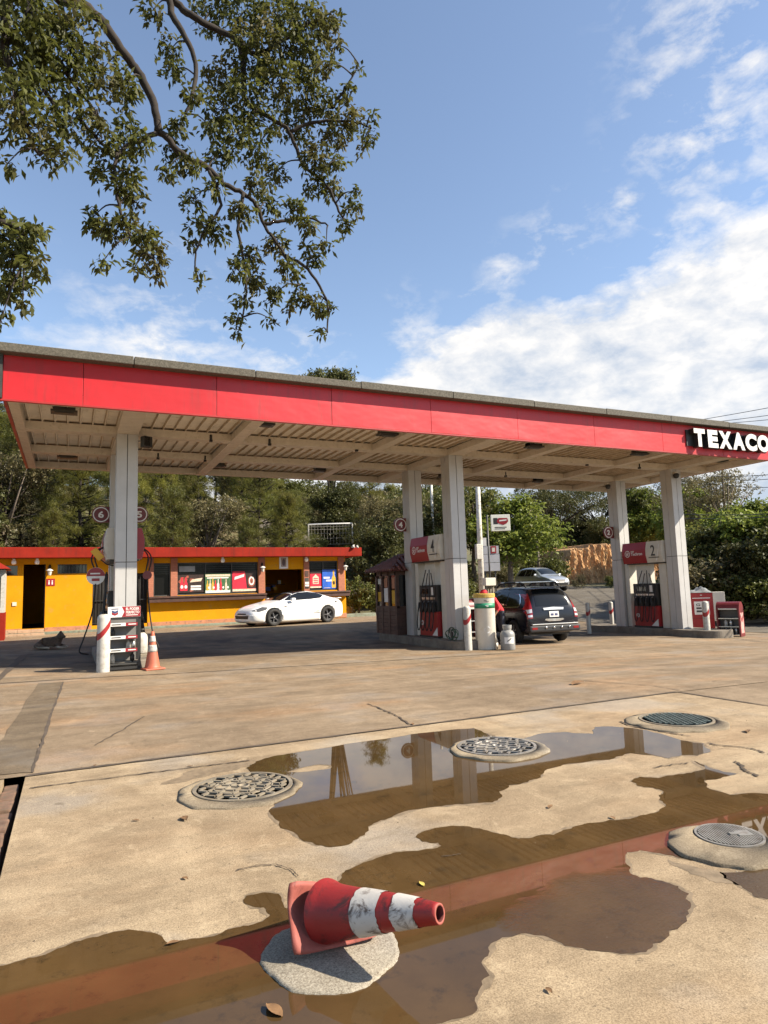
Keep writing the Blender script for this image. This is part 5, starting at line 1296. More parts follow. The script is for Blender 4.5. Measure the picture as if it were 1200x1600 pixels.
# local: x 0..Wk, y 0..Dk starting past the rear column
mb = MB(); nb = 7
for k in range(nb):
    z0 = k * .115
    mb.lohi((0, 0, z0 + .004), (.03, Dk, z0 + .111)); mb.lohi((.031, 0, z0 + .004), (Wk, .03, z0 + .111)); mb.lohi((Wk - .03, .031, z0 + .004), (Wk, Dk, z0 + .111)); mb.lohi((.031, Dk - .03, z0 + .004), (Wk - .031, Dk, z0 + .111))
mb.build('board_wall', M_KW, t)
mb = MB()
for (x_, y_) in ((.0, .0), (.0, .50), (.0, 1.0), (.0, Dk - .09), (Wk - .09, 0), (Wk - .09, Dk - .09)): mb.lohi((x_ - .012, y_ - .012, 0), (x_ + .09, y_ + .09, Hk))
mb.lohi((-.015, 0, .80), (.10, Dk, .86)); mb.lohi((-.012, 0, Hk - .12), (.09, Dk, Hk + .002)); mb.lohi((0, -.012, .80), (Wk, .09, .86)); mb.lohi((0, -.01, Hk - .12), (Wk, .09, Hk)); mb.build('timber_frame', M_KW, t)
mb = MB(); mb.lohi((.035, .09, .862), (.045, Dk - .09, Hk - .121)); mb.lohi((.09, .035, .862), (Wk - .09, .045, Hk - .121)); mb.lohi((Wk - .05, .09, .862), (Wk - .04, Dk - .09, Hk - .121)); mb.build('window', M_GLASSD, t)
for (y0, y1, z0, z1, m) in ((1.50, 1.90, 1.0, 1.30, M_YEL), (1.52, 1.88, 1.55, 1.72, M_WARM), (.86, 1.28, .98, 1.42, M_WHT2), (.95, 1.25, 1.44, 1.72, M_SALM), (.20, .52, .94, 1.34, M_YEL), (.22, .50, 1.40, 1.75, M_SALM)):
    mb = MB(); mb.lohi((.026, y0 * .74, z0), (.033, y1 * .74, z1)); mb.build('paper', m, t)
mb = MB(); zr = Hk + .003; ov = .28
E4 = [(-ov, -ov, zr), (Wk + ov, -ov, zr), (Wk + ov, Dk + ov, zr), (-ov, Dk + ov, zr)]; Rg = [(Wk / 2, .55, zr + .5), (Wk / 2, Dk - .55, zr + .5)]
mb.add(E4 + Rg, [(0, 1, 4), (1, 2, 5, 4), (2, 3, 5), (3, 0, 4, 5), (3, 2, 1, 0)])
for k in range(15):
    y_ = -ov + .1 + k * (Dk + 2 * ov - .2) / 14; f_ = min(1, (y_ + ov) / (.55 + ov), (Dk + ov - y_) / (.55 + ov))
    mb.tube([(-ov, y_, zr + .03), (-ov + f_ * (Wk / 2 + ov), y_, zr + .03 + .5 * f_)], .045, 6); mb.tube([(Wk + ov, y_, zr + .03), (Wk + ov - f_ * (Wk / 2 + ov), y_, zr + .03 + .5 * f_)], .045, 6)
for k in range(9):
    x_ = -ov + .1 + k * (Wk + 2 * ov - .2) / 8; f_ = min((x_ + ov), (Wk + ov - x_)) / (Wk / 2 + ov)
    mb.tube([(x_, -ov, zr + .03), (x_, -ov + f_ * (.55 + ov), zr + .03 + .5 * f_)], .045, 6); mb.tube([(x_, Dk + ov, zr + .03), (x_, Dk + ov - f_ * (.55 + ov), zr + .03 + .5 * f_)], .045, 6)
mb.build('tiled_roof', M_KROOF, t)

# barrel planter at the right end of the shop, flower bed kerb
q = at(547, 959); t = thing('planter', 'pale ribbed barrel planter with a leafy plant at the end of the shop', 'planter', (q.x, q.y, gz(q.x, q.y)))
mb = MB(); mb.lathe([(.24, 0)] + [(.27 + .02 * math.cos(k * 1.26), .02 + k * .05) for k in range(17)] + [(.28, .86), (.24, .86), (.22, .78), (0, .78)], n=24); mb.build('barrel', mat('aged_cream_barrel', (.46, .42, .30), .7, var=.3, dirt=.5, dirt_col=(.25, .18, .10)), t)
PLANTER = t
mb = MB(); a, b = at(528, 966), at(575, 962); mb.box(((a.x + b.x) / 2, (a.y + b.y) / 2 + .1, a.z + .02), ((b - a).length, .35, .26), 0, .05); o = mb.build('kerb', M_KERBG, bevel=.02); tag(o, 'short mossy stone kerb at the foot of the barrel planter', 'kerb')

# football goal on the slope
a, b = at_r(482, 846, 56), at_r(551, 846, 56); t = thing('football_goal', 'white football goal frame with net standing on the slope above the shop', 'goal', (a.x, a.y, a.z - .2)); d = Vector((b.x - a.x, b.y - a.y, 0)); bk = Vector((-d.y, d.x, 0)).normalized() * 1.1
Hg = 1.62
mb = MB(); mb.tube([(0, 0, 0), (0, 0, Hg), (d.x, d.y, Hg), (d.x, d.y, 0)], .07, 8); mb.build('goal_frame', M_WHT2, t)
for p_ in (Vector(), d):
    mb = MB(); mb.tube([p_ + Vector((0, 0, Hg)), p_ + bk * .45 + Vector((0, 0, Hg - .1)), p_ + bk + Vector((0, 0, 0))], .05, 6); mb.build('rear_stay', M_WHT2, t)
mb = MB()
for k in range(15): p_ = d * (k / 14); mb.tube([p_ + Vector((0, 0, Hg)), p_ + bk * .5 + Vector((0, 0, Hg - .25)), p_ + bk], .009, 4, cap=False)
for k in range(7): s_ = k / 6; mb.tube([bk * s_ + Vector((0, 0, Hg * (1 - s_ ** 2))), d + bk * s_ + Vector((0, 0, Hg * (1 - s_ ** 2)))], .009, 4, cap=False)
mb.build('net', M_WHT, t)

# ------------------------------------------------------------------ poles and boards by the road
def ground_at_r(u, r_): p_ = at_r(u, 912, r_); return Vector((p_.x, p_.y, hill(p_.x, p_.y)))
M_POLE = mat('pale_concrete_pole', (.55, .52, .46), .8, var=.15, dirt=.3)
M_WOODP = mat('grey_wood_pole', (.20, .17, .13), .85, var=.25)
b0 = ground_at_r(752, 34); top = at_r(744, 700, 34)
t = thing('utility_pole', 'leaning white concrete utility pole beside the grey road board', 'utility pole', b0); mb = MB()
mb.tube([(0, 0, -.3), tuple((top - b0) * .5), tuple(top - b0)], [.15, .13, .10], 12); mb.build('pole', M_POLE, t)
mb = MB(); qd = (at_r(748, 862, 33.8) - b0); mb.box(qd, (.34, .2, .75)); mb.build('meter_box', M_WHT, t, bevel=.02)
b1 = ground_at_r(680, 44); t = thing('utility_pole', 'thin white pole seen between the two middle columns', 'utility pole', b1); mb = MB(); mb.tube([(0, 0, 0), (0, 0, 8)], [.11, .08], 10); mb.build('pole', M_POLE, t)
t = thing('direction_board', 'grey roadside board of three wide panels with a small red square', 'road board', ground_at_r(764, 36)); g0 = t.location.copy()
c00, c11 = at_r(751, 893, 36), at_r(782, 852, 36); rv = Vector((RIGHT.x, RIGHT.y, 0)).normalized()
M = frame(at_r(751, 893, 36) - g0, rv, (0, 0, 1)); Wb = (at_r(782, 893, 36) - at_r(751, 893, 36)).length; Hb = c11.z - c00.z
M_BOARD = mat('grey_board', (.40, .40, .42), .6, var=.1)
for k in range(3):
    mb = MB(); mb.lohi((0, Hb * k / 3 + .01, 0), (Wb if k < 2 else Wb * .97, Hb * (k + 1) / 3 - .01, .04), 0, M); mb.build('panel', M_BOARD, t)
mb = MB(); mb.lohi((Wb * .56, Hb * .70, .042), (Wb * .84, Hb * .98, .06), 0, M); mb.lohi((Wb * .62, Hb * .76, .06), (Wb * .78, Hb * .92, .065), 1, M); mb.build('red_square', [M_SRED, M_WARM], t)
mb = MB(); mb.lohi((Wb * .15, Hb * 1.0, 0), (Wb * .36, Hb * 1.32, .05), 0, M); mb.build('white_plate', M_WHT2, t)
for x_ in (.25, .75):
    mb = MB(); e = M @ Vector((Wb * x_, 0, -.05)); mb.tube([(e.x, e.y, -.2), (e.x, e.y, e.z + Hb)], .04, 8); mb.build('post', M_DGREY, t)
t = thing('shop_sign', 'cream roadside sign box with a red and black emblem on a thin pole', 'road sign', ground_at_r(766, 33)); g0 = t.location.copy()
a_, c_ = at_r(768, 830, 33) - g0, at_r(797, 803, 33) - g0; rv2 = (rv + Vector((.25, .5, 0)) * 0).normalized()
M = frame(a_, rv2, (0, 0, 1)); Ws = (Vector((c_.x - a_.x, c_.y - a_.y, 0))).length; Hs = c_.z - a_.z
mb = MB(); mb.lohi((0, 0, -.16), (Ws, Hs, 0), 0, M); mb.build('sign_box', mat('cream_sign_box', (.72, .70, .60), .5, var=.06), t, bevel=.015)
mb = MB(); mb.add([(Ws * x, Hs * y, .004) for x, y in ((.12, .42), (.12, .80), (.34, .80), (.40, .60), (.34, .42))], [(0, 1, 2, 3, 4)], 1, False, M)
mb.add([(Ws * x, Hs * y, .008) for x, y in ((.34, .48), (.30, .62), (.40, .80), (.86, .78), (.90, .58), (.80, .44), (.62, .36))], [tuple(range(7))], 0, False, M)
mb.add([(Ws * x, Hs * y, .012) for x, y in ((.42, .58), (.44, .66), (.82, .70), (.80, .62))], [(0, 1, 2, 3)], 2, False, M)
mb.lohi((Ws * .18, Hs * .20, .001), (Ws * .80, Hs * .25, .004), 1, M); mb.lohi((Ws * .18, Hs * .11, .001), (Ws * .72, Hs * .15, .004), 1, M); mb.build('emblem', [M_SRED, M_BLACK, M_WHT2], t)
mb = MB(); mb.tube([(0, 0, -.2), (0, 0, a_.z + Hs)], .045, 8); mb.build('pole', M_DGREY, t)
t = thing('post_box', 'small white box on a stump behind the roof of the dark car', 'box', ground_at_r(764, 30)); g0 = t.location.copy(); e = at_r(764, 909, 30) - g0
mb = MB(); mb.box((e.x, e.y, e.z + .0), (.52, .3, .34)); mb.build('box', M_WARM, t, bevel=.015); mb = MB()
for k in range(4): mb.tube([(e.x - .2 + k * .13, e.y, -.1), (e.x - .2 + k * .13, e.y, e.z - .17)], .03, 6)
mb.build('leg', M_WOODP, t)
t = thing('street_lamp', 'thin grey street lamp with a side arm in front of the dark trees', 'street lamp', ground_at_r(843, 50)); g0 = t.location.copy(); tp = at_r(841, 800, 50) - g0
mb = MB(); mb.tube([(0, 0, -.2), (0, 0, tp.z + .2)], [.11, .08], 8); mb.build('pole', M_WOODP, t)
mb = MB(); mb.tube([(0, 0, tp.z), (-.75 * rv.x, -.75 * rv.y, tp.z + .12)], .04, 6); mb.box((-.8 * rv.x, -.8 * rv.y, tp.z + .1), (.5, .2, .12), 0, math.atan2(rv.y, rv.x)); mb.build('lamp_arm', M_DGREY, t)
# overhead wires
M_WIRE = mat('wire_black', (.03, .03, .035), .6)
def wire(u0, v0, u1, v1, r_, lab, sagk=.3):
    a, b = at_r(u0, v0, r_), at_r(u1, v1, r_ * .9); d = b - a; mb = MB(); A_, B_ = a - d * 1.2, b + d * 2.5
    pts = [A_.lerp(B_, k / 24) - Vector((0, 0, sagk * math.sin(math.pi * k / 24))) for k in range(25)]; o_ = A_
    mb.tube([p_ - o_ for p_ in pts], .016, 5); o = mb.build('power_line', M_WIRE, loc=o_); tag(o, lab, 'wire', 'overhead wires')
for (a, lab) in (((1065, 655, 1200, 628, 42), 'highest thin wire above the canopy roof at the right'), ((1095, 656, 1200, 640, 43), 'middle thin wire above the canopy roof at the right'), ((1105, 658, 1200, 647, 44), 'lowest thin wire above the canopy roof at the right'),
    ((1150, 738, 1200, 732, 40), 'upper wire below the canopy edge beside the feathery tree'), ((1165, 744, 1200, 739, 41), 'second wire below the canopy edge beside the feathery tree'), ((1165, 755, 1200, 752, 42), 'third wire below the canopy edge beside the feathery tree'), ((1120, 797, 1200, 791, 33), 'wire crossing in front of the hedge at the right'), ((1120, 803, 1200, 796, 33.4), 'lowest wire crossing in front of the hedge at the right')): wire(*a, lab)

# ------------------------------------------------------------------ cars
def car_paint(name, col, metal=0.0, rough=.28, coat=.7):
    m, nt, b = newmat(name); p = coord(nt, 'Object')
    c = mixc(nt, ramp2(nt, noise(nt, p, 2.5, 5, .6), .35, .7), col, tuple(x * .9 + .004 for x in col))
    nt.links.new(c, b.inputs['Base Color']); b.inputs['Metallic'].default_value = metal; b.inputs['Roughness'].default_value = rough
    b.inputs['Coat Weight'].default_value = coat; b.inputs['Coat Roughness'].default_value = .06; b.inputs['Specular IOR Level'].default_value = .35; return m
M_CGLASS = mat('car_glass', (.008, .009, .010), .06, var=.1, spec=.38)
M_TYRE = mat('tyre', (.018, .017, .016), .8, var=.3)
M_RIMD = mat('rim_dark', (.16, .16, .165), .35, .8, var=.1)
M_RIML = mat('rim_silver', (.5, .5, .5), .3, .9, var=.1)
M_TAIL = mat('tail_lamp_red', (.24, .006, .009), .15, var=.1, coat=.6)
M_LAMP = mat('lamp_clear', (.62, .62, .62), .12, .3, var=.1)
M_PLAS = mat('bumper_plastic', (.022, .022, .024), .55, var=.2)
def loft(stations, ring, name, m, parent, wheels, wr, sub=2):
    """body shell along +X; ring(st) gives the half section from floor to roof"""
    mb = MB(); k = None
    for st_ in stations:
        half = ring(st_); sec = [(-y, z) for (y, z) in half[::-1]][:-1] + half if abs(half[0][0]) < 1e-6 else [(-y, z) for (y, z) in half[::-1]] + half
        # closed loop: right side floor->roof then mirrored
        loop = half + [(-y, z) for (y, z) in half[::-1] if abs(y) > 1e-6]
        k = len(loop); mb.v += [(st_[0], y, z) for (y, z) in loop]
    for i in range(len(stations) - 1):
        for j in range(k): mb.f.append((i * k + j, i * k + (j + 1) % k, (i + 1) * k + (j + 1) % k, (i + 1) * k + j)); mb.mi.append(0); mb.sm.append(True)
    mb.f.append(tuple(range(k))); mb.mi.append(0); mb.sm.append(True)
    mb.f.append(tuple((len(stations) - 1) * k + j for j in reversed(range(k)))); mb.mi.append(0); mb.sm.append(True)
    o = mb.build(name, m, parent)
    s_ = o.modifiers.new('s', 'SUBSURF'); s_.levels = s_.render_levels = sub
    cut = MB()
    for (wx, wy) in wheels:
        cut.tube([(wx, wy - .35 if wy < 0 else wy - .10, wr), (wx, wy + .10 if wy < 0 else wy + .35, wr)], wr * 1.17, 28)
    co = cut.build('cut', m)
    b_ = o.modifiers.new('b', 'BOOLEAN'); b_.operation = 'DIFFERENCE'; b_.object = co; b_.solver = 'EXACT'; b_.use_self = True
    par = o.parent; o.parent = None
    dg = bpy.context.evaluated_depsgraph_get(); dg.update(); me = bpy.data.meshes.new_from_object(o.evaluated_get(dg))
    o.modifiers.clear(); old = o.data; o.data = me; bpy.data.meshes.remove(old); o.parent = par
    cm = co.data; bpy.data.objects.remove(co); bpy.data.meshes.remove(cm)
    bm = bmesh.new(); bm.from_mesh(me); tree = BVHTree.FromBMesh(bm); bm.free()
    return o, tree
def onto(tree, poly, axis, sign, name, m, parent, off=.006, step=.05, edge=0):
    """a pane or lamp that follows the body surface: outline in the plane across `axis`, projected on the shell"""
    from mathutils.geometry import delaunay_2d_cdt, intersect_point_tri_2d
    P = []
    n = len(poly)
    for i in range(n):
        a, b = Vector(poly[i]), Vector(poly[(i + 1) % n]); kk = max(1, int((b - a).length / step))
        for j in range(kk): P.append(a.lerp(b, j / kk))
    nb = len(P); xs = [p.x for p in P]; ys = [p.y for p in P]
    def ins(q):
        c = False; j = nb - 1
        for i in range(nb):
            if (P[i].y > q.y) != (P[j].y > q.y) and q.x < (P[j].x - P[i].x) * (q.y - P[i].y) / (P[j].y - P[i].y) + P[i].x: c = not c
            j = i
        return c
    Q = list(P); x = min(xs) + step / 2
    while x < max(xs):
        y = min(ys) + step / 2
        while y < max(ys):
            q = Vector((x, y))
            if ins(q) and min((q - p).length for p in P) > step * .4: Q.append(q)
            y += step
        x += step
    vo, _, fo, _, _, _ = delaunay_2d_cdt(Q, [(i, (i + 1) % nb) for i in range(nb)], [list(range(nb))], 1, 1e-5)
    vs = []
    for v in vo:
        if axis == 'y': o_ = Vector((v.x, sign * 5, v.y)); d = Vector((0, -sign, 0))
        elif axis == 'x': o_ = Vector((sign * 9 + 0, v.x, v.y)); d = Vector((-sign, 0, 0))
        else: o_ = Vector((v.x, v.y, 6)); d = Vector((0, 0, -1))
        h, nr, _, _ = tree.ray_cast(o_, d)
        if h is None: h, nr, _, _ = tree.find_nearest(Vector((v.x if axis != 'x' else sign * 2.2, sign * .8 if axis == 'y' else v.x, v.y)))
        if nr.dot(d) > 0: nr = -nr
        vs.append(h + nr * off)
    mb = MB(); mb.add(vs, [tuple(f) for f in fo if len(f) >= 3], 0, True); return mb.build(name, m, parent)
def wheel(parent, x, y, r_, w, rim_m, spokes, side):
    e = MB(); My = Matrix.Translation((x, y, r_)) @ Matrix.Rotation(R(90) * -side, 4, 'X')
    e.lathe([(r_ * .66, -w / 2), (r_ * .93, -w / 2), (r_, -w * .32), (r_, w * .32), (r_ * .93, w / 2), (r_ * .66, w / 2), (r_ * .66, -w / 2)], n=32, M=My)
    ty = e.build('wheel', M_TYRE, parent)
    e = MB(); e.lathe([(r_ * .67, -w * .4), (r_ * .67, w * .46), (r_ * .62, w * .46), (r_ * .58, w * .1), (.0, w * .1)], n=28, M=My)
    for k in range(spokes):
        a = 2 * math.pi * k / spokes; e.box((r_ * .36 * math.cos(a), r_ * .36 * math.sin(a), w * .30), (r_ * .52, r_ * .15, w * .20), 1, a, My)
    e.lathe([(r_ * .13, w * .1), (r_ * .13, w * .40), (0, w * .42)], n=14, mi=1, M=My); e.build('rim', [M_PLAS, rim_m], ty)

# white coupe in front of the shop
M_CW = car_paint('white_car_paint', (.80, .79, .77))
wa, wb_w = at(425, 978.5), at(510, 972.5)
cz = .385
wf, wr_ = at_z(425, 978.5, cz), at_z(510, 972.5, cz)
hd = math.atan2(wf.y - wr_.y, wf.x - wr_.x); fx = Vector((math.cos(hd), math.sin(hd), 0)); lf = Vector((-fx.y, fx.x, 0))
org = wr_ - fx * .95 - lf * .76          # local origin: middle of the tail, near wheels on the car's left
t = thing('sports_coupe', 'white two door coupe parked in front of the yellow shop', 'car', (org.x, org.y, cz), hd)
def ring_c(s_):
    x, zb, w, zs, zr, wr__, bul = s_
    zb = zb - .075; return [(0, zb), (w * .86, zb), (w * .985, zb + .09), (w, zb + .30), (w * .985, zs - .10), (w * .93, zs), (wr__ * 1.0, zs + (zr - zs) * .62), (wr__ * .80, zr - .015), (0, zr)]
CS = [(.02, .34, .62, .66, .78, .50, 0), (.06, .26, .76, .78, .93, .58, 0), (.30, .21, .84, .86, 1.00, .62, 0), (.62, .19, .875, .90, 1.05, .64, 0), (1.0, .17, .885, .90, 1.20, .60, 0), (1.5, .16, .88, .885, 1.315, .60, 0), (2.05, .16, .875, .87, 1.335, .61, 0), (2.5, .16, .875, .86, 1.22, .62, 0), (3.0, .17, .875, .85, .98, .68, 0), (3.45, .18, .875, .79, .89, .70, 0), (3.95, .19, .85, .69, .80, .64, 0), (4.25, .21, .76, .58, .68, .56, 0), (4.36, .26, .62, .48, .55, .46, 0), (4.39, .34, .5, .44, .48, .4, 0)]
WX = [(.95, -.80), (.95, .80), (3.48, -.80), (3.48, .80)]
bd, tr = loft(CS, ring_c, 'body', M_CW, t, WX, .325)
for s in (-1, 1):
    onto(tr, [(2.92, .955), (2.55, 1.13), (2.15, 1.235), (1.7, 1.255), (1.25, 1.20), (.95, 1.10), (1.2, 1.0), (1.7, .965), (2.4, .945)], 'y', s, 'side_window', M_CGLASS, t)
    onto(tr, [(4.30, .60), (3.90, .735), (3.72, .72), (3.80, .63), (4.10, .56)], 'y', s, 'headlight', mat('headlamp_smoked', (.10, .10, .10), .1, .3), t, .008)
    onto(tr, [(3.05, .72), (2.90, .76), (2.88, .72), (3.0, .69)], 'y', s, 'side_vent', M_PLAS, t, .006, .03)
    onto(tr, [(.02, .70), (.32, .74), (.30, .86), (.06, .84)], 'y', s, 'tail_lamp', M_WHT, t, .006)
    onto(tr, [(1.95, .78), (1.78, .80), (1.78, .82), (1.95, .80)], 'y', s, 'door_handle', M_PLAS, t, .012, .03)
    onto(tr, [(1.32, .40), (1.66, .40), (1.66, .43), (1.32, .43)], 'y', s, 'side_script', M_PLAS, t, .004, .04); onto(tr, [(1.36, .47), (1.55, .47), (1.55, .50), (1.36, .50)], 'y', s, 'side_script', M_PLAS, t, .004, .04)
    mb = MB(); mb.lohi((2.55, s * .90 - .07, .93), (2.72, s * .90 + .07, 1.04)); mb.build('mirror', M_CW, t, bevel=.03)
    for q_ in ((2.78, .30, .90), (1.68, .30, .95)): onto(tr, [(q_[0], q_[1]), (q_[0] + .008, q_[1]), (q_[0] + .02, q_[2]), (q_[0] + .012, q_[2])], 'y', s, 'door_seam', M_DGREY, t, .003, .05)
onto(tr, [(3.05, -.60), (3.10, 0), (3.05, .60), (2.45, .50), (2.40, 0), (2.45, -.50)], 'z', 1, 'windscreen', M_CGLASS, t)
onto(tr, [(2.40, -.50), (2.36, 0), (2.40, .50), (1.75, .46), (1.75, -.46)], 'z', 1, 'sunroof', M_CGLASS, t)
onto(tr, [(1.45, -.44), (1.45, .44), (.60, .50), (.60, -.50)], 'z', 1, 'rear_window', M_CGLASS, t)
onto(tr, [(-.46, .30), (.46, .30), (.50, .42), (-.50, .42)], 'x', 1, 'grille', M_PLAS, t); onto(tr, [(-.34, .46), (.34, .46), (.30, .51), (-.30, .51)], 'x', 1, 'grille', M_PLAS, t)
mb = MB(); mb.lohi((.03, -.60, .955), (.22, .60, .985)); mb.lohi((.10, -.50, .90), (.18, -.42, .957)); mb.lohi((.10, .42, .90), (.18, .50, .957)); mb.build('spoiler', M_CW, t, bevel=.012)
mb = MB(); mb.lathe([(.05, 0), (.05, .006), (0, .006)], n=16, M=Matrix.Translation((.50, .845, .84)) @ Matrix.Rotation(R(-90), 4, 'X')); mb.build('fuel_flap', M_STEEL, t)
for (x, y) in WX: wheel(t, x, y * 1.0, .325, .21, M_RIMD, 5 if True else 10, 1 if y > 0 else -1)
mb = MB(); mb.lohi((.5, -.70, .20), (3.9, .70, .5)); mb.build('underbody', M_BLACK, t)

# dark SUV at the pump
M_CN = car_paint('midnight_blue_paint', (.004, .005, .010), .0, .25, .22)
rl, rr_ = Vector((11.75, 16.36, 0)), Vector((13.10, 16.20, 0))
hd = math.atan2((rr_ - rl).y, (rr_ - rl).x) + R(90); fx = Vector((math.cos(hd), math.sin(hd), 0))
mid = (rl + rr_) / 2 + Vector((.06, 0, 0)); org = mid - fx * .95
t = thing('suv', 'dark blue SUV with roof rack refuelling at the middle island', 'car', (org.x, org.y, gz(12.5, 16) - .0), hd)
def ring_s(s_):
    x, zb, w, zs, zr, wr__, b_ = s_
    return [(0, zb), (w * .86, zb), (w * .985, zb + .10), (w, zb + .32), (w, zs - .14), (w * .965, zs), (wr__ * 1.07, zs + (zr - zs) * .55), (wr__ * .90, zr - .05), (wr__ * .70, zr), (0, zr + .01)]
SS = [(.0, .42, .78, .70, .80, .66, 0), (.03, .34, .86, .84, 1.02, .72, 0), (.10, .32, .90, .98, 1.24, .72, 0), (.26, .30, .91, 1.04, 1.54, .70, 0), (.48, .29, .91, 1.06, 1.635, .70, 0), (1.0, .28, .91, 1.05, 1.67, .70, 0), (1.8, .27, .91, 1.02, 1.68, .71, 0), (2.5, .27, .91, 1.0, 1.63, .71, 0), (3.0, .27, .91, .99, 1.38, .73, 0), (3.42, .27, .905, .97, 1.09, .76, 0), (3.95, .29, .88, .90, 1.0, .72, 0), (4.35, .32, .80, .74, .86, .62, 0), (4.48, .38, .66, .64, .72, .54, 0), (4.52, .46, .5, .58, .62, .44, 0)]
WS = [(.95, -.80), (.95, .80), (3.57, -.80), (3.57, .80)]
bd, tr = loft(SS, ring_s, 'body', M_CN, t, WS, .345)
for s in (-1, 1):
    onto(tr, [(.62, 1.10), (.92, 1.085), (1.34, 1.075), (1.34, 1.50), (1.0, 1.50), (.72, 1.40), (.60, 1.22)], 'y', s, 'quarter_window', M_CGLASS, t)
    onto(tr, [(1.42, 1.075), (2.24, 1.06), (2.20, 1.50), (1.42, 1.51)], 'y', s, 'side_window', M_CGLASS, t)
    onto(tr, [(2.32, 1.06), (3.12, 1.05), (2.86, 1.30), (2.52, 1.48), (2.28, 1.50)], 'y', s, 'side_window', M_CGLASS, t)
    # bright trim under and behind the glass
    onto(tr, [(.56, 1.07), (1.34, 1.045), (3.14, 1.025), (3.14, 1.045), (1.34, 1.068), (.60, 1.095), (.575, 1.20), (.66, 1.36), (.78, 1.45), (.74, 1.46), (.63, 1.39), (.53, 1.21)], 'y', s, 'chrome_trim', M_CHROME, t, .010, .03)
    tl = onto(tr, [(s * .88, .74), (s * .73, .76), (s * .72, 1.0), (s * .70, 1.28), (s * .66, 1.46), (s * .71, 1.46), (s * .80, 1.20), (s * .89, 1.0)], 'x', -1, 'tail_lamp', M_TAIL, t, .010, .03)
    onto(tr, [(s * .86, .90), (s * .74, .92), (s * .73, 1.02), (s * .86, 1.0)], 'x', -1, 'lamp_lens', M_LAMP, tl, .018, .03); onto(tr, [(s * .86, .79), (s * .74, .80), (s * .74, .86), (s * .86, .85)], 'x', -1, 'lamp_lens', M_LAMP, tl, .018, .03)
    onto(tr, [(1.38, .36), (1.392, .36), (1.392, 1.06), (1.38, 1.06)], 'y', s, 'door_seam', M_BLACK, t, .003, .05)
    onto(tr, [(1.46, .93), (1.70, .925), (1.70, .96), (1.46, .965)], 'y', s, 'door_handle', M_CHROME, t, .02, .03); onto(tr, [(2.52, .92), (2.76, .915), (2.76, .95), (2.52, .955)], 'y', s, 'door_handle', M_CHROME, t, .02, .03)
    mb = MB(); mb.lohi((2.86, s * .98 - .12, 1.02), (3.0, s * .98 + .10, 1.18)); mb.build('mirror', M_CN, t, bevel=.03)
    mb = MB(); mb.tube(smooth_line3([(.55, s * .60, 1.66), (.80, s * .60, 1.77), (1.4, s * .60, 1.80), (2.1, s * .60, 1.77), (2.4, s * .60, 1.66)], 5), .03, 8)
    for x_ in (.95, 1.5, 2.0): mb.lohi((x_ - .10, s * .60 - .02, 1.66), (x_ + .10, s * .60 + .02, 1.77))
    mb.build('roof_rail', M_BLACK, t)
for x_ in (.95, 1.9):
    mb = MB(); mb.lohi((x_ - .04, -.72, 1.785), (x_ + .04, .72, 1.82)); mb.build('cross_bar', M_STEEL, t, bevel=.008)
onto(tr, [(-.58, 1.10), (.58, 1.10), (.54, 1.52), (.40, 1.56), (-.40, 1.56), (-.54, 1.52)], 'x', -1, 'rear_window', M_CGLASS, t, .008)
mb = MB(); mb.lohi((.10, -.52, 1.625), (.42, .52, 1.655)); mb.build('roof_spoiler', M_CN, t, bevel=.012)
onto(tr, [(-.34, .98), (.34, .98), (.36, 1.04), (.0, 1.06), (-.36, 1.04)], 'x', -1, 'chrome_bar', M_STEEL, t, .03)
onto(tr, [(-.34, .70), (-.20, .66), (.20, .66), (.34, .70), (.30, .735), (-.30, .735)], 'x', -1, 'plate_surround', M_CHROME, t, .02, .03)
mb = MB()
pl = onto(tr, [(-.165, .78), (.165, .78), (.165, .94), (-.165, .94)], 'x', -1, 'number_plate', M_WHT2, t, .022, .04)
onto(tr, [(-.12, .82), (-.02, .82), (-.02, .88), (-.12, .88)], 'x', -1, 'plate_print', mat('navy_ink', (.03, .04, .12), .6), pl, .026, .04); onto(tr, [(.02, .82), (.12, .82), (.12, .88), (.02, .88)], 'x', -1, 'plate_print', mat('navy_ink', (.03, .04, .12), .6), pl, .026, .04)
mb = MB(); mb.lohi((-.06, -.88, .36), (.30, .88, .56)); bp = mb.build('rear_bumper', M_PLAS, t, bevel=.05)
mb = MB(); mb.lohi((-.07, -.80, .565), (.10, .80, .60)); mb.build('bumper_sill', M_STEEL, bp, bevel=.012)
for k in range(4):
    mb = MB(); mb.lathe([(.035, 0), (.03, .02), (0, .022)], n=12, M=Matrix.Translation((-.062, -.48 + k * .27, .49)) @ Matrix.Rotation(R(-90), 4, 'Y')); mb.build('bumper_stud', M_CHROME, bp)
for s in (-1, 1):
    mb = MB(); mb.lohi((-.066, s * .72 - .09, .44), (-.058, s * .72 + .09, .50)); mb.build('reflector', M_TAIL, bp)
for (x, y) in WS: wheel(t, x, y, .345, .23, M_RIML, 7, 1 if y > 0 else -1)
mb = MB(); mb.lohi((.3, -.72, .26), (4.1, .72, .6)); mb.build('underbody', M_BLACK, t)
SUV = t; SUV.scale = (.95, .92, .97)

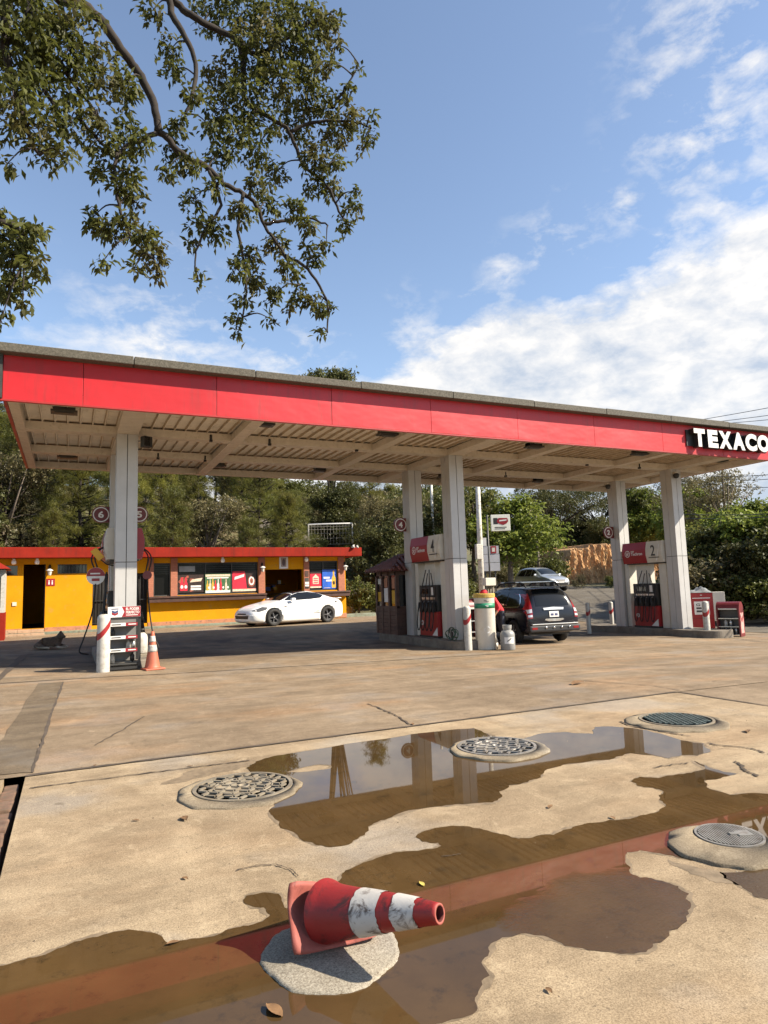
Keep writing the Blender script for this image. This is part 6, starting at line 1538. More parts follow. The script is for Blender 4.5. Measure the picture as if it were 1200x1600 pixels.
# silver hatchback coming down the road
M_CS = car_paint('silver_paint', (.52, .54, .56), .7, .3)
ps = at_r(848, 921, 44.5); zz = hill(ps.x, ps.y) + .06
vw = Vector((ps.x, ps.y, 0)).normalized(); rt = Vector((vw.y, -vw.x, 0))
fx = (-vw * math.cos(R(34)) + rt * math.sin(R(34))); hd = math.atan2(fx.y, fx.x)
t = thing('hatchback', 'silver compact SUV driving down the road beside the red earth bank', 'car', (ps.x - fx.x * 2.1, ps.y - fx.y * 2.1, zz), hd)
HS = [(.0, .40, .70, .66, .78, .60, 0), (.05, .32, .80, .84, 1.04, .66, 0), (.18, .28, .845, .95, 1.36, .64, 0), (.5, .26, .855, .98, 1.52, .63, 0), (1.1, .25, .855, .97, 1.57, .63, 0), (1.9, .25, .855, .95, 1.55, .64, 0), (2.45, .25, .855, .94, 1.42, .65, 0), (3.0, .26, .85, .93, 1.06, .70, 0), (3.5, .27, .83, .88, .97, .68, 0), (3.95, .30, .76, .72, .84, .58, 0), (4.12, .36, .62, .60, .68, .5, 0), (4.16, .44, .46, .54, .58, .4, 0)]
WH = [(.75, -.74), (.75, .74), (3.30, -.74), (3.30, .74)]
bd, tr = loft(HS, ring_s, 'body', M_CS, t, WH, .32)
for s in (-1, 1):
    onto(tr, [(.45, 1.03), (1.30, 1.01), (1.30, 1.42), (.72, 1.40)], 'y', s, 'side_window', M_CGLASS, t); onto(tr, [(1.37, 1.01), (2.0, 1.0), (1.98, 1.42), (1.37, 1.42)], 'y', s, 'side_window', M_CGLASS, t)
    onto(tr, [(2.06, 1.0), (2.72, .99), (2.5, 1.20), (2.28, 1.36), (2.04, 1.41)], 'y', s, 'side_window', M_CGLASS, t)
    onto(tr, [(s * .40, .66), (s * .66, .70), (s * .68, .80), (s * .42, .76)], 'x', 1, 'headlight', M_LAMP, t, .01, .04)
    mb = MB(); mb.lohi((2.62, s * .92 - .10, .98), (2.76, s * .92 + .08, 1.12)); mb.build('mirror', M_CS, t, bevel=.03)
onto(tr, [(2.98, -.60), (3.04, 0), (2.98, .60), (2.30, .54), (2.25, 0), (2.30, -.54)], 'z', 1, 'windscreen', M_CGLASS, t)
onto(tr, [(-.34, .60), (.34, .60), (.36, .72), (-.36, .72)], 'x', 1, 'grille', M_PLAS, t); onto(tr, [(-.50, .40), (.50, .40), (.46, .52), (-.46, .52)], 'x', 1, 'grille', M_PLAS, t)
onto(tr, [(-.19, .53), (.19, .53), (.19, .59), (-.19, .59)], 'x', 1, 'number_plate', M_WHT2, t, .015, .04)
for (x, y) in WH: wheel(t, x, y, .32, .2, M_RIML, 6, 1 if y > 0 else -1)
mb = MB(); mb.lohi((.3, -.66, .24), (3.8, .66, .55)); mb.build('underbody', M_BLACK, t)

# ------------------------------------------------------------------ the attendant and the dog
def skin_body(name, verts, edges, radii, matfn, mats, parent=None, sub=2):
    me = bpy.data.meshes.new(name); me.from_pydata(verts, edges, []); o = bpy.data.objects.new(name, me); C.objects.link(o)
    s_ = o.modifiers.new('skin', 'SKIN'); s_.use_smooth_shade = True
    for i, r_ in enumerate(radii):
        sv = me.skin_vertices[0].data[i]; sv.radius = (r_, r_) if not isinstance(r_, tuple) else r_; sv.use_root = (i == 0)
    ss = o.modifiers.new('sub', 'SUBSURF'); ss.levels = ss.render_levels = sub
    dg = bpy.context.evaluated_depsgraph_get(); dg.update(); m2 = bpy.data.meshes.new_from_object(o.evaluated_get(dg))
    o.modifiers.clear(); o.data = m2; bpy.data.meshes.remove(me)
    m2.materials.clear()
    for m in mats: m2.materials.append(m)
    for p_ in m2.polygons: p_.material_index = matfn(p_.center); p_.use_smooth = True
    if parent is not None: o.parent = parent
    return o
M_SKIN = mat('brown_skin', (.30, .16, .09), .55, var=.08); M_SHIRT = mat('red_work_shirt', (.55, .02, .03), .8, var=.2, vscale=12); M_TROU = mat('dark_trousers', (.03, .032, .045), .85, var=.25, vscale=10)
M_HAIR = mat('black_hair', (.012, .01, .009), .7)
pz = gz(11.0, 16.3)
t = thing('person', 'attendant in red shirt and dark trousers bending between drum and dark car', 'person', (11.14, 16.22, pz), R(10))
# bending forward to the left, one arm back towards the car's filler
V = [(0, 0, .93), (-.10, 0, 1.08), (-.24, 0, 1.22), (-.36, 0, 1.31), (-.44, .0, 1.36), (-.51, 0, 1.40), (-.57, 0, 1.41),
     (.02, -.10, .86), (-.02, -.11, .48), (.06, -.11, .08), (-.06, -.11, .035), (.02, .10, .86), (.12, .12, .50), (.20, .12, .10), (.08, .12, .035),
     (-.32, -.19, 1.25), (-.24, -.25, 1.02), (-.36, -.20, .86), (-.40, -.19, .80),
     (-.28, .19, 1.26), (-.02, .25, 1.16), (.24, .16, 1.10), (.33, .13, 1.09)]
E_ = [(0, 1), (1, 2), (2, 3), (3, 4), (4, 5), (5, 6), (0, 7), (7, 8), (8, 9), (9, 10), (0, 11), (11, 12), (12, 13), (13, 14), (3, 15), (15, 16), (16, 17), (17, 18), (3, 19), (19, 20), (20, 21), (21, 22)]
RD = [(.155, .12), (.145, .115), (.16, .115), (.15, .10), .06, (.095, .085), (.085, .08), .085, .062, .045, .04, .085, .062, .045, .04, .06, .045, .036, .034, .06, .046, .036, .034]
def pm(c):
    if c.z < .95 and c.x > -.2: return 1
    if c.x < -.42 and c.z > 1.2: return 2
    if (c.x < -.30 and c.z < .96) or (c.x > .16 and c.z > 1.0 and c.y > .1): return 2
    return 0
pb = skin_body('body', V, E_, RD, pm, [M_SHIRT, M_TROU, M_SKIN], t)
mb = MB(); Mh = Matrix.Translation((-.56, 0, 1.44)) @ Matrix.Rotation(R(-50), 4, 'Y'); mb.lathe([(.108, -.01), (.112, .03), (.10, .075), (.06, .105), (0, .115)], n=20, M=Mh); mb.add([(-.19, -.07, .0), (-.09, -.10, .01), (-.09, .10, .01), (-.19, .07, .0)], [(0, 1, 2, 3)], 0, False, Mh); mb.build('cap', M_SHIRT, t)
mb = MB(); mb.lathe([(.10, -.05), (.112, -.012), (.10, -.008)], n=20, M=Mh); mb.build('hair', M_HAIR, t)
for (hx, hy, hz, dx_) in ((-.40, -.19, .79, -.3), (.33, .13, 1.09, 1)):
    fing = MB()
    for k in range(5):
        an = (-.9 if k == 0 else (k - 2.5) * .18); L_ = (.05, .075, .082, .078, .062)[k]; d0 = Vector((dx_ * math.cos(an) if dx_ > 0 else -.3, math.sin(an) * .8, 0 if dx_ > 0 else -math.cos(an))).normalized()
        b0_ = Vector((hx, hy, hz)) + d0 * .02; fing.tube([b0_, b0_ + d0 * L_ * .6, b0_ + d0 * L_ + Vector((0, 0, -.02))], [.011, .010, .007], 6)
    fing.build('fingers', M_SKIN, pb)
mb = MB()
for (fx_, fy_) in ((-.04, -.11), (.10, .12)): mb.lohi((fx_ - .10, fy_ - .045, .0), (fx_ + .14, fy_ + .045, .085))
mb.build('shoes', M_BLACK, t, bevel=.03)
# dog lying in the shade under the canopy
dq = at(76, 1014); M_DOG = mat('brindle_fur', (.085, .052, .034), .9, var=.5, vscale=12); M_DOGP = mat('pale_fur', (.30, .24, .18), .9, var=.3, vscale=12)
t = thing('dog', 'brown dog lying in the canopy shade in front of the yellow wall', 'dog', (dq.x, dq.y, gz(dq.x, dq.y)), R(-12))
V = [(0, 0, .17), (-.22, .02, .17), (.20, 0, .20), (.28, -.02, .30), (.31, -.05, .37), (.40, -.09, .345), (.47, -.12, .315),
     (-.34, .04, .12), (-.42, .10, .05), (-.30, .22, .03), (-.22, -.14, .11), (-.06, -.26, .06), (.10, -.30, .035), (.26, -.10, .10), (.30, -.20, .04), (.52, -.24, .03), (.28, .10, .10), (.50, .06, .03), (.31, .02, .50), (.34, -.10, .50)]
E_ = [(0, 1), (0, 2), (2, 3), (3, 4), (4, 5), (5, 6), (1, 7), (7, 8), (8, 9), (1, 10), (10, 11), (11, 12), (2, 13), (13, 14), (14, 15), (2, 16), (16, 17), (4, 18), (4, 19)]
RD = [(.13, .15), (.14, .16), (.13, .15), .085, .082, .05, .032, .06, .025, .014, .09, .04, .028, .06, .036, .028, .05, .028, .02, .02]
skin_body('body', V, E_, RD, lambda c: 1 if (c.z < .08 or (c.x > .45 and c.z < .2)) else 0, [M_DOG, M_DOGP], t)

# ------------------------------------------------------------------ vegetation
def leaf_mat(name, c1, c2, c3, trans=.35, rough=.5, scale=1.2):
    m, nt, b = newmat(name)
    g = nd(nt, 'ShaderNodeNewGeometry'); oi = nd(nt, 'ShaderNodeObjectInfo'); at_ = nd(nt, 'ShaderNodeAttribute'); at_.attribute_name = 'tint'
    n_ = noise(nt, coord(nt, 'Object'), scale, 3, .6)
    c = mixc(nt, ramp2(nt, at_.outputs['Fac'], .15, .85), c1, c2)
    c = mixc(nt, ramp2(nt, n_, .50, .75), c, c3)
    hs = nd(nt, 'ShaderNodeHueSaturation'); mr = nd(nt, 'ShaderNodeMapRange'); nt.links.new(oi.outputs['Random'], mr.inputs[0]); mr.inputs[3].default_value = .75; mr.inputs[4].default_value = 1.25
    nt.links.new(mr.outputs[0], hs.inputs['Value']); nt.links.new(c, hs.inputs['Color'])
    nt.links.new(hs.outputs[0], b.inputs['Base Color']); b.inputs['Roughness'].default_value = rough; b.inputs['Specular IOR Level'].default_value = .35
    tr = nd(nt, 'ShaderNodeBsdfTranslucent'); nt.links.new(hs.outputs[0], tr.inputs[0])
    mx = nd(nt, 'ShaderNodeMixShader'); mx.inputs[0].default_value = trans; nt.links.new(b.outputs[0], mx.inputs[1]); nt.links.new(tr.outputs[0], mx.inputs[2])
    nt.links.new(mx.outputs[0], nt.nodes['Material Output'].inputs[0]); return m
M_BARK = mat('bark_dark', (.022, .016, .012), .95, var=.45, vscale=6, bumps=.8, bscale=14)
M_BARKP = mat('bark_pale', (.14, .11, .085), .95, var=.35, vscale=4, bumps=.5, bscale=10)
M_LF_NEAR = leaf_mat('leaf_olive', (.052, .062, .013), (.155, .165, .038), (.14, .11, .04), .47, .6)
M_LF_DK = leaf_mat('leaf_dark_green', (.050, .058, .018), (.110, .112, .036), (.10, .085, .036), .35)
M_LF_MD = leaf_mat('leaf_mid_green', (.070, .082, .018), (.155, .165, .042), (.125, .105, .042), .35)
M_LF_BR = leaf_mat('leaf_bright_green', (.10, .14, .02), (.22, .25, .05), (.15, .15, .03), .45)
M_LF_DRY = leaf_mat('leaf_dry_olive', (.10, .088, .040), (.20, .168, .082), (.12, .11, .04), .3)
M_PINE = leaf_mat('pine_needle', (.068, .080, .018), (.165, .165, .036), (.11, .09, .032), .4, .5, .6)
M_PINEY = leaf_mat('pine_needle_yellow', (.10, .108, .020), (.25, .235, .045), (.13, .105, .035), .45, .5, .6)

def leaf_cloud(rs, centers, radii, counts, L, W, droop=.3, flat=1.0, rosette=6, needle=False):
    """leaf-sized folded faces in tufts through a set of blobs; returns V, F, tint"""
    Vs, Fs, Ts = [], [], []; base = 0
    for c, r_, n in zip(centers, radii, counts):
        nt_ = max(1, int(n / rosette))
        d = rs.normal(size=(nt_, 3)); d /= np.linalg.norm(d, axis=1)[:, None]
        rad = r_ * (rs.uniform(0.15, 1, nt_) ** .55)
        tips = np.asarray(c) + d * rad[:, None] * np.array([1, 1, flat])
        tipdir = d * .6 + rs.normal(size=(nt_, 3)) * .5; tipdir[:, 2] -= droop * .5
        tipdir /= np.linalg.norm(tipdir, axis=1)[:, None]
        P = np.repeat(tips, rosette, 0) + rs.normal(size=(nt_ * rosette, 3)) * L * .32; D = np.repeat(tipdir, rosette, 0) * (.5 if not needle else .25) + rs.normal(size=(nt_ * rosette, 3)) * (.6 if not needle else .7)
        D[:, 2] -= droop * .4; D /= np.linalg.norm(D, axis=1)[:, None]
        k = len(P); up = rs.normal(size=(k, 3)) * .5 + np.array([0, 0, 1.0]); S = np.cross(D, up); S /= (np.linalg.norm(S, axis=1)[:, None] + 1e-9)
        N_ = np.cross(S, D); l = L * rs.uniform(.45, 1.3, k)[:, None]; w = W * rs.uniform(.7, 1.2, k)[:, None]
        if needle:
            v = np.stack([P - S * w, P + S * w, P + D * l], 1).reshape(-1, 3); f = np.arange(k * 3).reshape(-1, 3) + base; base += k * 3
        else:
            mid = P + D * l * .5
            v = np.stack([P, mid - S * w + N_ * w * .35, P + D * l - N_ * l * .12, mid + S * w + N_ * w * .35], 1).reshape(-1, 3)
            f = (np.arange(k)[:, None] * 4 + np.array([[0, 1, 2, 3]])) + base; base += k * 4
        Vs.append(v); Fs.append(f); tt = np.repeat(rs.uniform(0, 1, nt_), rosette) * .6 + rs.uniform(0, 1, k) * .4; Ts.append(tt)
    return np.concatenate(Vs), np.concatenate(Fs), np.concatenate(Ts)
def cloud_mesh(name, V, F, T, m):
    me = np_mesh(name, V, F, [m]); a = me.attributes.new('tint', 'FLOAT', 'FACE'); a.data.foreach_set('value', T.astype(np.float32)); return me

# the near tree: its trunk stands left of the picture, limbs reach over the paving
D0 = 9.0
LIMB = {'a': [(60, -30, 8.6), (95, 0, 8.6), (125, 5, 8.7), (160, 35, 8.8), (195, 85, 8.9), (220, 120, 9.0), (240, 165, 9.0), (247, 205, 9.0)],
 'b': [(247, 205, 9.0), (260, 215, 9.0), (290, 245, 9.05), (325, 262, 9.1), (350, 287, 9.15), (380, 302, 9.2), (400, 320, 9.2), (412, 350, 9.3), (425, 370, 9.3), (445, 400, 9.4), (467, 445, 9.4)],
 'c': [(247, 206, 9.0), (220, 220, 8.9), (200, 228, 8.9), (182, 245, 8.8), (180, 290, 8.7), (190, 335, 8.7), (205, 370, 8.7), (240, 405, 8.7)],
 'd': [(255, -30, 9.3), (280, 10, 9.4), (310, 30, 9.4), (340, 47, 9.5), (370, 65, 9.5), (380, 100, 9.6), (382, 150, 9.6), (400, 172, 9.6), (430, 190, 9.7), (452, 205, 9.7), (470, 250, 9.8), (480, 265, 9.8), (510, 290, 9.8), (530, 330, 9.9), (545, 352, 9.9)],
 'e': [(262, -30, 9.3), (268, 20, 9.3), (285, 50, 9.2), (305, 100, 9.2), (300, 150, 9.1), (290, 178, 9.1)],
 'f': [(10, -30, 8.2), (10, 10, 8.2), (8, 60, 8.2), (15, 115, 8.2), (40, 200, 8.3), (62, 242, 8.3)],
 'g': [(60, -30, 8.4), (45, 20, 8.4), (62, 100, 8.4), (70, 140, 8.5), (95, 180, 8.5)],
 'h': [(-120, 250, 8.0), (-40, 330, 8.0), (0, 345, 8.0), (30, 360, 8.0), (38, 410, 8.0)],
 'i': [(370, 65, 9.5), (400, 85, 9.5), (430, 70, 9.6), (480, 40, 9.6), (515, 22, 9.6)],
 'j': [(412, 350, 9.3), (440, 345, 9.3), (480, 340, 9.4), (512, 352, 9.4)], 'k': [(445, 400, 9.4), (480, 420, 9.4), (510, 470, 9.5), (512, 520, 9.5)],
 'l': [(380, 302, 9.2), (372, 360, 9.2), (385, 440, 9.2), (376, 515, 9.2)], 'm': [(452, 205, 9.7), (500, 190, 9.7), (550, 190, 9.7), (580, 200, 9.7)],
 'n': [(520, 170, 9.7), (545, 130, 9.7), (560, 100, 9.7)], 'o': [(325, 262, 9.1), (345, 320, 9.0), (320, 360, 9.0), (305, 400, 9.0), (308, 438, 9.0)], 'p': [(120, 180, 8.7), (150, 215, 8.8), (182, 245, 8.8)], 'q': [(95, 100, 8.5), (130, 150, 8.6), (160, 190, 8.6)]}
LR = {'a': (.068, .052), 'b': (.048, .014), 'c': (.036, .012), 'd': (.055, .016), 'e': (.055, .02), 'f': (.07, .02), 'g': (.06, .02), 'h': (.06, .02), 'i': (.045, .018), 'j': (.03, .012), 'k': (.028, .01), 'l': (.028, .01), 'm': (.03, .01), 'n': (.02, .007), 'o': (.025, .008), 'p': (.03, .015), 'q': (.03, .012)}
tb = Vector((-5.2, 6.0, 0)); tb.z = gz(tb.x, tb.y)
near = thing('shade_tree', 'large shade tree whose leafy limbs hang into the upper left of the view', 'tree', tb)
LP = {k: [at_r(*p) for p in v] for k, v in LIMB.items()}
mb = MB()
fork = Vector((-4.9, 6.5, 5.6)); crown_top = Vector((-3.2, 7.2, 9.5))
mb.tube([p - tb for p in (tb - Vector((0, 0, .3)), tb + Vector((0, 0, .4)), tb + Vector((.05, .1, 2.0)), tb + Vector((.15, .25, 4.0)), fork)], [.62, .46, .38, .34, .32], 16)
mb.build('trunk', M_BARK, near)
mb = MB()
def feeder(key, r0):
    P0 = fork; P1 = LP[key][0]; m_ = P0.lerp(P1, .5) + Vector((0, 0, .9))
    pts = smooth_line3([P0, m_, P1], 8); mb.tube([p - tb for p in pts], [r0 + (LR[key][0] - r0) * i / (len(pts) - 1) for i in range(len(pts))], 10)
for k, r0 in (('a', .22), ('d', .22), ('e', .10), ('f', .16), ('g', .14), ('h', .15)): feeder(k, r0)
rr = random.Random(21)
for k, pts in LP.items():
    sp = smooth_line3(pts, 5); sp = [p + Vector((rr.uniform(-1, 1), rr.uniform(-1, 1), rr.uniform(-1, 1))) * .012 for p in sp]; n = len(sp)
    mb.tube([p - tb for p in sp], [LR[k][0] + (LR[k][1] - LR[k][0]) * i / (n - 1) for i in range(n)], 8)
mb.build('limb', M_BARK, near)
BL = [(15,30,42),(60,20,46),(110,30,36),(20,90,38),(70,80,42),(120,70,34),(20,150,32),(70,140,36),(120,130,30),(160,110,26),(190,140,26),(20,200,22),(12,255,13),(60,200,26),(75,240,22),(100,240,15),(110,190,25),(150,180,25),(160,215,22),(130,225,12),(200,130,15),
 (185,240,22),(200,200,17),(220,225,15),(160,270,13),(205,275,16),(210,310,14),(145,340,16),(165,360,15),(195,350,18),(225,370,18),(240,400,18),(160,410,9),(210,420,9),(245,430,10),(190,290,12),
 (240,15,16),(265,80,17),(270,110,13),(330,20,26),(380,20,36),(430,20,32),(480,40,27),(500,30,22),(515,60,15),(440,70,32),(390,80,30),(480,90,27),(350,120,24),(300,150,13),(340,170,22),(380,150,26),(430,130,32),(480,140,27),(510,100,13),(410,190,22),(460,190,27),(510,170,22),(540,140,12),(560,110,6),(520,210,20),(550,190,17),(575,210,13),(582,182,6),(490,240,20),(525,250,14),(370,210,22),(330,200,13),(280,195,15),(270,235,15),(260,270,12),(300,260,15),(345,245,17),(400,240,20),(430,270,16),(300,310,13),(340,290,14),(310,350,13),(335,360,17),(300,380,9),(375,330,16),(400,290,17),(420,320,16),(460,330,16),(490,290,14),(520,300,17),(550,325,12),(535,350,12),(480,350,13),(430,380,17),(390,400,17),(370,420,14),(400,440,17),(450,420,17),(490,400,16),(510,380,10),(380,470,12),(370,500,10),(372,525,7),(430,460,14),(470,460,14),(500,480,12),(520,480,7),(500,520,7),(425,500,7),(308,425,5),(310,440,3.5),(490,470,12),(455,480,10),
 (10,360,20),(40,370,17),(65,360,8),(20,400,20),(55,410,12),(60,430,7),(30,440,15),(10,450,18),(35,480,8),(5,490,7),(0,505,5),(520,35,10),(528,70,8),(545,165,10),(565,235,6),(500,265,12),(555,300,8)]
allp = [(p, k) for k, v in LP.items() for p in smooth_line3(v, 3)]
def nearest_r(u, v):
    best = None
    for p, k in allp:
        w = (p - CAM); z = w.dot(FWD); uu = 600 + F_PX * w.dot(RIGHT) / z; vv = 800 - F_PX * w.dot(UP) / z; d = (uu - u) ** 2 + (vv - v) ** 2
        if best is None or d < best[0]: best = (d, math.hypot(p.x, p.y), p)
    return best
rs = np.random.RandomState(5); cs, rads, cnt, tw = [], [], [], MB()
for (u, v, r_) in BL:
    d, rr0, pn = nearest_r(u, v)
    c = at_r(u, v, rr0 + rng.uniform(-.45, .45)); rw = r_ / F_PX * (c - CAM).length
    cs.append(np.array(c - tb)); rads.append(rw * 1.12); cnt.append(max(16, int(r_ * r_ * (.27 if (u < 200 and v < 260) else .52))))
    m_ = pn.lerp(c, .5) + Vector((0, 0, .08)); pts = smooth_line3([pn, m_, c], 4); tw.tube([p - tb for p in pts], [.014 - .009 * i / (len(pts) - 1) for i in range(len(pts))], 5)
    for q in range(4):
        e = c + Vector((rng.uniform(-1, 1), rng.uniform(-1, 1), rng.uniform(-1, .5))) * rw * .9; tw.tube([c - tb, c.lerp(e, .5) + Vector((0, 0, .03)) - tb, e - tb], [.006, .005, .003], 4)
tw.build('twig', M_BARK, near)['kind'] = 'stuff'
V, F, T = leaf_cloud(rs, cs, rads, cnt, .110, .024, 1.0, .9, 6)
link('leaves', cloud_mesh('leaves', V, F, T, M_LF_NEAR), near)
# the part of the crown outside the picture
oc, orr, on = [], [], []
for i in range(90):
    a = rng.uniform(0, 6.28); e = rng.uniform(-.1, 1.3); q = Vector((-4.6, 6.6, 8.0)) + Vector((math.cos(a) * math.cos(e) * 4.2, math.sin(a) * math.cos(e) * 3.6, math.sin(e) * 4.2)) * rng.uniform(.5, 1)
    w = q - CAM; z = w.dot(FWD)
    if z > .2:
        uu = 600 + F_PX * w.dot(RIGHT) / z; vv = 800 - F_PX * w.dot(UP) / z
        if uu > -90 and vv > -90: continue
    if q.y < 3.0 and q.x > -3: continue
    oc.append(np.array(q - tb)); orr.append(.7); on.append(130)
V, F, T = leaf_cloud(rs, oc, orr, on, .12, .03, .6, .9, 6); link('upper_leaves', cloud_mesh('upper_leaves', V, F, T, M_LF_NEAR), near)
mb = MB()
for c in oc: q = Vector(c) + tb; mb.tube([fork - tb, (fork.lerp(q, .5) + Vector((0, 0, .7))) - tb, q - tb], [.08, .045, .012], 5)
mb.build('upper_limb', M_BARK, near)

# ---- stock of tree forms (one metre of height = 1 unit scaled later)
def broad_form(seed, H, spread, z0, nclump, perclump, L, W, leafm, flat=.8, gap=1.0, clump_r=(.55, 1.0), umbrella=False):
    r = np.random.RandomState(seed); cs, rd, ct = [], [], []
    lobes = [(np.array([r.uniform(-1, 1) * spread * .55, r.uniform(-1, 1) * spread * .55, z0 + (H - z0) * r.uniform(.25, .85)]), spread * r.uniform(.35, .6)) for _ in range(7)]
    for i in range(nclump):
        lc, lr = lobes[r.randint(len(lobes))]; d = r.normal(size=3); d /= np.linalg.norm(d); c = lc + d * lr * r.uniform(.55, 1.1) * np.array([1, 1, .75 if not umbrella else .3])
        if umbrella: c[2] = H * (.72 + .22 * r.rand()) - .012 * (c[0] ** 2 + c[1] ** 2)
        c[2] = max(c[2], z0 * .7); cs.append(c); rd.append(r.uniform(*clump_r)); ct.append(int(perclump * r.uniform(.5, 1.3)))
    V, F, T = leaf_cloud(r, cs, rd, ct, L, W, .4, flat, 5)
    mb = MB(); tr_ = H * .022; top = Vector((r.uniform(-.3, .3), r.uniform(-.3, .3), H * .55))
    mb.tube([(0, 0, -.6), (0, 0, .3), tuple(top * .5 + Vector((.15, 0, 0))), tuple(top)], [tr_ * 1.5, tr_ * 1.1, tr_ * .85, tr_ * .6], 10)
    for c in cs[::max(1, len(cs) // 16)]:
        s_ = top * r.uniform(.55, 1.0); mb.tube([s_, s_.lerp(Vector(c), .5) + Vector((0, 0, .2)), Vector(c)], [tr_ * .42, tr_ * .25, tr_ * .08], 6)
    return (V, F, T, leafm), mb
def pine_form(seed, H, leafm, bare=.25):
    r = np.random.RandomState(seed); cs, rd, ct = [], [], []; mb = MB(); tr_ = H * .014
    pts = [Vector((.12 * math.sin(k * .9 + seed), .12 * math.cos(k * 1.1 + seed), -.6 + (H + .4) * k / 10)) for k in range(11)]
    mb.tube(pts, [tr_ * (1.25 - 1.1 * k / 10) for k in range(11)], 9); z = H * bare; a = r.uniform(0, 6)
    while z < H * .98:
        t_ = (z / H - bare) / (1 - bare); ln = H * .20 * (1 - t_) ** .7 * r.uniform(.6, 1.15) + .35
        for q in range(r.randint(2, 5)):
            a += 2.4 + r.uniform(-.4, .4); d = Vector((math.cos(a), math.sin(a), .15 + .5 * t_)); e = Vector((0, 0, z)) + d * ln; mid = Vector((0, 0, z)) + d * ln * .5 - Vector((0, 0, .12))
            mb.tube([(0, 0, z), mid, e], [tr_ * .35, tr_ * .22, .012], 5)
            for k in range(r.randint(3, 6)):
                s_ = r.uniform(.45, 1.05); c = Vector((0, 0, z)).lerp(e, s_) + Vector((r.normal() * .28, r.normal() * .28, r.normal() * .16)); cs.append(np.array(c)); rd.append(r.uniform(.26, .44)); ct.append(r.randint(60, 110))
        z += r.uniform(.28, .55)
    V, F, T = leaf_cloud(r, cs, rd, ct, .34, .016, .1, .85, 12, needle=True); return (V, F, T, leafm), mb
FORMS = {}
def reg(name, form, bark, tn='crown'):
    (V, F, T, m), mb = form; FORMS[name] = (cloud_mesh(name + '_crown', V, F, T, m), mb, bark, {})
reg('pine_a', pine_form(1, 12, M_PINE), M_BARK); reg('pine_b', pine_form(2, 14, M_PINEY, .3), M_BARK); reg('pine_c', pine_form(3, 11, M_PINE, .12), M_BARK); reg('pine_d', pine_form(8, 13, M_PINEY, .18), M_BARK)
reg('broad_a', broad_form(4, 10, 3.4, 2.2, 130, 150, .24, .065, M_LF_MD), M_BARKP); reg('broad_b', broad_form(5, 9, 3.2, 1.8, 120, 150, .22, .06, M_LF_DK), M_BARK)
reg('broad_c', broad_form(6, 11, 3.6, 2.5, 130, 130, .21, .05, M_LF_DRY, gap=1.3), M_BARKP); reg('bright', broad_form(7, 9, 3.0, 1.2, 130, 100, .30, .09, M_LF_BR), M_BARKP)
reg('acacia', broad_form(9, 10, 6.0, 5.0, 130, 110, .22, .05, M_LF_DK, flat=.45, umbrella=True), M_BARK); reg('feather', broad_form(10, 10, 3.6, 3.0, 90, 110, .20, .035, M_LF_DRY, flat=.6), M_BARKP)
reg('bush', broad_form(11, 3, 1.7, .3, 60, 70, .20, .07, M_LF_MD, clump_r=(.35, .6)), M_BARKP); reg('bush_dry', broad_form(12, 3, 1.7, .3, 60, 60, .18, .05, M_LF_DRY, clump_r=(.35, .6)), M_BARKP)
reg('hedge', broad_form(13, 6, 2.2, .5, 150, 90, .24, .09, M_LF_MD, clump_r=(.45, .8)), M_BARK); reg('hedge_b', broad_form(14, 6, 2.4, .5, 150, 90, .26, .08, M_LF_DK, clump_r=(.45, .8)), M_BARK); reg('hedge_c', broad_form(15, 6, 2.2, .5, 150, 90, .26, .09, M_LF_BR, clump_r=(.45, .8)), M_BARK)
reg('dome', broad_form(16, 20, 3.4, 14, 130, 150, .30, .10, M_LF_DK), M_BARK)
FH = {'dome': 20, 'pine_a': 12, 'pine_b': 14, 'pine_c': 11, 'pine_d': 13, 'broad_a': 10, 'broad_b': 9, 'broad_c': 11, 'bright': 9, 'acacia': 10, 'feather': 10, 'bush': 3, 'bush_dry': 3, 'hedge': 6, 'hedge_b': 6, 'hedge_c': 6}
NAMES = {'dome': 'broadleaf_tree', 'pine': 'pine_tree', 'broad': 'broadleaf_tree', 'bright': 'broadleaf_tree', 'acacia': 'acacia_tree', 'feather': 'feathery_tree', 'bush': 'bush', 'hedge': 'tall_shrub'}
TRUNK = {}
def plant(kind, x, y, h, label, group=None, wide=1.0, z=None):
    me, mb, bark, _ = FORMS[kind]
    if kind not in TRUNK:
        o = mb.build('trunk', bark); TRUNK[kind] = o.data; bpy.data.objects.remove(o)
    k0 = kind.split('_')[0]; s_ = h / FH[kind]
    t = thing(NAMES[k0], label, 'bush' if k0 in ('bush', 'hedge') else 'tree', (x, y, (hill(x, y) if z is None else z) - .05), rng.uniform(0, 6.28), group)
    t.scale = (s_ * wide, s_ * wide, s_)
    link('trunk', TRUNK[kind], t); link('crown', me, t); return t
def plant_px(kind, u, vtop, r_, label, group=None, wide=1.0, sink=0):
    p = at_r(u, vtop, r_); g = hill(p.x, p.y); return plant(kind, p.x, p.y, max(1.0, p.z - g), label, group, wide)
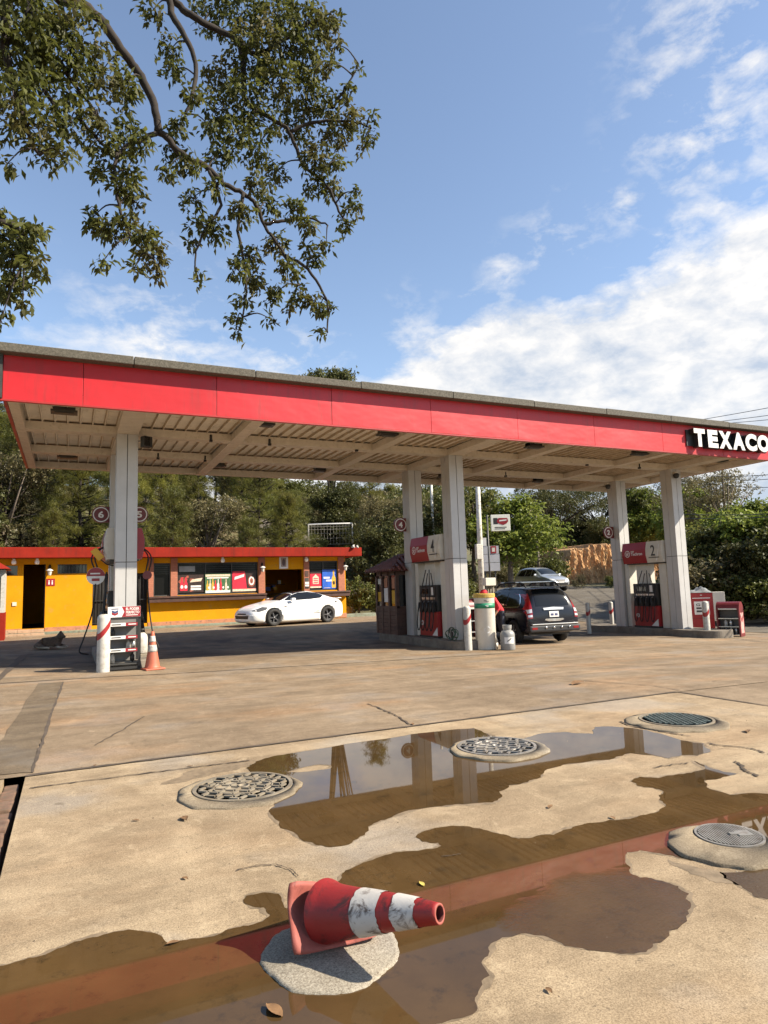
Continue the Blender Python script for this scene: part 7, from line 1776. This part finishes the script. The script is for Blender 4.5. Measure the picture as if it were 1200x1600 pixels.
# crowded slope behind the shop
LB = {'pine': 'feathery pine crowded on the wooded slope behind the yellow shop', 'broad': 'leafy broadleaf tree crowded on the wooded slope behind the yellow shop', 'bush': 'low scrub bush on the slope right behind the flat red roof'}
r2 = random.Random(33)
def vis_top(x, y, h):
    q = Vector((x, y, hill(x, y) + h)) - CAM; z = q.dot(FWD); return 600 + F_PX * q.dot(RIGHT) / z, 800 - F_PX * q.dot(UP) / z
rowsY = [37.5, 41, 45, 50, 56, 63, 69, 76]
for ri, yy in enumerate(rowsY):
    x = -22 + r2.uniform(0, 2) - ri * 2
    while x < 21 + ri * 3:
        px__, y_ = x + r2.uniform(-.8, .8), yy + r2.uniform(-1.5, 1.5)
        u_, _ = vis_top(px__, y_, 5)
        if -140 < u_ < 700:
            pine = r2.random() < (.88 if u_ < 430 else .35)
            k = r2.choice(['pine_a', 'pine_b', 'pine_c', 'pine_d']) if pine else r2.choice(['broad_a', 'broad_b', 'broad_c', 'broad_c'])
            h = r2.uniform(7.5, 12) if pine else r2.uniform(6.5, 9.5)
            if ri == 0: h *= .70
            u1, v1 = vis_top(px__, y_, h)
            lim = 640 if u_ < 60 else 690
            if ri >= 6: h *= 1.25; k = r2.choice(['broad_b', 'broad_a', 'pine_d'])
            if 430 < u_ < 480 or 640 < u_ < 690: lim = 765
            while v1 < lim and h > 2.5: h *= .93; u1, v1 = vis_top(px__, y_, h)
            kk = k.split('_')[0]
            if not (462 < u_ < 572 and y_ < 53): plant(k, px__, y_, h, LB[kk], 'trees on the slope behind the shop', r2.uniform(.95, 1.25))
        x += r2.uniform(2.4, 3.8)
for i in range(46):
    u = -40 + i * 17 + r2.uniform(-6, 6); rr_ = r2.uniform(37.5, 47); p = at_r(u, 900, rr_)
    if p.y < 36.2 or 462 < u < 568: continue
    plant(r2.choice(['bush', 'bush_dry', 'bush_dry']), p.x, p.y, r2.uniform(1.6, 3.2), LB['bush'], 'scrub behind the shop', 1.25)
for i in range(9):
    p_ = at_r(466 + i * 13, 900, 45 + (i % 3) * 3); plant(r2.choice(['bush', 'bush_dry']), p_.x, p_.y, r2.uniform(.9, 1.5), LB['bush'], 'scrub behind the shop', 1.6)
pk = plant_px('dome', 512, 566, 64, 'rounded dark tree whose top shows above the canopy roof', None, .72)
# right of the shop and along the road
RT = [('broad_b', 590, 800, 40, 'dark leafy tree at the right end of the shop behind the kiosk', 1.2), ('bush', 560, 905, 35, 'dense bush beside the barrel planter', 1.2), ('bush', 585, 900, 36, 'dense dark bush to the left of the kiosk', 1.2), ('broad_c', 612, 770, 45, 'thin dry tree left of the middle rear column', 1.1),
 ('broad_c', 700, 765, 48, 'dry twiggy tree seen between the two middle columns', 1.1), ('broad_a', 735, 750, 44, 'leafy tree behind the leaning white pole', 1.0), ('bright', 790, 762, 42, 'bright green tree right behind the cream roadside sign', 1.25), ('bright', 815, 800, 58, 'lower bright green tree left of the street lamp', 1.1),
 ('bush', 715, 895, 36, 'bush at the foot of the leaning white pole', 1.2), ('bush_dry', 735, 890, 40, 'dry bush behind the grey road board', 1.3), ('bush', 792, 880, 52, 'green bush on the verge left of the silver car', 1.4), ('bush', 822, 868, 56, 'rounded green bush beyond the silver car roof', 1.4), ('bush', 866, 862, 50.5, 'leafy bush at the foot of the red earth bank', 1.0), ('bush_dry', 775, 884, 50, 'dry bush left of the silver car on the verge', 1.3),
 ('acacia', 862, 752, 60, 'wide dark spreading tree above the red earth bank', .95), ('acacia', 935, 748, 66, 'second dark spreading tree above the bank behind the right rear column', .85), ('broad_b', 905, 790, 70, 'dark tree far behind the red earth bank', 1.3), ('broad_b', 850, 790, 75, 'dark tree mass far behind the street lamp', 1.3),
 ('broad_b', 940, 800, 62, 'dark bushy tree just above the crest of the red bank', 1.1), ('bush', 930, 838, 66, 'bush on the crest of the red earth bank', 1.2), ('bush', 895, 840, 66, 'grassy bush on the crest of the bank right of the street lamp', 1.2),
 ('bright', 1012, 752, 66, 'bright green tree between the two right columns', 1.15), ('broad_a', 985, 770, 70, 'mid green tree behind the right rear column', 1.1), ('bright', 1070, 752, 56, 'bright leafy tree right of the right front column', 1.1), ('feather', 1130, 715, 50, 'feathery grey green tree rising above the hedge at the right', 1.25), ('feather', 1085, 725, 60, 'feathery tree top just under the canopy corner', 1.1),
 ('bush', 1000, 893, 44, 'low bush behind pump 2', 1.1), ('bush', 962, 905, 46, 'low bush left of the right rear column', 1.1), ('bush_dry', 905, 911, 46, 'dry grass tuft below the red bank', .8)]
for k, u, vt, r_, lab, wd in RT: plant_px(k, u, vt, r_, lab, None, wd)
HG = [('hedge_b', 1085, 838, 33.0, 'dark shrub at the near end of the roadside hedge', 1.0), ('hedge', 1115, 812, 33.5, 'leafy green shrub, second from the columns in the roadside hedge', 1.05), ('hedge_b', 1142, 806, 33, 'dark shaded shrub in the middle of the roadside hedge', 1.05), ('hedge_c', 1172, 784, 34, 'sunny yellow green shrub in the roadside hedge near the right edge', 1.1), ('hedge_b', 1165, 835, 31.2, 'dark shrub in front of the sunny yellow shrub', 1.0), ('hedge_c', 1205, 778, 33, 'sunny yellow green shrub cut by the right edge of the view', 1.1), ('hedge_b', 1205, 832, 30.5, 'dark shrub at the right edge of the view in front of the hedge', 1.0),
 ('hedge', 1240, 790, 32, 'green shrub of the roadside hedge just outside the right edge', 1.1), ('hedge_b', 1060, 850, 36, 'dark shrub behind the right front column', 1.0), ('hedge', 1100, 850, 32.6, 'low green shrub behind the red cabinet', .9)]
for k, u, vt, r_, lab, wd in HG: plant_px(k, u, vt, r_, lab, 'shrubs of the roadside hedge', wd)
for i in range(13):
    p_ = at_r(1072 + i * 15, 912, 30.2 + r2.uniform(-.6, 1.2))
    plant(r2.choice(['bush', 'bush', 'bush_dry']), p_.x, p_.y, r2.uniform(1.5, 2.6), 'low leafy undergrowth bush at the foot of the roadside hedge', 'undergrowth at the foot of the hedge', 1.3)
for k, u, vt, r_, lab, wd in (('bright', 1150, 770, 37, 'sunny tree rising behind the middle of the hedge', 1.1), ('bright', 1192, 768, 37, 'sunny tree rising behind the hedge nearest the right edge', 1.2), ('bright', 1108, 790, 38, 'sunny tree behind the hedge next to the right front column', 1.1)): plant_px(k, u, vt, r_, lab, None, wd)
# plant in the barrel
V, F, T = leaf_cloud(np.random.RandomState(3), [np.array([0, 0, 1.15]), np.array([.15, .05, 1.35]), np.array([-.2, -.05, 1.25])], [.4, .35, .35], [120, 90, 90], .2, .06, .3)
o = link('potted_plant', cloud_mesh('potted_plant', V, F, T, M_LF_MD)); o.location = PLANTER.location; tag(o, 'leafy green plant growing out of the barrel planter', 'plant')
